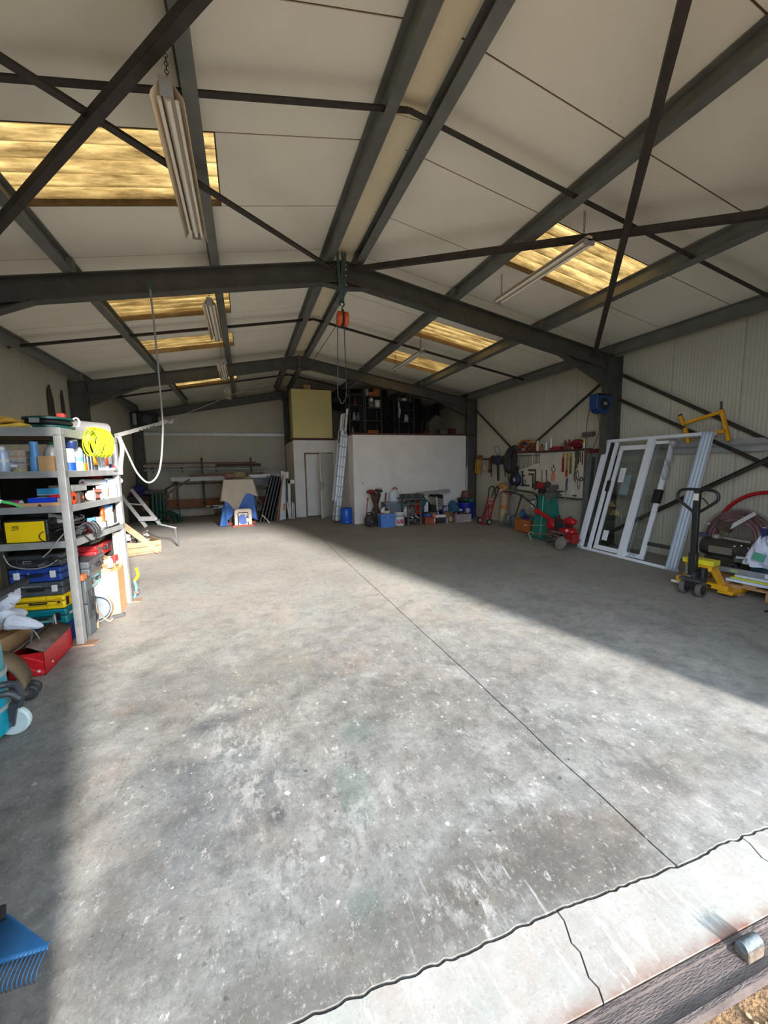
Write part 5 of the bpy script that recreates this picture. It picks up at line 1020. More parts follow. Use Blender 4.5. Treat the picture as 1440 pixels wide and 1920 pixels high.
def drape(zbot, hx, hy, top, slope, amp, ph):   # skirt of a cloth laid over a box
    def fn(u, v):
        a = 2 * math.pi * u; c, s_ = math.cos(a), math.sin(a); k = max(abs(c) / hx, abs(s_) / hy); x, y = c / k, s_ / k
        if v < .3: q = v / .3; return (x * q, y * q, top + .02 * math.sin(a * 3) * q)
        q = (v - .3) / .7; zb = zbot(a); f = 1 + slope * q + amp * q * math.sin(9 * a + ph) ; return (x * f, y * f, top - .01 - (top - zb) * q)
    return fn
MB().grid(drape(lambda a: .74 + .18 * math.sin(a * 2 + 2.5) + .12 * math.sin(a * 5 + 1), .40, .32, 1.30, .22, .05, 0), 72, 20).build('sheet', CREAMC, ct, solid=.006)
c2 = thing('blue_cover', 'blue plastic cover hanging out from under the beige dust sheet', 'cover', (-.2, 12.05, 0)); MB().grid(drape(lambda a: .30 + .18 * math.sin(3 * a), .385, .308, 1.20, .14, .04, 1), 72, 18).build('cover', mat((58, 104, 180), .6, 0, .1, 4, name='blue_sheet'), c2, solid=.004)
MB().add([(-.46, -.30, .55), (-.36, -.34, .55), (-.34, -.40, .02), (-.50, -.42, .015), (-.56, -.38, .02)], [(0, 1, 2, 3, 4)]).build('hanging_tail', mat((70, 118, 192), .6, 0, .1, 4), c2, solid=.004)
o = thing('rag_bundle', 'pink and yellow rags lying on top of the beige dust sheet', 'rags', (-.32, 12.15, 1.335)); MB().sphere((-.12, 0, .05), (.16, .15, .09), 14, 8).build('pink_rag', mat((150, 112, 104), .9, 0, .2, 12), o); MB().sphere((.15, .06, .08), (.2, .16, .12), 14, 8).build('yellow_rag', mat((140, 132, 92), .9, 0, .2, 12), o)
cp = thing('carrying_case', 'cream case with round blue face standing before the blue cover', 'case', (-.13, 11.46, 0.0), 3)
m_ = MB(); CRM = mat((214, 196, 178), .6, 0, .06)
MB().prism([(-.23, .04), (.23, .04), (.23, .44), (.19, .49), (-.17, .49), (-.22, .44)], .14, Matrix.Translation((0, .14, 0)) @ Matrix.Rotation(R(90), 4, 'X')).build('shell', CRM, cp, bevel=.012)
MB().span((-.28, -.03, 0), (.28, .18, .04)).build('red_skid', mat((150, 56, 36), .6), cp); MB().cyl((0, 0.0, .20), (0, -.02, .20), .135, n=28).build('blue_disc', mat((66, 92, 168), .35, 0, .15, 12), cp, bevel=.01); MB().cyl((0, -.0, .20), (0, -.012, .20), .15, n=28).build('disc_rim', LGREY, cp)
MB().sphere((.06, -.03, .29), (.022, .01, .022)).build('knob', WHITE, cp); MB().box((.11, -.025, .18), (.06, .01, .10)).build('label', CRM, cp); MB().tube([(-.13, -.012, .05), (-.13, -.012, .37), (-.11, -.012, .39), (.11, -.012, .39), (.13, -.012, .37), (.13, -.012, .05)], .012, 6).build('dark_frame', BLACK, cp)
# trestle and boards leaning toward the partition
o = thing('sash_frame', 'white and grey sash frame lying behind the dark panels at the back', 'sash', (.10, 13.4, 1.30), 0)
MB().span((0, 0, .05), (.95, .05, .10)).build('top_rail', mat((214, 220, 224), .4), o); MB().span((.05, -.02, .0), (.55, .03, .045)).build('lower_rail', WHITE, o); MB().span((.62, -.02, .0), (.74, .03, .045)).build('corner_piece', WHITE, o)
MB().span((.05, .06, -.25), (.62, .09, .04)).build('grey_panel', mat((96, 100, 106), .5), o)
for x in (.1, .8): MB().bar((x, .03, .02), (x - .05, .10, -1.30), .03, .03).build('leg', BLACK, o)
o = thing('trestle', 'dark trestle legs crossing behind the dark leaning panels', 'trestle', (.35, 12.9, 0)); MB().bar((-.25, 0, 1.0), (.35, 0, .02), .06, .05, (0, 1, 0)).build('leg', DGREY, o); MB().bar((.4, .05, 1.0), (.0, .05, .02), .06, .05, (0, 1, 0)).build('leg', DGREY, o); MB().span((-.15, -.03, .93), (.55, .1, 1.0)).build('beam', BLACK, o)
DPB = mat((13, 16, 22), .6, 0, .2, name='dark_glossy_panel')
for k in range(5):
    o = thing('glossy_board', ('dark glossy panel, front of the five leaning left of the white boards', 'dark glossy panel, second of the five leaning ones', 'dark glossy panel in the middle of the five leaning ones', 'dark glossy panel, fourth of the five leaning ones', 'dark glossy panel nearest the white boards')[k], 'panel', (.32 + k * .105, 12.35 + .05 * k, 0), 0, 'dark leaning panels', (-2, 17 - k * .8, 0))
    MB().span((-.014, -.35, .01), (.014, .35, 1.46 - .03 * k)).build('board', DPB, o); MB().span((-.018, -.355, .01), (.018, -.345, 1.46 - .03 * k)).build('edge_trim', BLACK, o)
for k, (x, c, h, lab) in enumerate(((.80, (146, 104, 70), 1.42, 'brown wooden lath leaning between the dark panels and white boards'), (.86, (120, 84, 60), 1.35, 'darker wooden lath beside the brown one'), (.915, (220, 216, 210), 1.15, 'short white lath behind the wooden laths'))):
    o = thing('lath', lab, 'lath', (x, 11.95 + .12 * k, .01), 0, None, (0, 10 - 2 * k, 0)); MB().span((-.014, -.02, 0), (.014, .02, h)).build('lath', mat(c, .7, 0, .15), o)
for k, (x, w_, h, c, lab) in enumerate(((.98, .07, 1.5, (214, 214, 210), 'white board with slanted end leaning at the middle post'), (1.06, .10, 1.42, (200, 208, 210), 'pale blue white board with orange sticker leaning at the middle post'), (1.25, .07, 1.22, (216, 212, 206), 'shorter white board with hooked top next to the partition corner'))):
    o = thing('white_board', lab, 'board', (x, 12.35 + .1 * k, .005), 0, None, (0, 3 - k, 0)); MB().span((-w_ / 2, 0, 0), (w_ / 2, .03, h)).build('board', mat(c, .5, 0, .05), o, bevel=.003)
    if k == 0: MB().span((w_ / 2, 0, h - .22), (w_ / 2 + .16, .03, h - .02)).build('cross_piece', mat((196, 190, 182), .6, 0, .1), o)
    if k == 1:
        s_ = MB().span((-.035, -.004, .28), (.035, .0, .50)).build('orange_sticker', mat((222, 150, 40), .5), o)
        for q in range(4): MB().span((-.022, -.006, .31 + q * .045), (.022, -.004, .33 + q * .045)).build('print', BLACK, s_)
    if k == 2: MB().span((-.035, 0, h - .12), (.16, .03, h)).build('hook_piece', mat((216, 212, 206), .5, 0, .05), o); MB().span((-.05, -.01, 0), (-.035, .03, h)).build('edge', LGREY, o)
for k, x in enumerate((1.22, 1.30, 1.36)):
    o = thing('short_rail', ('short white rail leaning by the partition corner, on its board side', 'short white rail in the middle by the partition corner', 'short white rail touching the partition corner')[k], 'rail', (x, 12.42, .01), 0, 'short white rails', (0, (-6, 4, 2)[k], 0)); MB().span((-.016, 0, 0), (.016, .03, .56 - .03 * k)).build('rail', WHITE, o, bevel=.003); MB().span((-.018, -.002, .54 - .03 * k), (.018, .032, .56 - .03 * k)).build('end_cap', LGREY, o)
o = thing('marker_stick', 'short white stick propped low before the dark panels', 'stick', (.38, 11.75, .0)); MB().cyl((0, 0, .26), (.10, 0, .15), .012).build('stick', WHITE, o); MB().cyl((.11, 0, .14), (.20, 0, .012), .011).build('stick_end', WHITE, o); MB().cyl((.10, 0, .15), (.11, 0, .14), .009).build('joint', BLACK, o)
# aluminium extension ladder against the recess
ld = thing('extension_ladder', 'triple aluminium extension ladder leaning in the recess beside the blue barrel', 'ladder', (2.45, 10.98, 0.0))
LEAN = .128
def stile(x0, y, z0, z1, nm='stile'):
    A = Vector((x0 + LEAN * z0, y, z0)); B = Vector((x0 + LEAN * z1, y, z1)); s_ = MB().bar(A, B, .026, .056, (1, 0, 0)).build(nm, ALU, ld)
    return s_
for k, (x0, z0, z1) in enumerate(((.0, .03, 2.52), (-.072, .03, 2.62), (-.142, .62, 2.66))):
    for y in (0, .36): s_ = stile(x0, y, z0, z1); 
    zz = z0 + .16
    while zz < z1 - .05:
        x = x0 + LEAN * zz; MB().cyl((x, -.0, zz), (x, .36, zz), .014, n=8).build('rung', ALU, ld); MB().cyl((x, -.017, zz), (x, -.0135, zz), .016, n=8).build('rung_end', BLACK, ld); zz += .28
s_ = stile(-.05, 0, 2.5, 3.22); stile(-.05, .36, 2.5, 3.15); stile(-.115, .36, 2.3, 3.12)
for zz in (2.74, 3.02): MB().cyl((-.05 + LEAN * zz, -.017, zz), (-.05 + LEAN * zz, -.0135, zz), .016, n=8).build('rung_end', BLACK, ld)
for x in (.0, -.07): MB().span((x - .03, -.02, 0), (x + .035, .02, .06)).build('foot', BLACK, ld)
bl = thing('barrel', 'squat blue plastic barrel standing at the foot of the ladder', 'barrel', (2.625, 10.72, 0))
MB().lathe([(.13, 0), (.155, .015), (.16, .06), (.155, .075), (.16, .09), (.16, .36), (.155, .375), (.16, .39), (.158, .42), (.14, .44), (.135, .43), (0, .425)], 30).build('body', mat((28, 92, 196), .35, 0, .06, name='barrel_blue'), bl); MB().torus((0, 0, .435), .143, .012, 'Z', 30, 6).build('rim', mat((24, 80, 176), .4), bl); MB().cyl((.06, -.04, .425), (.06, -.04, .445), .03).build('bung', NAVY, bl)
# clutter in front of the partition ---------------------------------
DKB = mat((74, 54, 46), .7, 0, .3, 10, name='worn_brown'); OLIVE = mat((62, 72, 66), .6, 0, .2)
o = thing('tool_bundle', 'bundle of brown brooms and handles standing upright at the partition corner', 'tool bundle', (3.27, 10.02, 0)); r8 = random.Random(2)
for k in range(36):
    a = r8.uniform(0, 6.28); r0 = r8.uniform(.05, .30); x0, y0 = r0 * math.cos(a), .12 * math.sin(a); h = r8.uniform(.78, .98)
    MB().tube(smooth_path([(x0, y0, 0), (x0 * .35 + .01, y0 * .4, h * .45), ((.02 + r8.uniform(-.15, .13)), y0 * .3, h)], 4), r8.uniform(.011, .018), 6).build('handle', (DKB, mat((96, 64, 50), .7, 0, .2), BLACK, DKB)[k % 4], o)
MB().sphere((-.12, 0, .92), (.13, .07, .06), 12, 6).build('red_broom_head', mat((126, 42, 40), .8, 0, .3, 30), o); MB().box((.1, -.02, .94), (.2, .05, .07), (0, 12, 0)).build('black_head', BLACK, o); MB().torus((.12, 0, .93), .08, .008, 'Y', 16, 5, 0, 200).build('wire_loop', DGREY, o)
MB().tube([(-.3, -.02, .02), (-.22, -.02, .70)], .014, 7).build('red_handle', mat((170, 50, 66), .5), o); MB().sphere((-.22, -.02, .72), (.03, .03, .04), 10, 6).build('red_grip', RED, o)
for k in range(6): MB().tube(smooth_path([(.22, .0, .02), (.25, .03 * k - .08, .3), (.20 + .015 * k, .02, .55), (.25 + .008 * k, 0, .60 - .02 * k)], 5), .010, 6).build('hose', BLACK if k % 2 else DGREY, o)
for k, (x, lab, c) in enumerate(((3.02, 'dark tyre-like black bag slumped at the foot of the broom bundle', (56, 44, 48)), (3.36, 'black canister bag on the crate side of the broom bundle', (44, 46, 50)))):
    o = thing('tool_bag', lab, 'bag', (x, 9.80 if k == 0 else 9.90, 0)); MB().sphere((0, 0, .17), (.14, .1, .17), 16, 9).build('bag', mat(c, .7, 0, .3, 8), o); MB().torus((0, -.02, .30), .09, .016, 'Y', 16, 6, 0, 180).build('handle', BLACK, o); MB().torus((0, -.09, .15), .08, .01, 'Y', 18, 5).build('piping', DGREY, o)
    MB().cyl((.03, -.1, .16), (.03, -.115, .16), .018).build('badge', LGREY, o)
bb = thing('tool_chest', 'pale blue metal chest on the floor in front of the grey crate', 'chest', (3.44, 9.62, 0)); LB = mat((84, 130, 206), .5, 0, .08, name='pale_blue')
MB().span((-.19, -.12, 0), (.19, .15, .26)).build('body', LB, bb, bevel=.008); MB().span((-.2, -.13, .265), (.2, .16, .36)).build('lid', LB, bb, bevel=.01); MB().span((-.03, -.14, .25), (.03, -.12, .31)).build('latch', LGREY, bb)
o = thing('sponge_pack', 'cream and dark packet on the pale blue chest lid', 'packet', (3.44, 9.64, .362)); MB().span((-.08, -.05, 0), (.08, .05, .07)).build('pack', mat((204, 186, 158), .7, 0, .2), o, bevel=.004); MB().sphere((.02, 0, .09), (.04, .03, .035), 10, 6).build('knob', BLACK, o)
o = thing('bottle', 'white squeeze bottle with red base lying on the pale blue chest', 'bottle', (3.30, 9.6, .365), 0, None, (0, 25, 0)); MB().lathe([(.03, 0), (.045, .02), (.045, .12), (.02, .16), (.015, .19)], 14).build('body', WHITE, o); MB().lathe([(.047, .0), (.047, .03)], 14).build('base', RED, o)
bk = thing('bucket', 'white plastic bucket with big red letters beside the pale blue chest', 'bucket', (3.84, 9.72, 0))
MB().lathe([(.125, 0), (.13, .01), (.148, .30), (.155, .305), (.155, .325), (.148, .33), (.148, .345), (.14, .345), (.138, .30), (.12, .02), (0, .015)], 28).build('body', WHITE, bk); MB().lathe([(.1342, .045), (.1428, .21)], 28).build('label', mat((230, 214, 220), .6), bk)
MB().lathe([(.149, .255), (.1512, .285)], 28).build('band', mat((120, 134, 150), .5), bk)
for k, x in enumerate((-.085, -.03, .025, .08)):
    yy = -math.sqrt(max(.001, .141 ** 2 - x * x)) - .004
    for d, ln in ((-16, .125), (16, .125))[:1 if k == 3 else 2]: MB().box((x + d * .0009, yy, .125), (.019, .004, ln), (0, d if k % 2 == 0 else -d, math.degrees(math.atan2(x, .14)))).build('red_letter', RED, bk)
MB().torus((0, 0, .33), .155, .005, 'X', 20, 5, 180, 360).build('handle_wire', CHROME, bk)
gc = thing('stacking_crate', 'grey folded stacking crate behind the pale blue chest', 'crate', (3.84, 10.20, 0)); GCM = mat((116, 122, 130), .6, 0, .08, name='crate_grey')
m_ = MB(); m_.span((-.27, -.18, 0), (.30, .20, .01)); m_.span((-.27, -.18, 0), (.30, -.17, .58)); m_.span((-.27, .19, 0), (.30, .20, .58)); m_.span((-.27, -.18, 0), (-.26, .2, .58)); m_.span((.29, -.18, 0), (.30, .2, .58)); m_.build('walls', GCM, gc)
MB().span((-.29, -.20, .55), (.32, .22, .60)).build('rim', mat((128, 134, 142), .6), gc, bevel=.004)
for x in (-.1, .1): MB().span((x - .01, -.19, .02), (x + .01, -.18, .55)).build('rib', GCM, gc)
MB().span((.18, -.19, .42), (.28, -.178, .54)).build('label', mat((150, 160, 164), .5), gc)
MB().span((-.26, -.17, .5), (.29, .19, .55)).build('contents', DGREY, gc)
j = thing('jerrycan', 'milky jerrycan with red cap standing on the grey crate', 'jerrycan', (3.88, 10.18, .602), 0)
MB().lathe([(.13, 0), (.145, .015), (.145, .22), (.10, .29), (.05, .32), (.05, .34)], 22, None, 1.05, .7).build('body', mat((196, 204, 212), .4, 0, .04, name='milky_plastic'), j); MB().torus((.03, 0, .33), .06, .018, 'Y', 16, 6, 0, 180).build('handle', mat((150, 30, 44), .5), j); MB().cyl((.13, -.02, .17), (.19, -.04, .19), .022).build('spigot', mat((140, 50, 60), .5), j)
o = thing('fence_stake', 'dark reddish stake leaning behind the milky jerrycan', 'stake', (3.60, 10.28, 0), 0, None, (0, 5, 0)); MB().span((-.015, -.015, 0), (.015, .015, .86)).build('stake', mat((104, 60, 62), .7), o)
# work table with machine
wt = thing('work_table', 'dark steel work table with thick frame in front of the partition', 'table', (4.02, 9.52, 0)); TBM = mat((86, 92, 92), .55, .1, .25, 8, name='table_steel')
for x, y in ((.0, 0), (.36, 0), (.0, .42), (.36, .42)): MB().span((x - .022, y - .022, 0), (x + .022, y + .022, .70)).build('leg', TBM, wt)
for y in (0, .42): MB().span((-.1, y - .02, .56), (.40, y + .02, .60)).build('rail', TBM, wt)
MB().span((-.14, -.06, .70), (.46, .48, .735)).build('top', TBM, wt, bevel=.004); MB().span((-.0, -.01, .16), (.36, .43, .18)).build('lower_shelf', DGREY, wt)
mc = thing('cast_machine', 'dark cast machine block bolted along the work table front', 'machine', (4.02, 9.5, .737)); MB().span((-.12, -.02, 0), (.42, .24, .11)).build('body', OLIVE, mc, bevel=.01); MB().span((-.02, -.03, .02), (.28, -.02, .10)).build('face_plate', mat((50, 58, 54), .5), mc); MB().span((.10, -.035, .03), (.115, -.03, .09)).build('slot', LGREY, mc); MB().span((-.16, .02, .0), (-.12, .2, .06)).build('end_lug', DGREY, mc)
MB().cyl((.42, .1, .05), (.50, .1, .05), .03).build('screw', CHROME, mc)
for k, (x, c, lab) in enumerate(((4.06, (212, 206, 190), 'pale sack piece under the work table on its crate side'), (4.22, (96, 92, 88), 'dark machine part under the middle of the work table'))):
    o = thing('machine_part', lab, 'part', (x, 9.72, .182)); MB().sphere((0, 0, .17), (.09, .1, .17), 12, 8).build('part', mat(c, .6, 0, .2), o); MB().cyl((.02, -.1, .1), (.10, -.14, .22), .012).build('lever', CHROME, o); MB().cyl((.05, -.12, .06), (.13, -.16, .01), .012).build('bar', ALU, o)
o = thing('hanging_cloths', 'red and orange cloths hanging behind the work table', 'cloths', (4.58, 10.08, 0)); 
for k, (x, w_, z0, c) in enumerate(((-.26, .2, .12, (150, 30, 26)), (-.08, .2, .22, (196, 60, 34)), (.10, .18, .20, (190, 84, 40)))): MB().grid(lambda u, v: (x - w_ / 2 + w_ * u, .03 * math.sin(u * 9 + k) + .0, z0 + (.62 - z0) * v + .02 * math.sin(u * 6)), 12, 8).build('cloth', mat(c, .85, 0, .2, 8), o, solid=.008)
MB().span((-.4, -.02, .60), (.24, .02, .63)).build('rail', DKB, o); 
for x in (-.38, .22): MB().span((x - .02, -.02, 0), (x + .02, .02, .61)).build('post', DKB, o)
o = thing('timber_beam', 'long grey timber beam lying from the table to the vinyl sign', 'timber', (4.70, 10.14, .74), 0, None, (0, -3, 3)); MB().span((-.16, -.05, 0), (.92, .05, .10)).build('beam', mat((150, 148, 144), .7, 0, .12, 5), o, bevel=.004)
o = thing('chequer_plate', 'tilted striped metal plate under the grey timber beam', 'plate', (5.12, 10.0, .46), 0, None, (-30, 12, 0)); MB().span((-.22, -.01, 0), (.22, .01, .26)).build('plate', mat((140, 136, 130), .5), o)
for k in range(5): MB().span((-.2, -.014, .02 + .048 * k), (.18, -.01, .04 + .048 * k)).build('rib', mat((108, 104, 100), .5), o)
MB().span((-.24, -.05, .24), (.2, .03, .34)).build('dark_frame', BLACK, o)
for k, (x, y, lab) in enumerate(((5.16, 9.98, 'near'), (5.30, 10.2, 'far'))):
    o = thing('prop_leg', 'pale grey prop holding up the grey timber beam, %s one of two' % ('first' if k == 0 else 'second'), 'prop', (x, y, 0), 0, None, (0, -6, 0)); MB().span((-.02, -.02, 0), (.02, .02, .70)).build('post', mat((186, 184, 180), .6, 0, .1), o)
bnd = thing('storage_bench', 'dark slatted low bench behind the tins under the grey timber beam', 'bench', (4.95, 10.1, 0))
for k in range(4): MB().span((-.36, -.20 + .1 * k, .28), (.40, -.12 + .1 * k, .30)).build('slat', mat((40, 40, 40), .7), bnd)
for x in (-.32, .36): MB().span((x - .02, -.2, 0), (x + .02, .2, .28)).build('end', mat((40, 40, 40), .7), bnd)
o = thing('teal_case', 'dark teal power tool case standing on the low slatted bench', 'tool case', (4.72, 10.08, .302)); MB().span((-.12, -.1, 0), (.12, .1, .33)).build('case', mat((24, 84, 96), .5, 0, .15), o, bevel=.03); MB().cyl((.05, -.1, .22), (.05, -.112, .22), .03).build('badge', LGREY, o); MB().torus((0, 0, .33), .07, .014, 'Y', 14, 6, 0, 180).build('handle', BLACK, o)
o = thing('dark_case', 'dark green case beside the teal case on the slatted bench', 'tool case', (5.06, 10.1, .302)); MB().span((-.13, -.1, 0), (.13, .1, .22)).build('case', mat((30, 44, 38), .6), o, bevel=.02); MB().torus((0, 0, .22), .06, .012, 'Y', 14, 6, 0, 180).build('handle', BLACK, o)
FL = ((4.72, 9.7, .09, .22, (28, 60, 130), 'blue tool roll on the reddish timber box', 'roll', .22), (4.86, 9.66, .05, .21, (226, 110, 60), 'orange and white spray can on the floor pile by the table', 'can', .0), (4.80, 9.78, .03, .16, (224, 226, 226), 'white aerosol standing behind the orange spray can', 'can', .22))
tx = thing('timber_box', 'reddish timber box on the floor beside the work table leg', 'box', (4.65, 9.62, 0)); MB().span((-.13, -.08, 0), (.14, .12, .20)).build('body', mat((140, 70, 50), .7, 0, .2), tx, bevel=.004); MB().span((-.12, -.085, .05), (.13, -.08, .15)).build('front_board', mat((156, 82, 56), .7, 0, .2), tx)
tr_ = thing('tool_roll', 'blue tool tray lying on the reddish timber box', 'tray', (4.63, 9.64, .202)); MB().span((-.12, -.06, 0), (.13, .08, .08)).build('tray', mat((26, 62, 140), .5, 0, .1), tr_, bevel=.01); MB().span((-.02, -.065, .03), (.05, -.06, .06)).build('label', LGREY, tr_)
for k, (x, y, h, r, c, c2, lab) in enumerate(((4.84, 9.66, .21, .055, (222, 102, 56), (230, 226, 220), 'orange and white tin standing by the reddish timber box'), (4.78, 9.93, .22, .035, (216, 218, 218), (230, 230, 230), 'white tube standing on the slatted bench front'), (4.71, 9.9, .14, .035, (210, 214, 216), (200, 204, 206), 'short white tub on the slatted bench front'), (5.44, 9.72, .15, .045, (210, 214, 214), (216, 216, 216), 'white bottle by the brown sack and pale crate'))):
    zz = .302 if k in (1, 2) else (.19 if k == 0 else .0); zz = 0 if k == 0 else zz
    o = thing('tin', lab, 'tin', (x, y if k not in (1, 2) else y + .02, zz)); MB().lathe([(r, 0), (r, h), (r * .5, h + .02), (r * .4, h + .05), (0, h + .05)], 16).build('body', mat(c, .5), o); MB().lathe([(r * 1.02, h * .25), (r * 1.02, h * .65)], 16).build('label', mat(c2, .5), o)
sx = thing('plaster_bags', 'dark crate topped with white splattered bags on the floor by the tins', 'crate', (5.03, 9.62, 0)); MB().span((-.15, -.1, 0), (.15, .12, .15)).build('crate', mat((60, 44, 48), .7, 0, .3), sx, bevel=.006)
for k, (x, y) in enumerate(((-.08, 0), (.07, -.02), (0, .06))): MB().sphere((x, y, .19), (.10, .08, .05), 12, 6).build('bag', mat((214, 214, 218), .8, 0, .25, 30), sx)
MB().lathe([(.03, 0), (.03, .12), (.012, .16)], 12, Matrix.Translation((.13, -.13, 0))).build('small_bottle', mat((130, 140, 160), .4), sx)
sk = thing('brown_sack', 'brown paper sack with pale patch standing on the floor by the pale crate', 'sack', (5.26, 9.60, 0)); MB().grid(lambda u, v: ((.14 + .02 * math.sin(6 * u * 6.28)) * math.cos(2 * math.pi * u) * (1 - .25 * v), .10 * math.sin(2 * math.pi * u) * (1 - .2 * v), .30 * v), 26, 7).build('sack', mat((126, 86, 56), .8, 0, .25, 9), sk); MB().sphere((.03, -.09, .11), (.06, .015, .07), 10, 6).build('pale_patch', mat((170, 156, 136), .7, 0, .2), sk); MB().sphere((0, 0, .27), (.11, .08, .03), 12, 6).build('fold', mat((110, 74, 50), .8), sk)
cn = thing('blue_canister', 'blue canister with white stripes behind the brown sack', 'canister', (5.28, 9.85, 0)); MB().lathe([(.10, .0), (.11, .02), (.11, .26), (.08, .34), (.06, .44), (0, .46)], 18).build('body', mat((24, 50, 124), .45, 0, .1), cn)
for k in range(4): MB().box((-.06 + .04 * k, -.085, .36), (.014, .01, .12)).build('stripe', WHITE, cn)
MB().span((-.07, -.117, .24), (.07, -.105, .28)).build('label', mat((190, 200, 220), .5), cn)
pb = thing('pale_crate', 'pale weathered timber crate of odds and ends near the red hand truck', 'crate', (5.64, 9.52, 0))
for k in range(3): MB().span((-.24, -.12, .01 + .075 * k), (.24, -.105, .08 + .075 * k)).build('front_board', mat((166, 150, 146), .75, 0, .18, 6), pb, bevel=.002)
for x in (-.24, .225): MB().span((x, -.105, .01), (x + .015, .14, .23)).build('end_board', mat((150, 134, 130), .75, 0, .18, 6), pb)
MB().span((-.225, -.1, .01), (.225, .14, .16)).build('filling', mat((70, 56, 50), .8, 0, .3), pb); MB().span((-.26, -.1, 0), (-.2, .12, .235)).build('corner_post', mat((120, 100, 104), .7), pb)
r8 = random.Random(9)
for k in range(7): MB().box((r8.uniform(-.18, .16), r8.uniform(-.06, .08), .20 + r8.uniform(0, .08)), (r8.uniform(.06, .16), .07, .05), (r8.uniform(-20, 20), r8.uniform(-20, 20), r8.uniform(0, 90))).build('odd_piece', (DKB, mat((150, 100, 80), .7), BLACK)[k % 3], pb)
MB().box((-.02, .02, .34), (.08, .05, .05)).build('pale_block', mat((180, 186, 172), .6), pb)
o = thing('netted_ball', 'grey white netted ball lying on the pale crate', 'ball', (5.80, 9.46, .245)); MB().sphere((0, 0, .075), .075, 16, 10).build('ball', mat((176, 178, 182), .6, 0, .3, 40), o)
for a in range(3): MB().torus((0, 0, .075), .077, .004, 'XYZ'[a], 18, 4).build('net_band', DGREY, o)
tp = thing('teal_cover', 'dark teal tarpaulin heap behind the pale crate', 'tarpaulin', (5.72, 10.0, 0)); MB().grid(lambda u, v: (-.30 + .44 * u + .02 * math.sin(v * 9), -.2 + .45 * v, .60 * (max(0, math.sin(math.pi * u)) ** .5) * (max(0, math.sin(math.pi * (v * .85 + .1))) ** .6) * (.86 + .1 * math.sin(u * 11 + v * 5))), 24, 16).build('tarpaulin', mat((22, 80, 108), .6, 0, .15, 6), tp, solid=.01)
bb2 = thing('blue_tub', 'deep blue plastic tub between the teal tarpaulin and the corner column', 'tub', (6.10, 10.05, 0)); MB().lathe([(.19, 0), (.21, .02), (.25, .46), (.265, .47), (.265, .50), (.245, .5), (.22, .06), (0, .05)], 24).build('body', mat((20, 40, 150), .45, 0, .08), bb2); MB().span((-.1, -.262, .40), (.1, -.245, .44)).build('handle', NAVY, bb2)
o = thing('green_bucket', 'dark green tub stacked in the deep blue one', 'bucket', (6.08, 10.05, .06)); MB().lathe([(.12, 0), (.19, .44), (.24, .50), (.24, .56), (.2, .56), (.1, .08), (0, .08)], 22).build('body', mat((18, 46, 40), .5, 0, .1), o); MB().span((-.02, -.255, .46), (.10, -.235, .56)).build('bright_patch', mat((30, 120, 84), .5), o)
o = thing('brown_bucket', 'brown bucket upturned beside the corner column', 'bucket', (6.12, 10.08, .63)); MB().lathe([(.16, 0), (.12, .20), (0, .2)], 18).build('body', mat((104, 66, 58), .6, 0, .15), o); MB().lathe([(.165, -.01), (.165, .02)], 18).build('rim', DKB, o)
for k, (y, z0, h, lab) in enumerate(((10.30, .55, 1.0, 'white plastic pipe standing at the column, in front of the tubs'),)):
    o = thing('white_pipe', lab, 'pipe', (6.26, 10.28, 0)); MB().cyl((0, 0, 0), (0, 0, 1.52), .012, n=8).build('pipe', WHITE, o); MB().cyl((0, 0, 1.50), (0, 0, 1.54), .016, n=8).build('collar', LGREY, o)
# tool board on the wall --------------------------------------------
BX = 6.50
tbd = thing('tool_board', 'cream plywood tool board with brown end on the ribbed wall', 'tool board', (BX, 6.2, .86))
PLY = mat((196, 190, 172), .7, 0, .1, 3, name='cream_plywood'); BRW = mat((128, 92, 66), .7, 0, .15, 5)
MB().span((0, 1.46, .08), (.02, 2.12, .99)).build('panel', PLY, tbd); MB().span((.0, 0.0, .0), (.02, 1.455, .97)).build('panel', PLY, tbd)
MB().span((0, -.02, -.0), (.15, .0, .98)).build('end_board', BRW, tbd); MB().span((.12, -.0, .3), (.15, 2.1, .36)).build('batten', BRW, tbd); MB().span((.02, .0, -.03), (.15, 1.45, -.005)).build('bottom_ledge', mat((70, 66, 62), .7), tbd); MB().span((.12, .0, .8), (.15, 2.1, .86)).build('batten', BRW, tbd)
shf = thing('wall_shelf', 'thin dark red shelf along the top of the tool board', 'shelf', (BX - .10, 6.15, 1.862)); MB().span((0, 0, 0), (.25, 2.12, .02)).build('plank', mat((92, 44, 38), .7, 0, .2), shf)
for y in (.1, 1.0, 2.0): MB().span((.10, y, -.0), (.25, y + .03, .0)).build('bracket', DGREY, shf) if False else None
ZS = 1.884
IRON = mat((64, 64, 66), .45, .5, .25, 12, name='dark_iron'); SPN = mat((72, 74, 78), .4, .5, .15, name='spanner_steel')
def hang(name, label, cat, y, z, group=None): return thing(name, label, cat, (BX + .005, y, z), 0, group)
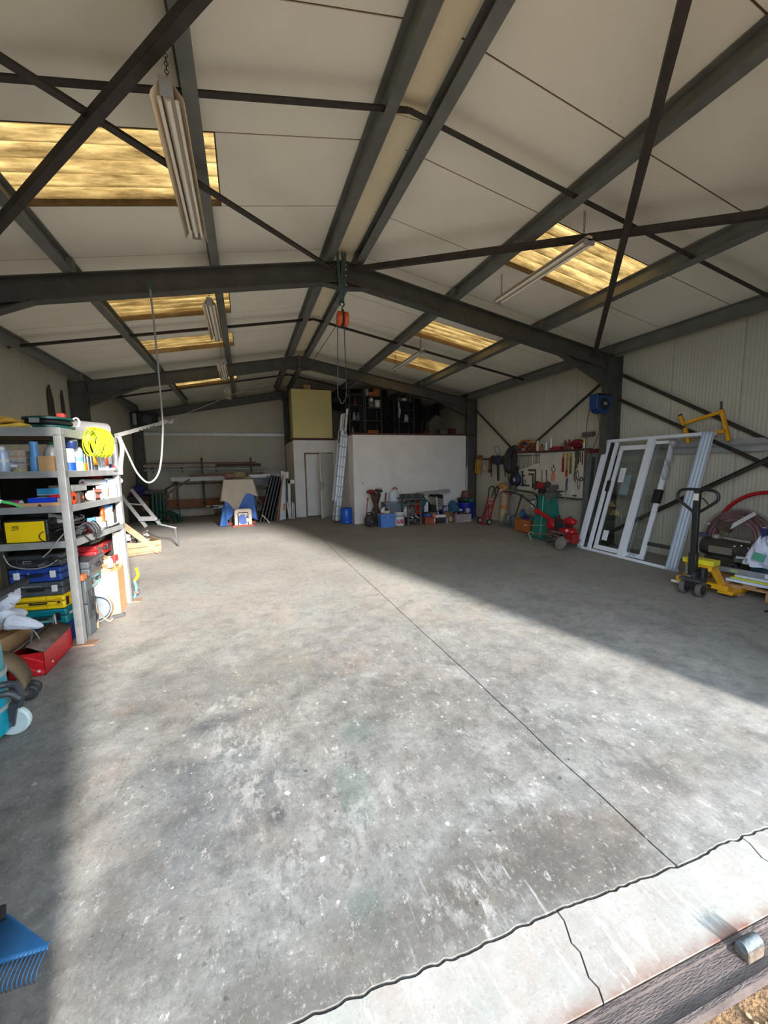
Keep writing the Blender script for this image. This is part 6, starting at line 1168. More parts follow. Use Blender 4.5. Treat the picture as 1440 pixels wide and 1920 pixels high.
# spanner row, sizes falling toward the doorway
for k in range(16):
    y = 8.22 - k * .047; L = .33 - .012 * k if k < 11 else .22 - .004 * k
    if k > 10: y -= .03
    t = hang('spanner', ('largest spanner, first in the row of spanners at the top of the tool board' if k == 0 else '%s spanner from the large end of the row on the tool board' % ('second third fourth fifth sixth seventh eighth ninth tenth eleventh twelfth thirteenth fourteenth fifteenth sixteenth'.split()[k - 1])), 'spanner', y, 1.79, 'spanners in a row')
    MB().bar((-.004, 0, -.015), (-.004, 0, -L), .017, .006, (1, 0, 0)).build('shank', SPN, t); MB().torus((-.004, 0, 0), .015, .008, 'X', 12, 5).build('ring_end', SPN, t); MB().torus((-.004, 0, -L - .012), .015, .006, 'X', 10, 5, 120, 420).build('open_end', SPN, t)
t = hang('hand_drill', 'ornate iron hand drill hanging low on the tool board beside the squares', 'hand drill', 8.02, 1.06); MB().bar((-.02, 0, 0), (-.02, .03, .30), .02, .02, (1, 0, 0)).build('frame', IRON, t); MB().torus((-.02, -.03, .08), .06, .008, 'X', 18, 5).build('gear', IRON, t); MB().sphere((-.02, .03, .33), (.03, .035, .03), 10, 6).build('knob', IRON, t); MB().bar((-.02, .06, .0), (-.02, -.22, .0), .03, .045, (1, 0, 0)).build('base', IRON, t); MB().bar((-.02, .0, .22), (-.02, -.05, .26), .02, .03, (1, 0, 0)).build('crank', IRON, t)
for k, (y, z, a, b, lab) in enumerate(((7.62, 1.46, .24, .50, 'large dark steel square hanging on the tool board'), (7.70, 1.36, .14, .36, 'smaller dark steel square hanging inside the large one'))):
    t = hang('steel_square', lab, 'square', y, z); MB().span((-.008, 0, -.05), (-.002, a, 0)).build('stock', mat((74, 58, 48), .6, .2), t); MB().span((-.006, -.04, -b), (-.002, .012, 0)).build('blade', mat((70, 54, 46), .6, .2), t)
for k, (y, h, c, lab) in enumerate(((7.38, .34, (110, 100, 88), 'thin file hanging beside the large square'), (7.24, .36, (40, 46, 64), 'dark blue handled screwdriver beside the thin file'))):
    t = hang('file', lab, 'hand tool', y, 1.44); MB().bar((-.01, 0, 0), (-.01, -.03 * k, -h), .018, .01, (1, 0, 0)).build('blade', mat(c, .5, .3), t); MB().cyl((-.01, 0, -.0), (-.01, -.005, -.13), .014).build('handle', mat((50, 56, 86), .5) if k else WOOD, t)
t = hang('snips', 'tin snips with looped dark blades and bright orange handles', 'snips', 7.02, 1.56); MB().torus((-.012, 0, -.10), .055, .008, 'X', 20, 5).build('jaw_loop', IRON, t); MB().bar((-.012, 0, 0), (-.012, 0, -.05), .02, .012, (1, 0, 0)).build('tip', IRON, t)
for s_ in (-1, 1): MB().tube(smooth_path([(-.014, 0, -.16), (-.016, s_ * .035, -.24), (-.016, s_ * .03, -.36)], 5), .013, 7).build('handle', mat((222, 96, 36), .5), t)
for k, (y, z, h, c, lab) in enumerate(((6.74, 1.80, .40, (160, 36, 34), 'red handled bolt cutter at the top of the tool board'), (6.63, 1.80, .36, (170, 130, 80), 'wooden handled tongs between the red and olive tools'), (6.53, 1.80, .44, (112, 108, 66), 'olive handled long pliers beside the wooden tongs'), (6.64, 1.47, .17, (190, 36, 40), 'short red screwdriver under the wooden handled tongs'))):
    t = hang('cutter', lab, 'hand tool', y, z); MB().bar((-.015, .015, -.08), (-.015, .02, -h), .022, .016, (1, 0, 0)).build('handle', mat(c, .5), t); MB().bar((-.015, -.015, -.08), (-.015, -.02, -h), .022, .016, (1, 0, 0)).build('handle', mat(c, .5), t); MB().span((-.02, -.022, -.1), (-.005, .022, 0)).build('jaw', mat((170, 130, 50), .5) if k < 3 else IRON, t)
for k, (y, z, h, lab) in enumerate(((6.42, 1.82, .55, 'long worn pipe wrench hanging on the tool board'), (6.37, 1.83, .36, 'shorter worn wrench beside the long pipe wrench'))):
    t = hang('pipe_wrench', lab, 'wrench', y - .03, z); MB().bar((-.015, 0, -.1), (-.015, .03, -h), .03, .014, (1, 0, 0)).build('handle', mat((110, 96, 76), .5, .4), t); MB().span((-.03, -.03, -.12), (-.005, .03, 0)).build('jaw', mat((96, 84, 66), .5, .4), t)
for k, (y, h, lab) in enumerate(((6.30, .22, 'dark rasp at the end of the tool board, on the wrench side'), (6.255, .18, 'short dark rasp between two longer ones'), (6.205, .24, 'dark rasp nearest the brown end board'))):
    t = hang('rasp', lab, 'rasp', y + .03, 1.79); MB().bar((-.01, 0, 0), (-.01, 0, -h), .02, .01, (1, 0, 0)).build('blade', BLACK, t); MB().cyl((-.01, 0, 0), (-.01, 0, .03), .009).build('tang', IRON, t)
t = hang('hand_saw', 'pale bladed hand saw hanging beside the brown end board', 'saw', 6.27, 1.68); MB().prism([(0, 0), (.03, 0), (.10, -.36), (-.01, -.38)], .003, Matrix.Rotation(R(-90), 4, 'Z') @ Matrix.Rotation(R(90), 4, 'X')).build('blade', mat((170, 170, 166), .35, .5), t); MB().torus((-.01, -.03, -.42), .035, .012, 'X', 14, 6).build('handle', IRON, t)
for k, (y, z, lab) in enumerate(((6.37, 1.42, 'iron caliper hooked in the middle right of the board'), (6.31, 1.44, 'iron compass hanging beside the caliper'), (6.27, 1.26, 'small curved iron scribe under the hand saw'))):
    t = hang('caliper', lab, 'caliper', y + .04, z)
    MB().tube(smooth_path([(-.01, .0, 0), (-.01, .03, -.08), (-.01, .005, -.20)], 5), .007, 5).build('leg', IRON, t); MB().tube(smooth_path([(-.01, .0, 0), (-.01, -.035, -.08), (-.01, -.015, -.24)], 5), .007, 5).build('leg', IRON, t)
t = hang('pruning_saw', 'blue handled pruning saw hung over the lower edge of the board', 'saw', 6.60, 1.27); MB().tube(smooth_path([(-.02, .0, 0), (-.02, .02, -.12), (-.02, .015, -.26)], 5), .018, 8).build('handle', mat((52, 62, 120), .5), t); MB().bar((-.02, .015, -.26), (-.02, .04, -.50), .022, .003, (1, 0, 0)).build('blade', mat((190, 190, 188), .3, .6), t)
t = hang('steel_pin', 'bright steel pin standing on the ledge of the tool board', 'pin', 6.42, .87); MB().cyl((-.02, 0, 0), (-.02, .02, .15), .008).build('pin', CHROME, t); MB().box((-.02, -.03, .04), (.03, .08, .03)).build('block', IRON, t)
t = hang('data_sheet', 'pale data sheet pinned low on the tool board', 'sheet', 6.50, 1.02); MB().span((-.002, -.06, -.1), (.0, .1, .1)).build('sheet', mat((176, 182, 196), .7), t); MB().span((-.003, .0, .0), (-.002, .06, .01)).build('line', LGREY, t)
# on top of the shelf
def shelfy(name, label, cat, y, x=.0): return thing(name, label, cat, (BX - .0 + x, y, ZS))
t = shelfy('arched_rack', 'brown wooden arched holder full of small tools on the tool board shelf', 'tool holder', 7.95)
MB().span((-.09, -.24, 0), (.11, .26, .03)).build('base', mat((96, 40, 40), .6), t); MB().span((-.09, -.24, .2), (.11, -.21, .25)).build('end', WOOD, t)
m_ = MB(); n_ = 12; ro = [(.26 * math.cos(R(a)), .04 + .25 * math.sin(R(a))) for a in range(20, 161, 10)]; ri = [(.215 * math.cos(R(a)), .04 + .20 * math.sin(R(a))) for a in range(160, 19, -10)]
m_.prism(ro + ri, .16, Matrix.Translation((-.08, 0, 0)) @ Matrix.Rotation(R(90), 4, 'Z') @ Matrix.Rotation(R(90), 4, 'X')).build('arch', mat((150, 92, 50), .6, 0, .15), t)
for y in (-.22, .22): MB().span((-.08, y - .02, .03), (.08, y + .02, .16)).build('upright', mat((110, 60, 46), .6), t)
MB().span((-.06, -.17, .16), (.06, .17, .19)).build('blue_shelf', mat((40, 60, 110), .5), t)
for k in range(5): MB().cyl((-.03, -.14 + .07 * k, .03), (-.03, -.14 + .07 * k, .09 + .02 * (k % 3)), .022).build('small_tool', (ORG, BLACK, RED, LGREY, DGREY)[k], t)
for k, (y, r, h, c, cap, lab) in enumerate(((7.55, .035, .24, (206, 196, 170), (220, 210, 190), 'tall cream bottle beside the arched holder'), (7.42, .04, .15, (140, 84, 62), (90, 60, 50), 'short brown bottle between cream and white ones'), (7.27, .024, .20, (220, 224, 226), (230, 230, 230), 'slim white tube on the tool board shelf'), (7.12, .024, .27, (206, 214, 218), (230, 230, 230), 'tallest slim white tube on the tool board shelf'), (6.60, .035, .2, (150, 34, 30), (40, 40, 40), 'red tin on the tool board shelf'), (6.71, .03, .2, (70, 66, 62), (30, 30, 30), 'dark bottle beside the red tin'), (6.50, .03, .1, (210, 210, 206), (60, 60, 60), 'small white jar with dark centre on the shelf'))):
    t = shelfy('shelf_bottle', lab, 'bottle', y); MB().lathe([(r, 0), (r, h * .72), (r * .5, h * .84), (r * .5, h * .9)], 14).build('body', mat(c, .5), t); MB().lathe([(r * .55, h * .88), (r * .55, h), (0, h)], 12).build('cap', mat(cap, .5), t)
t = shelfy('red_tray', 'flat dark red tray lying in the middle of the tool board shelf', 'tray', 6.93); MB().span((-.08, -.16, 0), (.1, .16, .05)).build('tray', mat((140, 26, 30), .5, 0, .1), t, bevel=.006); MB().span((-.06, -.1, .05), (.06, .1, .075)).build('lid', RED, t)
t = shelfy('red_case', 'dark red rounded machine case at the end of the tool board shelf', 'case', 6.38); MB().sphere((0, 0, .10), (.09, .17, .10), 18, 10).build('shell', mat((126, 20, 34), .35, 0, .1), t); MB().span((-.092, -.15, .08), (.09, .15, .10)).build('seam', BLACK, t)
t = shelfy('glue_bottle', 'yellow topped bottle at the very end of the tool board shelf', 'bottle', 6.20); MB().lathe([(.03, 0), (.03, .10), (.0305, .10)], 14).build('body', mat((206, 210, 190), .5), t); MB().lathe([(.028, .10), (.022, .17), (0, .18)], 14).build('cap', mat((196, 186, 60), .5), t)
t = thing('junction_box', 'grey box fixed on the wall above the yellow topped bottle', 'box', (6.64, 6.22, 2.12)); MB().span((-.06, -.12, 0), (.03, .14, .09)).build('box', mat((92, 84, 78), .6), t, bevel=.004); MB().span((-.065, -.1, .02), (-.06, .1, .025)).build('seam', BLACK, t)
t = thing('clamp_rail', 'row of dark red bar clamps hanging between tool board and window unit', 'clamps', (6.58, 5.95, 1.72)); MB().span((-.02, -.16, .08), (.04, .18, .12)).build('rail', IRON, t)
for k in range(4): MB().span((-.06, -.14 + .085 * k, -.0), (.0, -.10 + .085 * k, .14)).build('clamp_head', mat((110, 30, 34), .5), t); MB().bar((-.03, -.12 + .085 * k, 0), (-.03, -.06 + .1 * k, -.34), .01, .02, (1, 0, 0)).build('clamp_bar', IRON, t)
# hung between tool board and partition
t = thing('peg_rail', 'dark peg rail on the ribbed wall beyond the tool board', 'rail', (6.62, 8.4, 1.72)); MB().span((-.02, 0, 0), (.05, 1.95, .05)).build('rail', mat((84, 74, 64), .7), t)
for k in range(8): MB().cyl((-.02, .12 + .25 * k, .03), (-.10, .12 + .25 * k, .045), .008, n=6).build('peg', IRON, t)
t = thing('yellow_straps', 'tangle of yellow ratchet straps hanging on the peg rail by the column', 'straps', (6.52, 9.98, 1.70)); r9 = random.Random(6)
for k in range(9): MB().tube(smooth_path([(-.02, -.16 + .04 * k, .05), (-.05, -.14 + .04 * k + r9.uniform(-.05, .05), -.15), (-.04, -.10 + .035 * k, -.3 - r9.uniform(0, .1)), (-.02, -.08 + .03 * k, -.12)], 5), .014, 6).build('strap', mat((176, 150, 36), .7, 0, .3, 20) if k % 3 else mat((170, 96, 40), .7), t)
MB().sphere((-.03, -.05, .12), (.06, .14, .05), 12, 6).build('brown_top', mat((116, 76, 66), .8, 0, .3), t); MB().cyl((-.03, -.26, -.12), (-.03, -.27, -.24), .012).build('white_tag', WHITE, t)
for k, (y, c) in enumerate(((9.62, (160, 84, 44)), (9.52, (120, 80, 52)))):
    t = thing('hanging_tool', ('orange handled brush hanging beside the yellow straps', 'brown handled brush beside the orange one')[k], 'brush', (6.592, y, 1.72)); MB().bar((0, 0, .06), (0, .01, -.28), .03, .03, (1, 0, 0)).build('handle', mat(c, .6), t); MB().span((-.02, -.03, -.36), (.02, .04, -.27)).build('head', mat((90, 74, 50), .8), t)
t = thing('belt_bag', 'dark blue tool belt with dangling straps on the peg rail', 'tool belt', (6.45, 9.02, 1.70)); MB().sphere((0, 0, .0), (.08, .16, .14), 16, 9).build('blue_pouch', mat((32, 40, 66), .7, 0, .2), t); MB().sphere((.02, .24, .02), (.07, .12, .12), 14, 8).build('black_pouch', mat((30, 30, 34), .7), t); MB().sphere((.02, -.2, .0), (.06, .1, .12), 14, 8).build('brown_pouch', mat((50, 40, 38), .7), t)
for y, L in ((.02, .56), (-.04, .55), (.32, .45)): MB().bar((0, y, -.05), (0, y - .03, -L), .012, .035, (0, 1, 0)).build('strap', BLACK, t)
t = thing('wire_sign', 'small pale wire frame perched on the peg rail over the tool belt', 'frame', (6.5, 9.1, 1.86)); MB().bar((0, -.12, .0), (0, -.05, .22), .012, .012).build('wire', mat((120, 106, 110), .5), t); MB().bar((0, -.05, .22), (0, .16, .19), .012, .012).build('wire', mat((120, 106, 110), .5), t); MB().bar((0, .16, .19), (0, .05, .0), .012, .012).build('wire', mat((120, 106, 110), .5), t); MB().bar((0, -.12, .0), (0, .16, .0), .012, .012).build('wire', mat((120, 106, 110), .5), t)
t = thing('white_tube', 'short white tube clipped on the peg rail beside the black hose', 'tube', (6.595, 8.66, 1.42)); MB().cyl((0, 0, 0), (0, 0, .32), .016).build('tube', WHITE, t); MB().cyl((0, 0, .3), (0, 0, .34), .018).build('end', LGREY, t)
t = thing('black_hose_bundle', 'big bundle of black hoses and leads hanging next to the tool board', 'hoses', (6.42, 8.40, 1.75))
for k in range(16):
    a = r9.uniform(-.12, .12); pts = [(r9.uniform(-.04, .05), a, .18 + r9.uniform(0, .10)), (-.06, a + .10, .02), (-.05, a + .08, -.22 - r9.uniform(0, .12)), (-.03, a - .06, -.30 - r9.uniform(0, .1)), (.0, a - .10, -.05), (.02, a - .02, .2)]
    MB().tube(smooth_path(pts, 5), .016, 6).build('hose', BLACK if k % 4 else mat((60, 28, 34), .6), t)
MB().sphere((-.0, -.1, .24), (.06, .09, .08), 12, 7).build('nozzle', BLACK, t); MB().tube(smooth_path([(-.03, .1, -.3), (-.04, .04, -.6), (-.02, -.06, -.85), (-.02, -.05, -1.0)], 6), .014, 6).build('tail', DGREY, t); MB().tube(smooth_path([(-.02, .2, -.28), (-.03, .22, -.4), (-.02, .18, -.5)], 5), .012, 6).build('tail', BLACK, t)
t = thing('spray_unit', 'black and blue spray unit with white face hanging under the black hoses', 'tool', (6.40, 8.14, 1.20)); MB().sphere((0, 0, 0), (.09, .12, .17), 16, 9).build('body', mat((30, 40, 78), .5, 0, .2), t); MB().sphere((-.06, .01, .0), (.04, .06, .07), 12, 7).build('white_face', mat((166, 172, 196), .5, 0, .3, 40), t); MB().sphere((.02, .2, -.0), (.07, .10, .16), 14, 8).build('black_body', BLACK, t); MB().tube(smooth_path([(0, 0, .15), (.02, .03, .25), (.05, .05, .32)], 5), .03, 7).build('neck', BLACK, t); MB().cyl((0, .02, -.15), (0, .04, -.26), .02).build('stem', DGREY, t)
MB().box((-.02, .32, -.12), (.06, .12, .07)).build('grey_valve', mat((110, 112, 116), .5), t)
# floor below the tool board
hd = thing('hand_truck', 'red two-wheeled hand truck with black hoop handle by the corner column', 'hand truck', (6.02, 8.95, 0), 0)
HR_ = mat((150, 22, 34), .45, 0, .15)
for s_ in (-1, 1):
    MB().bar((.02, s_ * .16, .06), (.20, s_ * .15, .72), .03, .03).build('side_rail', HR_, hd); MB().cyl((-.02, s_ * .22 - .02, .08), (-.02, s_ * .22 + .02, .08), .08, n=20).build('wheel', RUBBER, hd, bevel=.008); MB().cyl((-.02, s_ * .22 - .022, .08), (-.02, s_ * .22 + .022, .08), .045, n=16).build('wheel_hub', mat((170, 174, 164), .4, .3), hd)
    MB().bar((.05, s_ * .12, .1), (.16, -s_ * .10, .55), .02, .02).build('brace', HR_, hd)
for z in (.2, .45, .60): MB().bar((.03 + z * .27, -.16, z), (.03 + z * .27, .16, z), .025, .025).build('crossbar', HR_, hd)
MB().tube(smooth_path([(.20, .15, .70), (.25, .19, .92), (.27, .10, 1.0), (.27, -.0, .97), (.26, -.08, .80), (.22, -.15, .66)], 6), .018, 7).build('hoop_handle', BLACK, hd); MB().tube(smooth_path([(.22, .02, .70), (.26, .0, .86), (.28, -.12, 1.0), (.26, -.22, .92), (.22, -.15, .70)], 6), .018, 7).build('hoop_handle', BLACK, hd); MB().span((-.16, -.18, .01), (.03, .18, .025)).build('toe_plate', HR_, hd)
for k in range(3): MB().bar((.04 + .02 * k, .25 + .03 * k, .03), (.26, .18, .5), .04, .02).build('dark_slat', BLACK, hd)
t = thing('carpet_roll', 'beige wrapped roll with orange band standing behind the red hand truck', 'roll', (6.46, 8.72, 0), 0, None, (0, 1.5, 0)); MB().cyl((-.03, 0, .04), (.02, .0, .84), .095, .12, 18).build('roll', mat((170, 150, 122), .8, 0, .2, 6), t); MB().cyl((-.012, 0, .42), (-.008, 0, .50), .112, n=18).build('orange_band', mat((190, 110, 50), .6), t)
t2 = MB().sphere((.02, .1, .95), (.14, .28, .15), 16, 9).build('crumpled_top', mat((176, 134, 84), .85, 0, .35, 7), t); MB().sphere((.0, -.14, .88), (.10, .14, .11), 12, 7).build('pink_fold', mat((160, 108, 96), .85, 0, .2), t); MB().bar((-.14, .16, .80), (-.14, -.02, .92), .03, .05).build('white_strip', WHITE, t)
t = thing('floor_jack', 'grey steel jack with upright post and forked feet below the hoses', 'jack', (6.28, 8.15, 0)); JM = mat((100, 106, 108), .5, .3, .2)
MB().bar((0, 0, .05), (.02, .02, .92), .04, .04).build('post', JM, t); MB().bar((.02, -.14, .93), (.02, .18, .95), .05, .05).build('cross_head', JM, t); MB().span((-.0, -.14, .93), (.04, -.09, 1.02)).build('lug', JM, t); MB().span((0, .14, .93), (.04, .19, 1.02)).build('lug', JM, t); MB().bar((.0, -.04, .10), (.05, -.30, .85), .03, .03).build('pump_handle', mat((86, 70, 64), .6), t)
for s_ in (-1, 1): MB().bar((-.1, s_ * .28, .05), (.1, s_ * .28, .05), .10, .10).build('foot', JM, t); MB().sphere((-.05, s_ * .12, .18), (.06, .09, .16), 12, 7).build('cylinder', JM, t); MB().bar((-.05, s_ * .28, .10), (.0, s_ * .02, .26), .04, .04).build('stay', JM, t)
MB().span((-.12, -.36, .01), (-.06, .34, .05)).build('base_bar', JM, t); MB().span((-.05, -.30, .05), (.05, -.16, .24)).build('dark_box', BLACK, t); MB().cyl((-.12, -.05, .10), (-.12, -.06, .22), .022).build('chrome_ram', CHROME, t)
t = thing('gas_cylinder', 'pale grey gas cylinder with thin hose standing at the wall', 'gas cylinder', (6.55, 7.62, 0)); MB().lathe([(.10, 0), (.105, .02), (.105, .66), (.08, .78), (.03, .83), (.03, .88)], 20).build('body', mat((156, 164, 166), .45, .1, .08), t); MB().box((0, 0, .9), (.05, .07, .05)).build('valve', mat((130, 116, 60), .4, .5), t); MB().tube(smooth_path([(0, 0, .9), (-.05, .2, .88), (-.06, .32, .72), (-.05, .34, .4), (-.05, .34, .05)], 6), .008, 5).build('hose', LGREY, t)
t = thing('gas_cylinder', 'dark gas cylinder standing next to the pale grey one', 'gas cylinder', (6.54, 7.34, 0)); MB().lathe([(.085, 0), (.09, .02), (.09, .6), (.05, .72), (.025, .75), (.025, .9)], 20).build('body', mat((62, 66, 68), .5, .1), t); MB().box((0, 0, .95), (.04, .16, .05)).build('valve', IRON, t)
ob = thing('orange_crate', 'orange brown wooden crate of tools on the floor by the green stand', 'crate', (6.12, 7.42, 0), 0); OB = mat((168, 94, 48), .65, 0, .15, 5)
MB().span((-.12, -.26, .02), (.18, .26, .30)).build('box', OB, ob, bevel=.004)
for z in (.03, .12, .21): MB().span((-.128, -.26, z), (-.12, .26, z + .08)).build('front_slat', OB, ob, bevel=.002)
MB().span((-.10, -.285, .02), (.16, -.26, .30)).build('end_board', mat((150, 84, 44), .65, 0, .15), ob)
for k in range(6): MB().box((r9.uniform(-.05, .12), -.2 + .08 * k, .34), (.10, .06, .08), (r9.uniform(-20, 20), r9.uniform(-20, 20), 0)).build('tool_piece', (mat((52, 110, 130), .5), mat((150, 130, 60), .6), mat((120, 60, 60), .6), mat((44, 60, 110), .5), DGREY, mat((120, 110, 90), .6))[k], ob)
t = thing('blue_jug', 'blue plastic can standing behind the orange brown crate', 'can', (6.30, 7.78, 0)); MB().lathe([(.09, 0), (.10, .02), (.10, .36), (.05, .43), (.05, .46)], 16).build('body', mat((34, 84, 140), .5), t); MB().cyl((0, 0, .46), (0, 0, .49), .035).build('cap', BLACK, t)
t = thing('tool_box', 'dark red tool box behind the green stand foot', 'tool box', (6.28, 6.98, 0)); MB().span((-.10, -.12, 0), (.1, .1, .45)).build('box', mat((86, 26, 28), .5), t, bevel=.01); MB().span((-.105, -.1, .3), (-.1, .08, .32)).build('seam', BLACK, t)
# green pedestal with vise and grinder
gs = thing('pedestal_stand', 'tapered green sheet-metal pedestal carrying the bench vise', 'stand', (5.98, 6.62, 0)); GM = mat((40, 118, 100), .5, 0, .15, 6, name='sea_green'); GM2 = mat((44, 104, 88), .5, 0, .2, 6)
a, b = .30, .15
MB().add([(-.16, -a, 0), (.18, -a, 0), (.18, a, 0), (-.16, a, 0), (-.09, -b, .92), (.12, -b, .92), (.12, b, .92), (-.09, b, .92)], [(3, 2, 1, 0), (4, 5, 6, 7), (0, 1, 5, 4), (1, 2, 6, 5), (2, 3, 7, 6), (3, 0, 4, 7)]).build('column', GM, gs, bevel=.008)
MB().span((-.24, -.38, .0), (.24, .38, .03)).build('base_plate', GM2, gs); MB().bar((-.166, .0, .02), (-.098, 0, .91), .012, .012).build('weld_seam', mat((120, 196, 176), .5), gs); MB().span((-.13, -.24, .92), (.16, .24, .955)).build('top_plate', mat((90, 96, 90), .5, .2, .2), gs)
vs = thing('bench_vise', 'worn grey bench vise bolted on the green pedestal', 'vise', (5.97, 6.46, .957)); VM = mat((112, 108, 98), .5, .4, .25, 9)
MB().span((-.10, -.10, 0), (.10, .10, .05)).build('base', VM, vs, bevel=.008); MB().span((-.07, -.05, .05), (.07, .12, .13)).build('body', VM, vs, bevel=.01); MB().span((-.09, -.07, .10), (.09, -.045, .19)).build('jaw', VM, vs); MB().span((-.09, -.015, .10), (.09, .01, .19)).build('jaw', VM, vs); MB().cyl((0, -.05, .07), (0, -.26, .07), .018).build('screw', CHROME, vs); MB().cyl((-.10, -.24, .07), (.10, -.24, .07), .009).build('bar', CHROME, vs)
MB().prism([(-.1, 0), (.1, 0), (.06, -.16), (-.06, -.16)], .1, Matrix.Translation((-.16, -.05, .04)) @ Matrix.Rotation(R(90), 4, 'Z') @ Matrix.Rotation(R(90), 4, 'X')).build('side_casting', mat((100, 110, 100), .5, .3, .2), vs)
bg_ = thing('bench_grinder', 'red bench grinder with dark wheels on the green pedestal', 'bench grinder', (5.98, 6.76, .957)); MB().cyl((0, -.10, .16), (0, .12, .16), .075, n=20).build('motor', mat((150, 30, 34), .45, 0, .12), bg_); MB().span((-.05, -.06, 0), (.05, .08, .10)).build('foot', IRON, bg_)
for y in (-.16, .15): MB().cyl((0, y, .16), (0, y + .03, .16), .08, n=20).build('grinding_wheel', mat((70, 66, 62), .8), bg_); MB().torus((0, y + .015, .16), .088, .012, 'Y', 18, 5, 30, 250).build('guard', IRON, bg_)
# motor hoe
mh = thing('motor_hoe', 'red motor hoe with black handlebars and steel tines by the window unit', 'motor hoe', (5.70, 5.84, 0), 0); MR = mat((168, 18, 32), .3, 0, .1, name='hoe_red'); MUD = mat((104, 82, 76), .8, 0, .3, 14)
def D(y0): return y0
MB().sphere((0, .30, .38), (.10, .13, .12), 18, 10).build('gear_housing', MR, mh); MB().tube(smooth_path([(0, .34, .44), (0, .46, .52), (0, .66, .58), (.0, .74, .60)], 6), [.05, .05, .048, .046, .045, .044, .042, .04, .04, .04, .04, .045, .05, .055, .055, .055, .055, .055, .05][:19], 10).build('steering_arm', MR, mh); MB().sphere((0, .76, .61), .06, 12, 8).build('pivot', MR, mh)
MB().tube(smooth_path([(0, .76, .62), (-.03, .80, .70), (-.10, 1.0, .86), (-.12, 1.3, .95), (-.14, 1.7, .97)], 7), .016, 8).build('handlebar', BLACK, mh); MB().tube(smooth_path([(0, .76, .62), (.10, .86, .80), (.16, 1.0, .94), (.2, 1.25, .97), (.24, 1.7, .99)], 7), .016, 8).build('handlebar', BLACK, mh); MB().bar((-.08, .98, .80), (.14, .96, .84), .016, .016).build('crossbar', BLACK, mh); MB().cyl((-.12, 1.26, .93), (-.12, 1.36, .89), .02).build('lever', ALU, mh); MB().tube(smooth_path([(0, .84, .66), (-.02, .9, .72), (0, .86, .8)], 5), .02, 7).build('throttle', WHITE, mh)
MB().span((-.15, -.16, .26), (.15, .20, .30)).build('deck', MUD, mh); MB().add([(-.17, .30, .26), (-.17, -.25, .14), (.17, -.25, .14), (.17, .30, .26)], [(0, 1, 2, 3)]).build('mudguard', MUD, mh, solid=.012)
MB().span((-.10, -.10, .30), (.12, .16, .50)).build('engine_block', mat((44, 44, 46), .5, .2), mh, bevel=.015)
for k in range(5): MB().span((-.11, -.08, .34 + .03 * k), (.13, .14, .348 + .03 * k)).build('cooling_fin', mat((70, 70, 72), .4, .4), mh)
MB().sphere((0, -.14, .50), (.10, .15, .075), 18, 10).build('fuel_tank', MR, mh); MB().sphere((-.02, -.12, .32), (.13, .20, .075), 18, 10).build('engine_cowl', MR, mh); MB().sphere((-.12, -.20, .34), (.035, .035, .035), 10, 7).build('recoil_knob', mat((214, 150, 150), .4), mh); MB().cyl((.06, .2, .42), (.08, .26, .56), .045).build('air_filter', mat((60, 26, 26), .5), mh); MB().cyl((.0, -.14, .57), (.0, -.14, .59), .03).build('filler_cap', BLACK, mh)
MB().bar((-.05, .36, .36), (-.08, .98, .28), .012, .012).build('drag_rod', mat((176, 160, 140), .5, .3), mh); MB().cyl((-.08, .96, .285), (-.085, 1.04, .275), .015).build('rod_grip', mat((200, 150, 120), .6), mh)
MB().bar((-.12, .2, .22), (-.16, .62, .16), .04, .03).build('tow_bar', MUD, mh); MB().tube(smooth_path([(-.16, .62, .16), (-.2, .74, .18), (-.18, .72, .06), (-.18, .68, .0)], 5), .014, 6).build('drag_spur', mat((150, 146, 130), .5, .3), mh)
MB().span((-.08, -.30, .10), (.08, -.12, .28)).build('red_plough', mat((150, 30, 28), .5), mh, bevel=.01)
for k, y in enumerate((.18, -.02, -.20)):
    for j_ in range(4):
        a = R(45 + 90 * j_ + 20 * k); MB().bar((-.10 - .04 * k, y, .13), (-.10 - .04 * k + .12 * math.cos(a), y + .04, .13 + .12 * math.sin(a)), .05, .012, (0, 1, 0)).build('tine', mat((96, 78, 72), .6, .3, .2), mh)
MB().cyl((-.24, .24, .13), (-.24, -.32, .13), .022).build('axle', DGREY, mh); MB().cyl((-.26, -.16, .13), (-.28, -.16, .13), .07, n=22).build('inner_disc', MUD, mh); MB().lathe([(0, 0), (.05, 0), (.10, .012), (.125, .02), (.125, .028), (0, .028)], 26, Matrix.Translation((-.30, -.26, .127)) @ Matrix.Rotation(R(-70), 4, 'Y')).build('end_disc', mat((150, 150, 144), .4, .5, .2), mh); MB().cyl((-.30, -.26, .127), (-.325, -.26, .135), .035).build('disc_hub', mat((130, 124, 104), .5, .4), mh)
# pallet truck and the pile by the wall --------------------------------
pt = thing('pallet_truck', 'yellow pallet truck with black loop handle parked under a loaded pallet', 'pallet truck', (4.955, 3.05, 0), -84)
